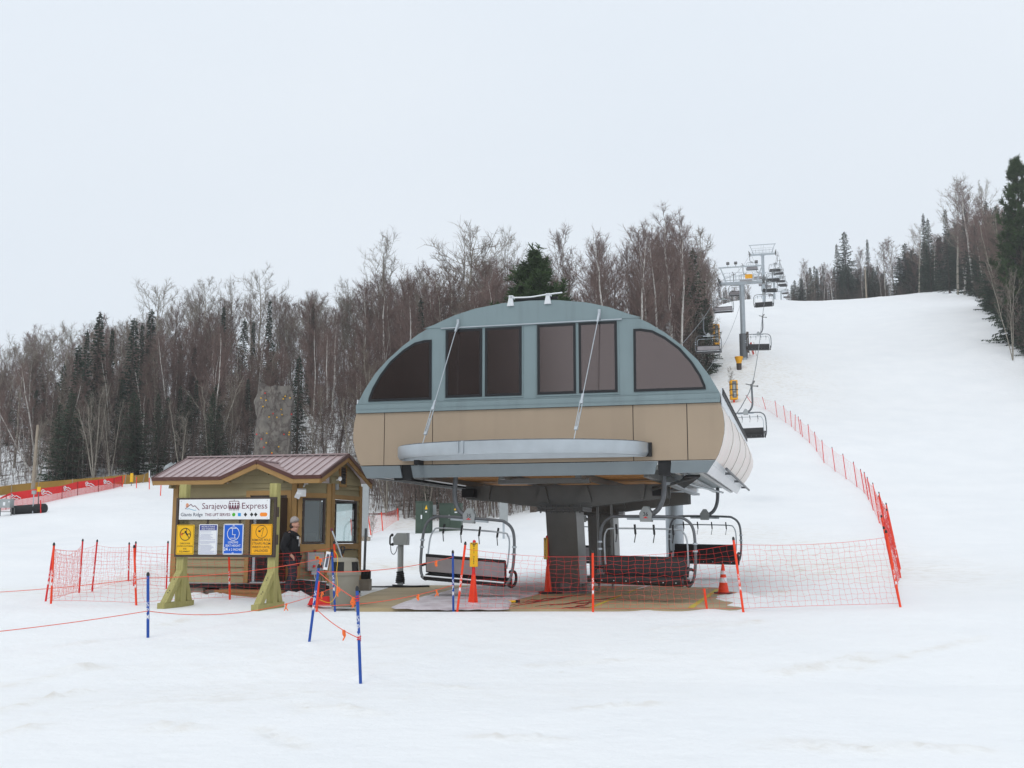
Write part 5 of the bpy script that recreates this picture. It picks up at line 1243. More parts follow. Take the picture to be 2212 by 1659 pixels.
# banner fence on the left mound: solid red upper half with white emblem marks, mesh below
def banner_fence():
    px = [-30, 48, 88, 190, 262, 330, 400, 488]; zt = [(-30, 575), (48, 538), (88, 520), (300, 492), (480, 468), (600, 437), (760, 420), (880, 408), (942, 390)]; zb = [(-30, 660), (48, 628), (88, 617), (300, 582), (480, 535), (600, 510), (760, 488), (880, 474), (942, 470)]
    Ys = [76, 78, 79, 81, 83, 85, 87, 88.5, 90]
    T_ = [at(*z5(*a), Y) for a, Y in zip(zt, Ys)]; B_ = [at(*z5(*a), Y) for a, Y in zip(zb, Ys)]
    B_ = [V((b.x, b.y, g(b.x, b.y)+.04)) for b in B_]
    o = thing('banner_fence', 'bright red banner fence with white emblem marks on the snow mound at left', 'banner fence', B_[0], 0); O = B_[0]
    T_ = [p-O for p in T_]; B_ = [p-O for p in B_]
    mb = MB(); N = 10; rng = random.Random(2); top = []; mid = []
    for i in range(len(T_)-1):
        for k in range(N):
            u = k/N; t = T_[i].lerp(T_[i+1], u); b = B_[i].lerp(B_[i+1], u); w = V((0, .05*math.sin(i*3+u*6), 0)); top.append(t+w); f = .52 if i > 1 else .15
            mid.append(t.lerp(b, f)+w)
    top.append(T_[-1]); mid.append(T_[-1].lerp(B_[-1], .55)); n = len(top)
    vs = top+mid; mb.add(vs, [(k, k+1, n+k+1, n+k) for k in range(n-1)]); bn = mb.build('banner', G['red'], o)
    mb = MB()
    for f in np.linspace(.0, 1, 12):
        mb.tube([m_.lerp(B_[min(k//N, len(B_)-1)] if k % N == 0 else B_[k//N].lerp(B_[min(k//N+1, len(B_)-1)], (k % N)/N), f) for k, m_ in enumerate(mid)], .016, 3, cap=False)
    for k in range(0, n, 2):
        b = B_[k//N] if k % N == 0 else B_[k//N].lerp(B_[min(k//N+1, len(B_)-1)], (k % N)/N); mb.tube([mid[k], b], .008, 3, cap=False)
    mb.build('net', G['netred'], o)
    for i in range(len(T_)):
        mb = MB(); mb.tube([B_[i]-V((0, 0, .2)), T_[i]], .03, 6); mb.build('pole', G['netdark'], o)
    mb = MB()
    for u, s in ((2.15, .9), (3.35, 1), (4.35, 1.), (5.6, 1.), (6.6, 1.)):
        i = int(u); t = T_[i].lerp(T_[i+1], u-i); b = B_[i].lerp(B_[i+1], u-i); ex = (T_[i+1]-T_[i]).normalized(); ez = (t-b); h = ez.length*.38; ez.normalize(); c = t-ez*h*.72+V((0, -.06, 0))
        for Q in ([(-1.1, -.35), (-.35, .15), (-.05, -.1), (.2, .05), (1.1, -.55)], [(-1.0, -.1), (-1.15, .2), (-.9, .45), (-.6, .4), (-.5, .2), (-.7, .05), (-.85, .15)], [(-.9, -.5), (-.3, -.3), (.2, -.6), (.6, -.6)]):
            mb.tube([c+ex*x*h*s*1.1+ez*y*h*.95 for x, y in Q], .035, 4)
    mb.build('emblem_mark', G['white'], bn)
    return o
banner_fence()
mz = [((-30, 522), (-30, 478), 92), ((90, 510), (90, 462), 92.5), ((300, 490), (300, 440), 93), ((560, 460), (560, 420), 93.5), ((800, 440), (800, 400), 94), ((960, 470), (975, 382), 92), ((1040, 450), (1050, 390), 92), ((1100, 425), (1120, 378), 92), ((1150, 420), (1150, 362), 92)]
T_ = [at(*z5(*t), Y) for b, t, Y in mz]; B_ = [at(*z5(*b), Y) for b, t, Y in mz]; B_ = [V((p.x, p.y, min(p.z, g(p.x, p.y)+.05))) for p in B_]
O = B_[0]; o = thing('mesh_fence', 'mustard fabric fence behind the red banner fence along the foot of the wood', 'fabric fence', O)
mb = MB(); n = len(T_); mb.add([p-O for p in T_]+[p-O for p in B_], [(k, k+1, n+k+1, n+k) for k in range(n-1)]); mb.build('fabric', G['mustard'], o)
mb = MB()
for i in range(n): mb.tube([B_[i]-O-V((0, 0, .2)), T_[i]-O+V((0, 0, .06))], .04, 6)
mb.build('stakes', G['polewood'], o)
for zb, zt, Y, lab, cat, mt in (((1152, 523), (1153, 352), 86, 'tall red and white stake at the end of the mustard fence', 'stake', 'orange'), ((1054, 495), (1053, 402), 87, 'thin orange stake in front of the mustard fence', 'stake', 'orange'), ((1238, 545), (1243, 455), 82, 'thin orange stake just left of the hut roof', 'stake', 'orange'), ((940, 472), (962, 390), 89, 'leaning orange stake at the right end of the red banner', 'stake', 'orange'), ((316, 682), (313, 580), 64, 'red stake standing at the end of the black pipe', 'stake', 'red')):
    b = gp(z5(*zb)[0], Y) if Y > 70 else hit(*z5(*zb)); t = at(*z5(*zt), b.y); o = thing('marker_stake', lab, cat, b, 0, 'thin marker stakes on the left mound'); mb = MB(); mb.tube([(0, 0, -.1), t-b], .035, 6); mb.build('stake', G[mt], o)
    if Y == 86:
        mb = MB(); d = (t-b); mb.tube([d*.62, d*1.0], .045, 6); mb.build('sleeve', G['white'], o)
for zt, Y in (((1018, 370), 89), ((302, 475), 80)):
    t = at(*z5(*zt), Y); b = V((t.x, t.y, g(t.x, t.y))); o = thing('marker_stake', 'stake with a yellow pad '+('near the right end of the mustard fence' if Y == 89 else 'rising above the red banner fence at left'), 'stake', b, 0, 'thin marker stakes on the left mound')
    mb = MB(); mb.tube([(0, 0, -.1), t-b], .03, 6); mb.build('stake', G['galv_dark'], o); mb = MB(); d = t-b; mb.bx(d.x-.11, d.x+.11, d.y-.06, d.y+.06, d.z-(.75 if Y == 89 else .38), d.z-.02); mb.build('pad', G['yellow'], o)

# ------------------------------------------------------------------ deck furniture
def wait_marker(label, bpx, tpx, Y, yaw):
    b = gp(bpx[0], Y); b = V((b.x, b.y, max(b.z, 0.))); t = at(*tpx, Y); o = thing('wait_marker', label, 'marker', b, yaw, 'orange finned wait markers'); d = t-b; H = d.z; lean = d.x
    def L(z): return lean*z/H
    mb = MB(); mb.prism([(-.115, 0, -.05), (.115, 0, -.05), (.035+L(H*.52), 0, H*.50), (-.035+L(H*.52), 0, H*.50)], (0, .03, 0)); mb.prism([(0, -.115, -.05), (0, .115, -.05), (L(H*.5), .035, H*.48), (L(H*.5), -.035, H*.48)], (.03, 0, 0)); mb.build('fin', G['orange'], o)
    mb = MB(); mb.tube([(L(H*.45), .015, H*.45), (L(H), .015, H)], .034, 8); mb.ball((L(H), .015, H), .036); mb.build('post', G['red'], o, 40)
    mb = MB(); mb.bx(-.085+L(H*.8), .085+L(H*.8), -.045, -.025, H*.60, H*.985); pn = mb.build('panel', G['yellow'], o, 0, .008)
    mb = MB(); cx = L(H*.8); z = H*.60+.04; hh = H*.385
    for i, c_ in enumerate('WAIT HERE'):
        if c_ != ' ': text_into(mb, c_, cx, z+hh*(.74-.088*i), -.0465, None, hh*.065, bold=.015)
    mb.ribbon([(cx-.06, z+hh*.90), (cx+.06, z+hh*.90), (cx, z+hh*.81)], .010, -.0475, -.0465, True); mb.pxz([(cx-.012, z+hh*.83), (cx+.012, z+hh*.83), (cx+.006, z+hh*.89), (cx-.006, z+hh*.89)], -.0475, -.0465); mb.build('lettering', G['ink'], pn)
    return o
wait_marker('orange finned marker with yellow WAIT HERE panel in front of chair 35', z3(460, 872), z3(469, 500), 22.6, 0)
wm2 = wait_marker('orange finned marker with narrow yellow panel turned edge on, left of the front mast', z3(935, 800), z3(919, 470), 27.0, R(-62))
mb = MB(); mb.box((0, 0, .02), (.5, .5, .05)); mb.build('foot_plate', G['black'], wm2)
cb_ = onz(*z3(2045, 828), .005); co_ = thing('traffic_cone', 'orange traffic cone with two white bands near the right end of the deck', 'traffic cone', (cb_.x, cb_.y, .001), .2); H = .72
mb = MB(); mb.pxy(rrect(-.19, .19, -.19, .19, .05), 0, .035); mb.build('base', G['black'], co_)
def cr(z): return .135+(z-.03)*(.030-.135)/(H-.03)
mb = MB(); mb.lathe([(.15, .035), (cr(.05), .055), (cr(H*.38), H*.38)], 22); mb.lathe([(cr(H*.55), H*.55), (cr(H*.66), H*.66)], 22); mb.lathe([(cr(H*.78), H*.78), (cr(H), H), (.015, H+.01)], 22); mb.build('cone', G['orange'], co_, 40)
mb = MB(); mb.lathe([(cr(H*.38)+.002, H*.38), (cr(H*.55)+.002, H*.55)], 22); mb.lathe([(cr(H*.66)+.002, H*.66), (cr(H*.78)+.002, H*.78)], 22); mb.build('reflective_band', G['white'], co_, 40)
# phone pedestal
pb = onz(*c5(665, 1318), .0); ph = thing('phone_pedestal', 'grey pedestal with black telephone handset on the left of the deck', 'phone', (pb.x, pb.y, 0), R(-8)); k = 300/1659/1.8517*0+1
S = pb.y/FPX
mb = MB(); mb.lathe([(.42, 0), (.42, .025), (.34, .03)], 20); mb.build('base_plate', G['galv'], ph, 40)
mb = MB(); mb.lathe([(.085, .02), (.085, 1.18)], 16); mb.build('post', G['greybox'], ph, 40)
mb = MB(); mb.prism([(-.17, -.15, 1.16), (.22, -.15, 1.16), (.22, -.15, 1.50), (-.08, -.15, 1.50), (-.20, -.15, 1.36)], (0, .3, 0)); mb.build('hood', G['greybox'], ph, 0, .012)
mb = MB(); mb.tube(smooth_path([(-.24, -.05, 1.44), (-.29, -.05, 1.40), (-.30, -.05, 1.28), (-.29, -.05, 1.18), (-.22, -.05, 1.17)]), .025, 8); mb.ball((-.24, -.05, 1.44), .045); mb.ball((-.22, -.05, 1.18), .045); hs = mb.build('handset', G['ink'], ph, 60)
mb = MB(); mb.tube(smooth_path([(-.28, -.05, 1.16), (-.26, -.06, .98), (-.19, -.06, .90), (-.12, -.05, .98), (-.09, -.04, 1.12)]), .012, 6); mb.build('cord', G['galv_dark'], hs, 60)
mb = MB(); q = []
for i in range(90): a = i*.42; q.append(((.10+.014*math.sin(i*.9))*math.cos(a), (.10+.014*math.sin(i*.9))*math.sin(a), .10+i*.0036))
mb.tube(q, .026, 6); mb.build('cable_coil', G['black'], ph, 60)
mb = MB(); ex = onz(*c5(130, 1392), .02); P = [V((pb.x-.2, pb.y-.1, .05)), V((pb.x+.3, pb.y-.32, .03)), V((pb.x+.78, pb.y-.1, .03)), V((pb.x+.70, pb.y-.42, .03)), V((pb.x-.2, pb.y-.62, .03)), V((pb.x-1., pb.y-.9, .03)), V((ex.x, ex.y, .03))]
mb.tube(smooth_path(P), .024, 6); tag(mb.build('power_cable', G['black'], None, 60), 'black cable lying on the deck from the phone pedestal to the trash can', 'cable')
# trash can
tb = onz(*z1(1835, 1490), .0); tc_ = thing('trash_can', 'round grey beige trash can with domed swing lid at the corner of the hut', 'trash can', (tb.x, 22.4, -.02), -.38); tc_.location.x = at(z1(1835, 0)[0], 1300, 22.4).x
mb = MB(); mb.lathe([(.24, 0), (.275, .05), (.315, .60), (.32, .63), (.335, .64), (.335, .67), (.32, .68)], 26); mb.build('body', G['can'], tc_, 40)
mb = MB(); N = 26; mb.lathe([(.345, .645), (.35, .70), (.325, .72)], 26)
for k in range(4):
    a0 = k*math.pi/2+math.pi/4-.27; vs = []
    for a in (a0, a0+.27, a0+.54):
        for r_, z in ((.318, .72), (.29, .93)): vs.append((r_*math.cos(a), r_*math.sin(a), z))
    vs += [(x*.93, y*.93, z) for x, y, z in vs]; mb.add(vs, [(0, 2, 3, 1), (2, 4, 5, 3), (6, 7, 9, 8), (8, 9, 11, 10), (0, 1, 7, 6), (4, 10, 11, 5)])
mb.lathe([(.292, .915), (.285, .96), (.24, .99), (.0, 1.005)], 26); mb.build('lid', G['can'], tc_, 50)
mb = MB(); mb.lathe([(.27, .70), (.262, .93)], 20); mb.build('liner_opening', G['ink'], tc_, 50)
# black post in a weighted base
kb = onz(*c5(175, 1355), .0); kp = thing('weighted_post', 'slim dark post on a round black base and concrete block beside the trash can', 'post', (kb.x, kb.y, 0), 0)
mb = MB(); mb.bx(-.20, .20, -.2, .2, -.03, .28); mb.build('block', G['concrete'], kp, 0, .01); mb = MB(); mb.lathe([(.19, .281), (.20, .32), (.20, .48), (.17, .52)], 20); mb.build('round_base', G['black'], kp, 40); mb = MB(); mb.tube([(.02, 0, .5), (.04, 0, 1.62)], .035, 8); mb.build('pole', G['galv_dark'], kp, 40)
# leaning shovel and a second handle, the red scoop
sh_ = V((tb.x-.22, 22.9, .03)); s1 = thing('shovel', 'long handled shovel leaning on the hut window behind the trash can', 'shovel', sh_); top = at(*z1(1722, 800), 23.6)-sh_; bt = at(*z1(1870, 1190), 23.0)-sh_
mb = MB(); mb.tube([bt, top], .017, 6); mb.build('handle', G['galv'], s1, 40); mb = MB(); mb.tube([top-(top-bt)*.04, top+(top-bt)*.015], .03, 6); mb.build('grip', G['maroon'], s1); mb = MB(); mb.prism([bt+V((-.15, 0, .05)), bt+V((.15, 0, .05)), bt+V((.17, 0, -.40)), bt+V((-.13, 0, -.40))], (0, .02, 0)); mb.build('blade', G['galv'], s1)
top = at(*z1(1828, 960), 23.2); s2 = thing('shovel', 'wooden shaft shovel with black handle upright behind the trash can', 'shovel', (top.x, 23.2, 0)); mb = MB(); mb.tube([(0, 0, .3), (.01, 0, top.z-.15)], .018, 6); mb.build('handle', G['timber'], s2, 40); mb = MB(); mb.bx(-.045, .045, -.02, .02, top.z-.03, top.z+.0); mb.bar((-.045, 0, top.z-.02), (.0, 0, top.z-.2), .03, .03); mb.bar((.045, 0, top.z-.02), (.0, 0, top.z-.2), .03, .03); mb.build('grip', G['black'], s2); mb = MB(); mb.bx(-.15, .15, -.01, .02, .02, .4); mb.build('blade', G['black'], s2)
rp_ = onz(*z1(1590, 1465), .0); sc1 = thing('snow_scoop', 'red plastic snow scoop lying at the hut corner behind the tilting blue pole', 'scoop', (rp_.x, 22.7, 0), .1); sc1.location.x = at(z1(1600, 0)[0], 1290, 22.7).x; sc1.scale = (.55, .6, .7)
mb = MB(); mb.prism([(-.40, -.2, .0), (.45, -.2, .0), (.40, -.16, .26), (-.30, -.16, .20)], (0, .03, 0)); mb.prism([(-.40, -.17, .0), (.45, -.17, .0), (.45, .3, .0), (-.4, .3, .0)], (0, 0, .03)); mb.prism([(.43, -.17, .03), (.43, .3, .03), (.38, .25, .22), (.39, -.14, .24)], (.03, 0, 0)); mb.build('tray', G['red'], sc1); mb = MB(); mb.tube([(-.1, .1, .05), (.0, .4, .5), (.05, .55, .8)], .016, 6); mb.build('handle', G['ink'], sc1)
ml_ = thing('rubber_sled', 'black rubber mat propped along the foot of the hut corner', 'mat', HO+AXR*3.35-AXB*.30, -TH+.35); mb = MB(); mb.prism([(-.6, 0, .08), (.7, 0, .10), (.72, .12, .36), (.1, .14, .42), (-.55, .12, .30)], (0, .03, 0)); mb.build('sheet', G['black'], ml_); mb = MB(); mb.tube([(-.55, .12, .31), (.1, .14, .43), (.72, .12, .37)], .012, 6); mb.build('rim', G['galv'], ml_)
# collapsed red netting on the deck and the little yellow tool
mb = MB(); rng = random.Random(9)
for a, b in (((700, 905), (1180, 832)), ((720, 912), (1060, 850)), ((860, 915), (1390, 848)), ((1030, 922), (1230, 912)), ((760, 880), (1010, 858)), ((940, 905), (1290, 878)), ((1100, 925), (1215, 880))):
    A_, B_ = onz(*z3(*a), .012), onz(*z3(*b), .012); n_ = (B_-A_).normalized().cross(V((0, 0, 1)))
    mb.tube(smooth_path([A_.lerp(B_, i/7)+n_*rng.uniform(-.05, .05)+V((0, 0, rng.uniform(0, .02))) for i in range(8)], 3), [.004+.008*math.sin(math.pi*i/21) for i in range(22)], 5)
tag(mb.build('fallen_netting', G['netdark'], None, 60), 'bunched dark red netting strands lying on the deck left of the mast', 'netting')
hp = onz(*z3(712, 878), .03); o = thing('hand_tool', 'small yellow and black tool lying at the edge of the slush', 'tool', hp, .2); mb = MB(); mb.tube([(-.10, 0, 0), (.06, 0, 0)], .025, 7); mb.build('handle', G['yellow'], o, 40); mb = MB(); mb.box((.11, 0, 0), (.09, .06, .06)); mb.build('head', G['black'], o)
# ------------------------------------------------------------------ utility boxes and posts behind
def cabinet(label, pxl, pxr, pyb, pyt, Y, rz, depth=1.1):
    b = gp((pxl+pxr)/2, Y); w = (pxr-pxl)*Y/FPX; h = at(0, pyt, Y).z-b.z; o = thing('utility_cabinet', label, 'cabinet', b, rz, 'dark green utility cabinets')
    mb = MB(); mb.bx(-w/2, w/2, -depth/2, depth/2, -.1, h); mb.build('housing', G['green_enamel'], o, 0, .02)
    mb = MB(); mb.bx(-w/2-.02, w/2+.02, -depth/2-.03, depth/2+.03, h+.002, h+.05); mb.build('lid', G['green_enamel'], o)
    for s in (-1, 1):
        mb = MB(); mb.bx(s*w/4-w/4+.02, s*w/4+w/4-.02, -depth/2-.025, -depth/2-.001, .1, h-.08); mb.build('door', G['green_enamel'], o, 0, .008)
    mb = MB(); mb.bx(-.1, -.02, -depth/2-.06, -depth/2-.027, h*.45, h*.58); mb.bx(w*.20, w*.32, -depth/2-.028, -depth/2-.0255, h*.66, h*.70); mb.build('latch', G['white'], o)
    mb = MB(); mb.pxz([(w*.16, h*.76), (w*.28, h*.90), (w*.36, h*.76)], -depth/2-.029, -depth/2-.0255); mb.build('warning_mark', G['yellow'], o)
    return o
cabinet('left dark green utility cabinet without a meter box behind the terminal', *(c5(888, 0)[0], c5(1075, 0)[0], 1140, c5(0, 195)[1]), 65, -.1)
k2 = cabinet('right dark green utility cabinet with a grey meter box behind chair 35', *(c5(1195, 0)[0], c5(1485, 0)[0], 1138, c5(0, 220)[1]), 66.5, -.05)
mb = MB(); mb.bx(-1.25, -.85, -.75, -.57, .95, 1.55); mb.build('meter_box', G['greybox'], k2)
b = gp(z3(655, 0)[0], 60); t = at(*z3(655, 250), 60); o = thing('meter_post', 'grey meter box on a slim post behind the loading deck', 'post', b); mb = MB(); mb.tube([(0, 0, -.1), (0, 0, t.z-b.z)], .06, 8); mb.build('post', G['galv'], o, 40); mb = MB(); mb.bx(-.24, .24, -.2, -.07, t.z-b.z-1.1, t.z-b.z); mb.build('meter_box', G['greybox'], o, 0, .02)
b = gp(c5(200, 0)[0], 58); o = thing('utility_post', 'square grey post on a concrete foot just right of the hut gable', 'post', b); mb = MB(); mb.bx(-.15, .15, -.15, .15, .2, 4.2); mb.build('post', G['greybox'], o, 0, .02); mb = MB(); mb.bx(-.26, .26, -.26, .26, -.1, .2); mb.build('foot', G['concrete'], o); mb = MB(); mb.bx(-.2, -.155, -.05, .05, .2, 4.1); mb.build('conduit', G['galv'], o)
# left edge: grey box and black pipe
b = hit(*z5(45, 703)); YB = b.y; o = thing('control_cabinet', 'grey electrical cabinet on a frame at the left edge of the photo', 'cabinet', b); h1 = at(*z5(45, 570), YB).z-b.z; w = 85*.28*YB/FPX
mb = MB(); mb.bx(-w*.55, w*.5, -.3, .3, .55, h1); mb.build('housing', G['greybox'], o, 0, .02); mb = MB()
for x in (-.5, .45): mb.bx(x-.03, x+.03, -.25, -.2, -.1, .55); mb.bx(x-.03, x+.03, .2, .25, -.1, .55)
mb.bx(-.55, .5, -.25, -.2, .25, .3); mb.build('frame', G['steel_dark'], o); mb = MB(); mb.ball((.3, -.31, h1-.2), .05); mb.bx(-.1, .05, -.315, -.301, h1*.6, h1*.8); mb.build('dial', G['white'], o)
A_ = hit(*z5(100, 690))+V((0, 0, .26)); B_ = hit(*z5(345, 676))+V((0, 0, .30)); o = thing('drain_pipe', 'thick black corrugated pipe lying on the snow at far left', 'pipe', A_); mb = MB(); n_ = 60; mb.tube([(B_-A_)*(i/n_) for i in range(n_+1)], [.32 if i % 2 else .295 for i in range(n_+1)], 14); mb.build('pipe', G['black'], o, 20); mb = MB(); d = (B_-A_).normalized(); mb.tube([(B_-A_)+d*.001, (B_-A_)+d*.02], .27, 14); mb.build('opening', G['ink'], o)
b = hit(*z5(252, 684)); o = thing('pipe_stake', 'short grey stake with a small box next to the black pipe', 'stake', b); mb = MB(); mb.tube([(0, 0, -.1), (0, 0, 1.4)], .035, 6); mb.build('stake', G['galv'], o); mb = MB(); mb.bx(-.12, .12, -.1, .1, 1.3, 1.55); mb.build('box', G['greybox'], o)
b = gp(z5(250, 0)[0], 91); t = at(*z5(292, 0), 91); o = thing('utility_pole', 'bare weathered utility pole leaning slightly at the foot of the wood on the far left', 'pole', b); mb = MB(); mb.tube([(0, 0, -.2), t-b], [.17, .11], 10); mb.build('pole', G['polewood'], o, 40); 
b = gp(z5(1370, 0)[0], 92); o = thing('covered_mound', 'lumpy mound under a crumpled grey tarp above the hut roof', 'tarp', b); mb = MB(); rng = random.Random(4); mb.ball((0, 0, .6), (.95, .8, .85), 16, 11); mb.v = [(x*(1+rng.uniform(-.22, .22))-z*.3, y*(1+rng.uniform(-.2, .2)), z*(1+rng.uniform(-.2, .2))) for x, y, z in mb.v]; mb.build('tarp', G['tarp'], o); mb = MB(); mb.tube([(.6, 0, 0), (.9, 0, 1.9)], .05, 6); mb.build('stake', G['galv'], o)
# slope equipment
def pad(label, px, pyb, pyt, Y, w, kind):
    b = gp(px, Y); h = at(px, pyt, Y).z-b.z; o = thing('padded_hydrant', label, 'padded post', b, 0, 'yellow padded posts by the lift line'); mb = MB()
    if kind == 0:
        mb.pxy(rrect(-w/2, w/2, -w/2, w/2, .08), h*.12, h); mb.build('pad', G['yellow2'], o, 0, .03)
        mb = MB(); mb.bx(-w*.28, w*.30, -w/2-.03, -w/2-.002, h*.2, h*.95); mb.build('panel', G['galv_dark'], o); mb = MB(); mb.bx(-w*.18, w*.12, -w/2-.05, -w/2-.031, h*.5, h*.82); mb.bx(-w*.10, w*.2, -w/2-.05, -w/2-.031, h*.25, h*.42); mb.build('valve', G['greybox'], o)
        mb = MB()
        for z in (.3, .55, .8): mb.bx(-w/2-.012, w/2+.012, -w/2-.06, w/2+.012, h*z, h*z+.06)
        mb.build('strap', G['ink'], o)
    else:
        mb.lathe([(w*.30, 0), (w*.36, h*.5), (w*.62, h*.98), (w*.5, h)], 10); mb.build('pad', G['yellow2'], o, 40); mb = MB(); mb.lathe([(w*.33, -.1), (w*.38, h*.45)], 10); mb.build('lower_wrap', G['bronze'], o, 40)
    mb = MB(); mb.tube([(0, 0, -.1), (0, 0, h*.3)], .1, 6); mb.build('post', G['orange'], o)
pad('tall yellow padded post with straps, just right of the terminal roof', 1585.5, 858, 822, 106, .72, 0); pad('small flared yellow pad at the foot of the nearest tower', *z4(565, 0)[:1], 788, z4(0, 970)[1], 118, .8, 1); pad('yellow padded post half hidden by the dark spruce', z4(398, 0)[0], 723, z4(0, 735)[1], 134, .8, 0)
def bamboo(label, px, pyt, Y, w, h, lean):
    t = at(px, pyt, Y); b = V((t.x, t.y, g(t.x, t.y))); o = thing('slope_marker', label, 'marker', b, 0, 'orange fabric slope markers'); H = max(t.z-b.z, h); mb = MB(); mb.bar((0, 0, H*.1), (lean, 0, H), w, .03); mb.build('fabric', G['orange'], o); mb = MB()
    for s in (-1, 1): mb.tube([(s*w/2, 0, -.2), (s*w/2+lean, 0, H+.05)], .03, 5)
    mb.build('poles', G['polewood'], o)
bamboo('orange fabric marker behind the foot of the nearest lift tower', z4(668, 0)[0], z4(0, 866)[1], 124, .75, 1.5, -.3); bamboo('orange fabric marker at the top right of the run beside the trees', 2127, 632, 190, .95, 2.0, -.15)
# boulders at the edge of the wood
rng = random.Random(12)
for i, (zx, zy, Y, s, lab) in enumerate(((285, 975, 112, 1.0, 'dark boulder lying under the spruce left of the lift tower'), (322, 1045, 108, .9, 'dark boulder poking out of the snow beside the terminal roof'), (300, 995, 110, .6, 'small dark stone between the two boulders by the terminal roof'))):
    b = gp(z4(zx, 0)[0], Y); o = thing('boulder', lab, 'boulder', b, 0, 'boulders at the edge of the wood'); mb = MB(); mb.ball((0, 0, .25*s), (.75*s, .7*s, .8*s), 10, 7); mb.v = [(x*(1+rng.uniform(-.2, .2)), y*(1+rng.uniform(-.2, .2)), z*(1+rng.uniform(-.2, .2))) for x, y, z in mb.v]; mb.build('stone', G['rock'], o)
b = gp(z4(322, 0)[0]+0, 106)
tp = at(*(1674+.2767*703, 324+.2767*915), 245); b = V((tp.x, tp.y, g(tp.x, tp.y))); o = thing('utility_pole', 'bare wooden pole standing against the trees on the right hand crest', 'pole', b); mb = MB(); mb.tube([(0, 0, -.3), (tp-b)], [.2, .15], 8); mb.build('pole', G['polewood'], o, 40); mb = MB(); mb.lathe([(.17, 0), (.05, .15)], 8, tuple(tp-b)); mb.build('cap', G['galv'], o)
# climbing wall
bx_, Yc = 586, 86.; b = gp(bx_, Yc); hc = at(bx_, 836, Yc).z-b.z; cwt = thing('climbing_wall', 'free standing grey artificial rock climbing tower with coloured holds behind the hut', 'climbing wall', b, .25)
nz_ = 46; na = 40; vs = []; rng = random.Random(21); from mathutils import noise as MN
def crad(a, z):
    c, s = math.cos(a), math.sin(a); sq = 1/max(abs(c), abs(s))**.75
    f = 1.35+.30*z/hc-.10*(z > hc*.94); n = MN.noise(V((c*1.6, s*1.6, z*.55)))*.30+MN.noise(V((c*4, s*4, z*1.6+7)))*.24-abs(MN.noise(V((c*3, s*3, z*.8+3))))*.34
    return f*sq*.92+n
for j in range(nz_):
    z = hc*j/(nz_-1)
    for k in range(na):
        a = 2*math.pi*k/na; r_ = crad(a, z); vs.append((r_*math.cos(a), r_*math.sin(a), z+(MN.noise(V((math.cos(a)*2, math.sin(a)*2, 5)))*.45 if j > nz_-3 else 0)))
fs = [(j*na+k, j*na+(k+1) % na, (j+1)*na+(k+1) % na, (j+1)*na+k) for j in range(nz_-1) for k in range(na)]+[tuple((nz_-1)*na+k for k in range(na))]
m = NT('artificial_rock'); co = m.coord('Object', (1, 1, .45)); n1 = m.noise(co, 1.6, 6, .65); n2 = m.noise(m.coord('Object'), .5, 3)
vn = m.noise(m.coord('Object', (1, 1, .7)), 1.1, 6, .6)
m.set(.9); m.bump(n1, .9, .3)
m.col(m.mix(m.ramp(vn, [(.455, (0, 0, 0, 1)), (.49, (.5, .5, .5, 1)), (.51, (.5, .5, .5, 1)), (.545, (0, 0, 0, 1))]), m.mix(n2, m.ramp(n1, [(.35, lin(86, 84, 79)), (.5, lin(114, 110, 103)), (.7, lin(140, 135, 123))]), lin(118, 110, 104)), lin(48, 29, 28))); 
mb = MB(); mb.add(vs, fs); mb.build('rock_face', m.mat, cwt, 35)
for i in range(34):
    a = -math.pi/2+rng.choice((-.55, -.5, .15, .6))+rng.uniform(-.25, .25); z = rng.uniform(hc*.2, hc*.93); r_ = crad(a, z)+.02; mb = MB(); mb.ball((r_*math.cos(a), r_*math.sin(a), z), (.065, .065, .055), 7, 5); mb.build('hold', G['yellow'] if (i % 3) else G['red'], cwt)
# ------------------------------------------------------------------ trees
def seg_arrays(S, n=3):
    S = np.array(S, float); P0, P1, r0, r1 = S[:, 0:3], S[:, 3:6], S[:, 6], S[:, 7]
    d = P1-P0; L = np.linalg.norm(d, axis=1, keepdims=True); d = d/np.maximum(L, 1e-6)
    ref = np.where(np.abs(d[:, 2:3]) > .9, np.array([[1., 0, 0]]), np.array([[0, 0, 1.]])); u = np.cross(d, ref); u /= np.linalg.norm(u, axis=1, keepdims=True); w = np.cross(d, u)
    A = [2*math.pi*k/n for k in range(n)]
    ring = lambda P, r: np.stack([P+(u*math.cos(a)+w*math.sin(a))*r[:, None] for a in A], 1)
    v = np.concatenate([ring(P0, r0), ring(P1, r1)], 1).reshape(-1, 3); b = (np.arange(len(S))*2*n)[:, None, None]
    f = np.array([[k, (k+1) % n, n+(k+1) % n, n+k] for k in range(n)])[None]+b
    return v, f.reshape(-1, 4)
def mesh_np(name, v, f, mat):
    me = bpy.data.meshes.new(name); me.from_pydata(v.tolist(), [], f.tolist()); me.materials.append(mat); return me
def limb(S, P, r0, r1):
    n = len(P)-1
    for i in range(n):
        a, b = P[i], P[i+1]; S.append((*a, *b, r0+(r1-r0)*i/n, r0+(r1-r0)*(i+1)/n))
def grow(rng, p, d, L, n, up=.12, wob=.14):
    P = [V(p)]; d = V(d).normalized()
    for i in range(n):
        d = (d+V((rng.gauss(0, wob), rng.gauss(0, wob), rng.gauss(0, wob)+up))).normalized(); P.append(P[-1]+d*(L/n))
    return P
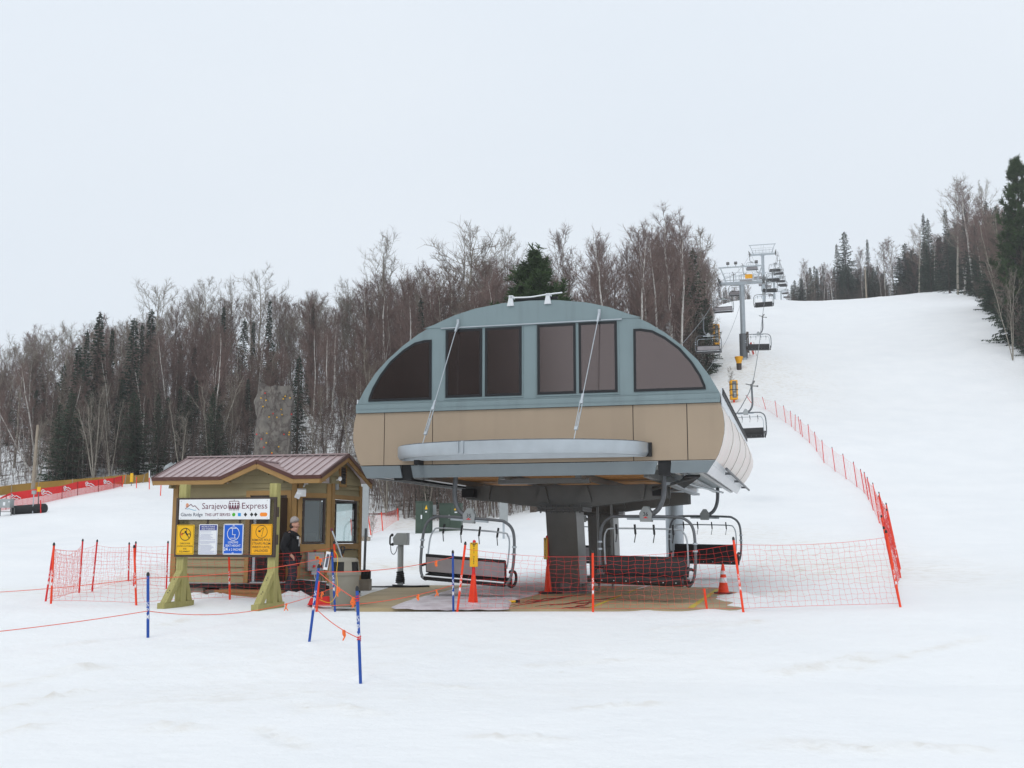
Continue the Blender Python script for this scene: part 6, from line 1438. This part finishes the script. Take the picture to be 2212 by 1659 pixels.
def bare_tree(seed, H, r, t0, nb, el, spread, sub, twg, lean=.05, fork=0, tr=.0098, stems=1, up=.12):
    rng = random.Random(seed); T = []; C = []
    for s_ in range(stems):
        la = rng.uniform(0, 6.28); ln = lean*(1 if stems == 1 else rng.uniform(1, 4)); h = H*(1 if s_ == 0 else rng.uniform(.65, .95)); P = []; wx = wy = 0
        for i in range(13):
            t = i/12; wx += rng.gauss(0, .008)*h; wy += rng.gauss(0, .008)*h; P.append(V((math.cos(la)*ln*h*t+wx*t, math.sin(la)*ln*h*t+wy*t, h*t)))
        rr = r*(1 if stems == 1 else .6)
        for i in range(12): T.append((*P[i], *P[i+1], rr*(1-i/12)**.75+.012, rr*(1-(i+1)/12)**.75+.012))
        def onstem(t): i = min(int(t*12), 11); return P[i].lerp(P[i+1], t*12-i)
        az = rng.uniform(0, 6.28)
        for k in range(nb//stems):
            t = t0+(.97-t0)*(k+rng.random())/(nb//stems); az += 2.4+rng.gauss(0, .5); e = R(el+rng.gauss(0, 10)); q = (t-t0)/(1-t0)
            L = h*spread*(.35+.65*math.sin(math.pi*min(1, .18+q*.85)))*rng.uniform(.6, 1.2)
            if rng.random() < .1: L *= 1.35
            B = grow(rng, onstem(t), (math.cos(az)*math.cos(e), math.sin(az)*math.cos(e), math.sin(e)), L, 5, up); br = max(.02, rr*.42*(1-t*.75)); limb(C, B, br, tr)
            for j in range(sub):
                u = .22+.78*(j+rng.random())/sub; i = min(int(u*5), 4); p = B[i].lerp(B[i+1], u*5-i); d = (B[i+1]-B[i]).normalized(); side = V((rng.gauss(0, 1), rng.gauss(0, 1), rng.gauss(.25, .7))).normalized(); d2 = (d*.75+side*.75).normalized()
                l2 = L*(1.05-u*.65)*rng.uniform(.28, .5); Q = grow(rng, p, d2, l2, 3, up*.8, .18); limb(C, Q, br*.40+tr*.4, tr)
                for m_ in range(twg):
                    w = rng.random(); i2 = min(int(w*3), 2); p2 = Q[i2].lerp(Q[i2+1], w*3-i2); d3 = ((Q[i2+1]-Q[i2]).normalized()*.8+V((rng.gauss(0, .6), rng.gauss(0, .6), rng.gauss(.2, .5)))).normalized(); l3 = rng.uniform(.35, .75)*(.5+L*.16)
                    W = grow(rng, p2, d3, l3, 2, .05, .2); limb(C, W, tr*.9, tr*.45)
    return T, C
def bare_proto(kind, seed, H, r, t0, nb, el, spread, sub, twg, bk, tw, **k):
    T, C = bare_tree(seed, H, r, t0, nb, el, spread, sub, twg, **k); tv, tf = seg_arrays(T, 7); cv, cf = seg_arrays(C, 3)
    return dict(kind=kind, H=H, trunk=mesh_np('trunk', tv, tf, G[bk]), crown=mesh_np('crown', cv, cf, G[tw]))
def spruce_proto(kind, seed, H, Rb, mat, dens=1., t0=.04, droop=.35, top=.9):
    rng = random.Random(seed); T = []; v = []; f = []; n = 12
    for i in range(n): T.append((0, 0, H*i/n, 0, 0, H*(i+1)/n, .16*(1-i/n)+.02, .16*(1-(i+1)/n)+.012))
    nbr = int(H*15*dens); az = 0
    for i in range(nbr):
        t = t0+(.985-t0)*(i/nbr)**1.12; az += 2.39996+rng.gauss(0, .3); L = Rb*((1-t)**top)*rng.choice((.55, .75, .9, 1., 1.12))*rng.uniform(.85, 1.1)+.06
        z = H*t; el = R(rng.gauss(12-droop*70*(1-t), 9)); c, s = math.cos(az), math.sin(az)
        if i % 2: T.append((0, 0, z, c*L*.8*math.cos(el), s*L*.8*math.cos(el), z+L*.8*math.sin(el), .022, .006))
        m_ = max(3, int(L*5.5))
        for j in range(m_):
            u = (j+.4)/m_; d = L*u; zz = z+d*math.sin(el)+.14*L*u*u; wid = (.10+.20*L*(1-u)*.6)*rng.uniform(.6, 1.4); ln = rng.uniform(.18, .36)
            x0, y0 = c*d*math.cos(el), s*d*math.cos(el)
            for sg in (-1, 1):
                tx, ty = c*ln*.8-s*sg*wid, s*ln*.8+c*sg*wid; b = len(v)
                v += [(x0-s*.03, y0+c*.03, zz+.03), (x0+c*ln*.5, y0+s*ln*.5, zz+.01), (x0+tx, y0+ty, zz-rng.uniform(.04, .22)), (x0+tx*.5-c*.06, y0+ty*.5-s*.06, zz-rng.uniform(.0, .14))]; f.append((b, b+1, b+2, b+3))
    for j in range(10):
        z = H*(.965+.035*j/10); a = j*2.4; b = len(v); v += [(0, 0, z), (.04, .02, z+.1), (math.cos(a)*.16, math.sin(a)*.16, z-.02), (0, .02, z-.05)]; f.append((b, b+1, b+2, b+3))
    tv, tf = seg_arrays(T, 5); return dict(kind=kind, H=H, trunk=mesh_np('trunk', tv, tf, G['bark_dark']), crown=mesh_np('crown', np.array(v), np.array(f), G[mat]))
def pine_proto(kind, seed, H, Rb, t0=.25, dens=1., ex=.62):
    rng = random.Random(seed); T = []; v = []; f = []; n = 12
    for i in range(n): T.append((0, 0, H*i/n, 0, 0, H*(i+1)/n, .24*(1-i/n)+.03, .24*(1-(i+1)/n)+.03))
    nb = int(92*dens); az = 0
    for k in range(nb):
        t = t0+(1-t0)*(k+rng.random())/nb; az += 2.4+rng.gauss(0, .4); L = Rb*(1-t)**ex*rng.choice((.5, .75, .95, 1.1))*rng.uniform(.9, 1.1)+(.25 if ex < .8 else .08); e = R(5+35*t+rng.gauss(0, 8)); B = grow(rng, (0, 0, H*t), (math.cos(az)*math.cos(e), math.sin(az)*math.cos(e), math.sin(e)), L, 5, .16, .08); limb(T, B, .05*(1-t)+.02, .02)
        tips = [(B[5], (B[5]-B[4]))]
        for j in range(int((3+L*2.2) if ex < .8 else (1+L*2.6))):
            u = rng.uniform(.35, 1); i = min(int(u*5), 4); p = B[i].lerp(B[i+1], u*5-i); d = (B[i+1]-B[i]).normalized()+V((rng.gauss(0, .7), rng.gauss(0, .7), rng.gauss(.5, .3))); Q = grow(rng, p, d, rng.uniform(.3, .75), 2, .3, .1); limb(T, Q, .018, .012); tips.append((Q[2], Q[2]-Q[1])); tips.append((Q[1], Q[2]-Q[1]))
        for p, d in tips:
            d = (d.normalized()+V((0, 0, .5))).normalized()
            for q in range(15):
                a = (d*rng.uniform(.3, 1.1)+V((rng.gauss(0, .6), rng.gauss(0, .6), rng.gauss(0, .5)))).normalized(); l = rng.uniform(.26, .46); w = a.cross(V((rng.gauss(0, 1), rng.gauss(0, 1), rng.gauss(0, 1))))
                if w.length < .01: continue
                w = w.normalized()*.034; s0 = p-d*rng.uniform(0, .3); b = len(v); v += [s0-w, s0+w, s0+a*l+w*.35, s0+a*l-w*.35]; f.append((b, b+1, b+2, b+3))
    tv, tf = seg_arrays(T, 5); return dict(kind=kind, H=H, trunk=mesh_np('trunk', tv, tf, G['bark_dark']), crown=mesh_np('crown', np.array([tuple(p) for p in v]), np.array(f), G['pine']))
BIRCH = [bare_proto('birch_tree', 100+i, 15, .14, .32, 34, 44, .22, 7, 7, 'bark_birch', 'twig_red', lean=.05+.03*i, up=.16) for i in range(4)]
BUSHY = [bare_proto('bare_tree', 140+i, 11, .085, .16, 34, 46, .27, 7, 7, 'bark_aspen' if i % 2 else 'bark_dark', 'twig_red' if i != 1 else 'twig_brown', lean=.05, up=.2, stems=1+(i % 2)) for i in range(4)]
ASPEN = [bare_proto('aspen_tree', 180+i, 17, .17, .42, 26, 38, .27, 7, 6, 'bark_aspen', 'twig_grey', lean=.03, up=.16, tr=.013) for i in range(4)]
OAK = bare_proto('oak_tree', 231, 17, .22, .38, 26, 30, .33, 8, 7, 'bark_aspen', 'twig_brown', lean=.05, up=.12, tr=.015)
STEMMY = [bare_proto('young_aspen', 250+i, 10, .10, .25, 30, 60, .26, 6, 3, 'bark_aspen', 'twig_grey', lean=.06, stems=3, up=.1) for i in range(2)]
SPR = [spruce_proto('spruce_tree', 300, 14, 2.4, 'spruce'), spruce_proto('spruce_tree', 301, 15, 1.9, 'spruce2', .95, top=1.1), spruce_proto('spruce_tree', 302, 12, 3.0, 'spruce', 1.15, top=.75), spruce_proto('spruce_tree', 303, 16, 1.5, 'spruce2', .9, t0=.1, top=1.15)]
PINE = [pine_proto('pine_tree', 330, 18, 8., .45, 1.6, 1.02), pine_proto('pine_tree', 331, 20, 4.2, .2, 1.25)]
TREES = []
def plant(P, b, H, rz, label, group, wid=1., lean=None):
    o = thing(P['kind'], label, P['kind'].split('_')[-1] if P['kind'] != 'young_aspen' else 'tree', b, rz, group)
    k = H/P['H']; o.scale = (k*wid, k*wid, k)
    if lean: o.rotation_euler = (lean[0], lean[1], rz)
    link('trunk', P['trunk'], o); link('crown', P['crown'], o); TREES.append(o); return o
def hero(P, px, pyt, Y, label, wid=1., lean=None, rz=None, grp='tall trees that stand out of the wood'):
    b = gp(px, Y); h = (at(px, pyt, Y).z-b.z)*(.93 if P['kind'] in ('birch_tree', 'aspen_tree', 'oak_tree') else 1.); return plant(P, b-V((0, 0, .15)), h, rz if rz is not None else random.uniform(0, 6.28), label, grp, wid, lean)
random.seed(77)
hero(PINE[0], 1158, 548, 76, 'tall dense green pine rising directly behind the terminal roof', 1.6, None, .5)
hero(OAK, 982, 474, 116, 'broad crooked bare oak, highest crown left of the green pine', 1.0, None, 1.)
hero(ASPEN[0], 812, 506, 124, 'round crowned bare aspen standing alone on the skyline left of the oak', .95); hero(ASPEN[1], 335, 604, 122, 'wide bare aspen on the skyline above the left end of the hut roof', 1.05)
hero(ASPEN[2], 443, 592, 126, 'wide bare aspen on the skyline between the hut roof and the climbing wall', .95); hero(ASPEN[3], 552, 572, 126, 'tallest bare aspen on the skyline directly above the climbing wall', .95)
hero(ASPEN[0], 500, 606, 130, 'bare aspen half hidden between two taller aspens left of the climbing wall', .9, None, 2.); hero(ASPEN[2], 1090, 490, 132, 'slim bare aspen on the skyline just left of the green pine', .7, None, 4.)
hero(ASPEN[1], 740, 622, 128, 'dark bare aspen on the skyline between climbing wall and terminal', .75, None, 3.); hero(ASPEN[3], 120, 690, 112, 'bare aspen on the skyline near the left edge of the photo', 1.1, None, 1.); hero(ASPEN[2], 245, 690, 116, 'bare aspen behind two pointed spruces at left', .9, None, 5)
hero(ASPEN[1], 30, 728, 110, 'bare aspen at the very left edge of the skyline', 1., None, 3.4)
hero(BIRCH[0], 1458, 428, 114, 'tallest white birch at the edge of the ski run above the dark spruce', 1.15, None, 1.2); hero(BIRCH[1], 1412, 470, 112, 'white trunked birch leaning left near the edge of the ski run', 1., (0, -.08)); hero(BIRCH[2], 1385, 486, 106, 'white birch with pale trunk over the right shoulder of the terminal', 1., (0, -.05))
hero(BIRCH[3], 1345, 492, 104, 'white birch left of the pale trunks at the edge of the run', 1.); hero(BIRCH[0], 1210, 478, 116, 'grey white birch on the skyline just right of the green pine', 1., None, 4.); hero(BIRCH[1], 1285, 500, 112, 'slim white birch on the skyline above the terminal windows', 1.); hero(BIRCH[2], 1490, 452, 120, 'white birch behind the dark pointed spruce at the edge of the run', .9, None, 2.)
hero(SPR[0], 1503, 534, 117, 'pointed dark spruce at the edge of the ski run left of the lift tower', 1.25, None, 0, 'dark spruces'); hero(SPR[2], 1528, 640, 119, 'low dark spruce at the end of the wood beside the lift line', 1., None, 1., 'dark spruces')
for px, py, Y, w, lab in ((198, 671, 104, .8, 'tall pointed spruce on the skyline above the red banner fence'), (172, 708, 103, .7, 'narrow dark spruce left of the tallest spruce at left'), (275, 684, 104, .75, 'narrow dark spruce right of the tallest spruce at left'), (229, 706, 108, .6, 'slim spruce between the two pointed spruces at left'),
                       (315, 665, 116, .9, 'spruce under the wide aspen above the left end of the hut'), (154, 742, 100, .8, 'short dark spruce at far left'), (575, 643, 120, .6, 'spruce tip right of the aspen above the climbing wall'), (474, 658, 118, .6, 'spruce tip between two aspens on the skyline'), (295, 695, 112, .7, 'small spruce left of the wide aspen'),
                       (670, 653, 122, .6, 'thin spruce tip on the skyline right of the climbing wall'), (639, 764, 96, .75, 'dark spruce standing close behind the climbing wall'), (540, 690, 116, .6, 'spruce tip behind the climbing wall'), (905, 640, 104, .7, 'spruce among bare trees behind the left shoulder of the terminal')):
    hero(SPR[3] if w < .72 else SPR[1], px, py, Y, lab, 1.+.3*(w > .7), None, None, 'dark spruces')
for i, (px, Y, ty, ln, lab) in enumerate(((80, 99, 800, -.55, 'white birch leaning far left at the far left of the wood'), (84, 100, 765, -.14, 'white birch standing beside the far leaning one at left'), (113, 98, 800, .2, 'white birch leaning right at the foot of the left wood'), (246, 104, 745, -.3, 'left one of two white birches leaning left above the banner fence'), (254, 105, 728, -.2, 'right one of two white birches leaning left above the banner fence'),
        (366, 110, 700, -.08, 'white birch under the wide aspen above the hut roof'), (452, 99, 690, .03, 'tall white birch midway between the hut roof and the climbing wall'), (676, 99, 690, -.15, 'white birch leaning left just right of the climbing wall'), (612, 110, 730, -.05, 'white birch rising behind the climbing wall'), (703, 97, 700, .05, 'forked white birch between climbing wall and terminal'), (1432, 108, 480, -.06, 'white birch with a bare leaning trunk by the dark spruce'), (1470, 110, 470, -.10, 'white birch next to the tallest one at the edge of the run'))):
    hero(BIRCH[i % 4], px, ty, Y, lab, .9, (0, ln), 0)
# right hand wood beyond the crest
rz_ = lambda x, y: (1674+.2767*x, 324+.2767*y)
for P, x, y, Y, w, lab in ((SPR[2], 565, 632, 262, 1.0, 'tallest dark spruce of the group on the right hand crest'), (SPR[0], 500, 730, 262, .9, 'dark spruce left of the tallest one on the crest'), (SPR[1], 742, 690, 258, 1., 'thin spire shaped spruce right of the wooden pole on the crest'), (BIRCH[0], 255, 835, 268, 1.2, 'bare birch at the left end of the crest wood nearest the lift towers'), (SPR[0], 388, 895, 266, 1., 'short spruce between birch and tall spruce on the crest'),
                          (SPR[2], 1035, 722, 250, 1.35, 'wide dark spruce in the middle of the crest wood'), (SPR[1], 1190, 490, 228, 1.05, 'sharp spruce spire, left one of the pair right of the crest middle'), (SPR[0], 1222, 530, 226, 1., 'sharp spruce spire, right one of the pair right of the crest middle'), (SPR[1], 1365, 455, 212, 1.1, 'spruce spire under the tall bare trees at right'), (SPR[1], 1517, 440, 200, 1.1, 'spruce spire between tall bare trunks at right'), (SPR[1], 1690, 392, 190, 1.1, 'spruce spire beside the big pine at the right edge'),
                          (OAK, 1125, 565, 236, .8, 'crooked bare tree above the wide spruce on the crest'), (ASPEN[0], 1430, 225, 205, 1., 'tallest wide bare tree at right, left of the big pine'), (BIRCH[1], 1560, 192, 196, 1.2, 'tall bare birch next to the tallest bare tree at right'), (ASPEN[2], 1650, 225, 190, .8, 'slim tall bare tree just left of the big pine'), (BIRCH[3], 1480, 300, 200, 1.2, 'bare birch with visible pale trunk at right'), (BIRCH[2], 870, 700, 256, 1.3, 'fine twigged birch on the crest left of the wide spruce'), (BIRCH[0], 690, 740, 260, 1.2, 'fine twigged birch beside the wooden pole on the crest'), (BIRCH[1], 940, 660, 252, 1.3, 'pale bare birch above the middle of the crest wood')):
    hero(P, *rz_(x, y), Y, lab, w, None, None, 'trees along the right hand crest')
hero(PINE[1], 2222, 352, 121, 'big dark pine cut by the right edge of the photo', 1.0, None, .3); hero(PINE[1], 2300, 330, 118, 'dark pine outside the right edge behind the big one', 1.)
hero(STEMMY[0], 2188, 560, 116, 'pale thin stemmed young tree in front of the big pine', .7); hero(SPR[0], 2156, 560, 150, 'bushy spruce at the foot of the tall bare trees at right', .9, None, None, 'dark spruces')
for i, (lx, ly, h) in enumerate(((-31, -51, 25), (-28, -50, 26), (-25, -52, 25), (-22, -50, 27), (-19, -51, 25), (-16.3, -50, 26), (-13.6, -51, 24))):   # unseen spruces added so the left panes mirror them and look darker
    p = TL(lx, ly, 0); plant(SPR[2], V((p.x, p.y, g(p.x, p.y)-.1)), h, i*1.3, 'unseen dark spruce added behind the camera to darken the left terminal panes', 'spruces added behind the camera for the pane reflections', 1.)
# ---- the rest of the wood, one tree at a time
ZN = [(-999, 'at the left photo edge'), (110, 'behind the red banner fence'), (300, 'above the hut roof left'), (460, 'above the hut roof right'), (545, 'beside the climbing wall'), (660, 'left of the terminal'), (780, 'behind the left terminal arch'), (900, 'behind the terminal left shoulder'), (1020, 'left of the big pine'), (1120, 'around the big pine'), (1210, 'right of the big pine'), (1330, 'behind the terminal right shoulder'), (1440, 'beside the ski run')]
SKX = [-300, 0, 50, 100, 170, 250, 330, 440, 490, 550, 600, 680, 740, 810, 880, 975, 1060, 1090, 1150, 1210, 1290, 1350, 1400, 1440, 1490, 1520, 1560]
SKY_ = [760, 745, 720, 705, 690, 712, 640, 640, 640, 620, 650, 640, 650, 590, 580, 545, 540, 530, 545, 500, 510, 500, 490, 470, 470, 545, 640]
def inzone(px): return [n for a, n in ZN if px >= a][-1]
DESC = {'birch_tree': ['slim white trunked birch', 'fine twigged birch', 'pale birch'], 'bare_tree': ['low bushy bare tree', 'dense reddish brown bare tree', 'brown bare tree'], 'aspen_tree': ['grey bare aspen'], 'spruce_tree': ['dark green spruce'], 'young_aspen': ['pale many stemmed aspen']}
ROWN = ['in the front row', 'in the second row', 'halfway up the wood', 'near the skyline']
rng = random.Random(2024); cnt = 0; seen = []
def rest(n, kinds, yr, hr, row, prob=None):
    global cnt
    made = tries = 0
    while made < n and tries < n*30:
        tries += 1; px = rng.uniform(-60, 1542); e = float(np.interp(px, FE_PX, FE_Y)); Y = e+rng.uniform(*yr); kind, P = rng.choice(kinds)
        if prob and rng.random() > prob(px, kind): continue
        if (px < 115 or 610 < px < 770) and Y-e < 24 and rng.random() > .35: continue
        b = gp(px, Y); H = rng.uniform(*hr); top = proj(b+V((0, 0, H)))[1]; lim = float(np.interp(px, SKX, SKY_))+abs(rng.gauss(0, 14))+(rng.uniform(30, 130) if kind == 's' else 0)
        if top < lim:
            H2 = at(px, lim, Y).z-b.z
            if H2 < 3.5: continue
            H = H2
        if any((b.x-q[0])**2+(b.y-q[1])**2 < .8 for q in seen): continue
        seen.append((b.x, b.y)); d = DESC[P['kind']]; lab = d[BIRCH.index(P) % len(d) if P in BIRCH else (BUSHY.index(P) % len(d) if P in BUSHY else 0)]
        lab += ' '+ROWN[row]+' '+inzone(px); plant(P, b-V((0, 0, .1)), H, rng.uniform(0, 6.28), lab, P['kind'].replace('_', ' ')+'s of the wood '+inzone(px), rng.uniform(.85, 1.2), (rng.gauss(0, .05), rng.gauss(0, .05))); made += 1; cnt += 1
K_b = [('b', p) for p in BIRCH]; K_u = [('u', p) for p in BUSHY]; K_s = [('s', p) for p in SPR[:3]]; K_a = [('a', p) for p in ASPEN]; K_y = [('y', p) for p in STEMMY]
spd = lambda px, k: 1 if k != 's' else float(np.interp(px, [0, 100, 330, 480, 600, 800, 1000, 1540], [.7, 1, 1, .8, .45, .3, .3, .15]))
def clear(px, kind): return 0 if 545 < px < 628 else 1
rest(26, K_s, (0, 7), (5, 8.5), 0, lambda px, k: (1 if 90 < px < 520 else .12)*clear(px, k))
rest(18, K_y, (-1, 3), (5.5, 9), 0, clear); rest(56, K_b+K_u+K_u, (1, 8), (5.5, 9.5), 0, clear)
rest(76, K_s+K_b+K_u+K_u, (6, 16), (6.5, 10.5), 1, spd); rest(110, K_b+K_u+K_u+K_s, (14, 30), (8, 12), 2, spd); rest(125, K_b+K_u+K_a+K_u, (28, 58), (9, 15), 3, spd)
rest(70, K_b+K_u+K_b, (18, 45), (12, 18), 3, lambda px, k: 1 if px > 780 else .12); rest(60, K_b+K_u+K_a, (26, 60), (12, 18), 3, lambda px, k: 1 if 560 < px < 1300 else .2)
# right hand wood
def rest_r(n, kinds, a0, a1, yr, hr, lab, lim=None):
    made = tries = 0
    while made < n and tries < 900:
        tries += 1; a = rng.uniform(a0, a1); Y = float(np.interp(a, FR_A, FR_Y))+rng.uniform(*yr); X = a*Y; b = V((X, Y, g(X, Y))); P = rng.choice(kinds)[1]; H = rng.uniform(*hr); tx, ty = proj(b+V((0, 0, H)))
        l_ = float(np.interp(tx, [1715, 1740, 1780, 1850, 1900, 1960, 2010, 2050, 2090, 2150, 2212], [600, 575, 570, 565, 570, 540, 510, 480, 470, 440, 420]))+abs(rng.gauss(0, 22))
        if ty < l_:
            H *= max(.35, (proj(b)[1]-l_)/(proj(b)[1]-ty))
            if H < 3: continue
        d = {'spruce_tree': 'dark spruce', 'birch_tree': 'fine twigged birch', 'bare_tree': 'reddish bare tree', 'aspen_tree': 'grey bare tree'}[P['kind']]
        plant(P, b-V((0, 0, .1)), H, rng.uniform(0, 6.28), d+' '+lab, P['kind'].replace('_', ' ')+'s of the right hand wood', (rng.uniform(1.1, 1.6) if a < .425 else rng.uniform(.7, .95)) if P['kind'] == 'spruce_tree' else rng.uniform(.9, 1.25)); made += 1
rest_r(54, K_s+K_s+K_b+K_u, .266, .34, (1, 26), (12, 18), 'in the left half of the crest wood'); rest_r(60, K_s+K_s+K_s+K_b+K_u, .34, .43, (1, 26), (12, 18), 'in the right half of the crest wood'); rest_r(60, K_s+K_s+K_b+K_u, .425, .49, (1, 40), (13, 19), 'between the crest and the big pine at right'); rest_r(26, K_u+K_s+K_u, .465, .53, (1, 14), (5, 11), 'at the foot of the big pine at right')
# far trees beyond the crest left of the towers
for i in range(16):
    px = 1556+i*4.2+rng.uniform(-2, 2); Y = rng.uniform(330, 350); t = at(px, rng.uniform(612, 640), Y); b = V((t.x, t.y, g(t.x, t.y)))
    P = rng.choice(K_s+K_b)[1]; plant(P, b, t.z-b.z, rng.uniform(0, 6), ('small dark spruce' if P['kind'] == 'spruce_tree' else 'small bare birch')+' far beyond the crest behind the nearest lift tower', 'far trees beyond the crest', 1.)
# undergrowth: nobody could count these stems
def undergrowth(name, N, fpos, hr):
    r_ = np.random.default_rng(5); S = []
    x, y = fpos(r_, N); z = gz(x, y); h = r_.uniform(hr[0], hr[1], N)*(.6+.4*r_.random(N))
    for i in range(N):
        p = np.array([x[i], y[i], z[i]-.1]); d = np.array([r_.normal(0, .13), r_.normal(0, .13), 1.]); H = h[i]; m_ = p+d*H*.5; q = m_+(d+np.array([r_.normal(0, .12), r_.normal(0, .12), 0]))*H*.5
        S.append((*p, *m_, .022, .016)); S.append((*m_, *q, .016, .007))
        for k in range(7):
            t = .2+.75*r_.random(); s = p+(q-p)*t; a = r_.uniform(0, 6.28); L = H*r_.uniform(.16, .38)*(1.1-t*.6); e = s+np.array([math.cos(a)*L*.55, math.sin(a)*L*.55, L*.75]); S.append((*s, *e, .011, .005))
            s2 = s+(e-s)*.5; a += r_.normal(0, .9); S.append((*s2, *(s2+np.array([math.cos(a)*L*.35, math.sin(a)*L*.35, L*.4])), .008, .004))
    v, f = seg_arrays(S, 3); o = link(name, mesh_np(name, v, f, G['brush'])); tag(o, kind='stuff'); return o
def pl(r_, N):
    px = r_.uniform(-220, 1542, 3*N); dY = (r_.random(3*N)**1.5)*58; thin = ((px < 115) | ((px > 610) & (px < 790))) & (dY < 22); ok = np.where((~thin) | (r_.random(3*N) < .3))[0][:N]; px = px[ok]; Y = np.interp(px, FE_PX, FE_Y)+dY[ok]; D = Y*1.01; return (px-1106)/FPX*D, Y
def prr(r_, N):
    a = r_.uniform(.268, .54, N); Y = np.interp(a, FR_A, FR_Y)+.5+(r_.random(N)**1.3)*26; return a*Y, Y
undergrowth('undergrowth', 6000, pl, (3., 7.5)); undergrowth('undergrowth', 2200, prr, (2.5, 6.))
# leafless saplings on the open snow
for px, Y, H, lab in ((z4(505, 0)[0], 110, 2.6, 'leafless sapling standing alone in the snow above the yellow padded post'), (c5(290, 0)[0], 60, 1.9, 'leafless bush at the foot of the grey square post')):
    P = BUSHY[1]; plant(P, gp(px, Y), H, 1., lab, 'lone saplings in the snow', 1.)
print('TREES', len(TREES), 'rest', cnt)
# ------------------------------------------------------------------ thin winter mist in the air
mb = MB(); mb.bx(-420, 560, -40, 520, -3, 175); hz = mb.build('haze', None or bpy.data.materials.new('haze')); tag(hz, kind='stuff')
hm = hz.data.materials[0]; hm.use_nodes = True; t = hm.node_tree
for n in list(t.nodes):
    if n.type == 'BSDF_PRINCIPLED': t.nodes.remove(n)
pv = t.nodes.new('ShaderNodeVolumePrincipled'); pv.inputs['Color'].default_value = (.95, .965, .99, 1); pv.inputs['Density'].default_value = .0005; pv.inputs['Anisotropy'].default_value = .2
t.links.new(pv.outputs[0], t.nodes['Material Output'].inputs['Volume'])
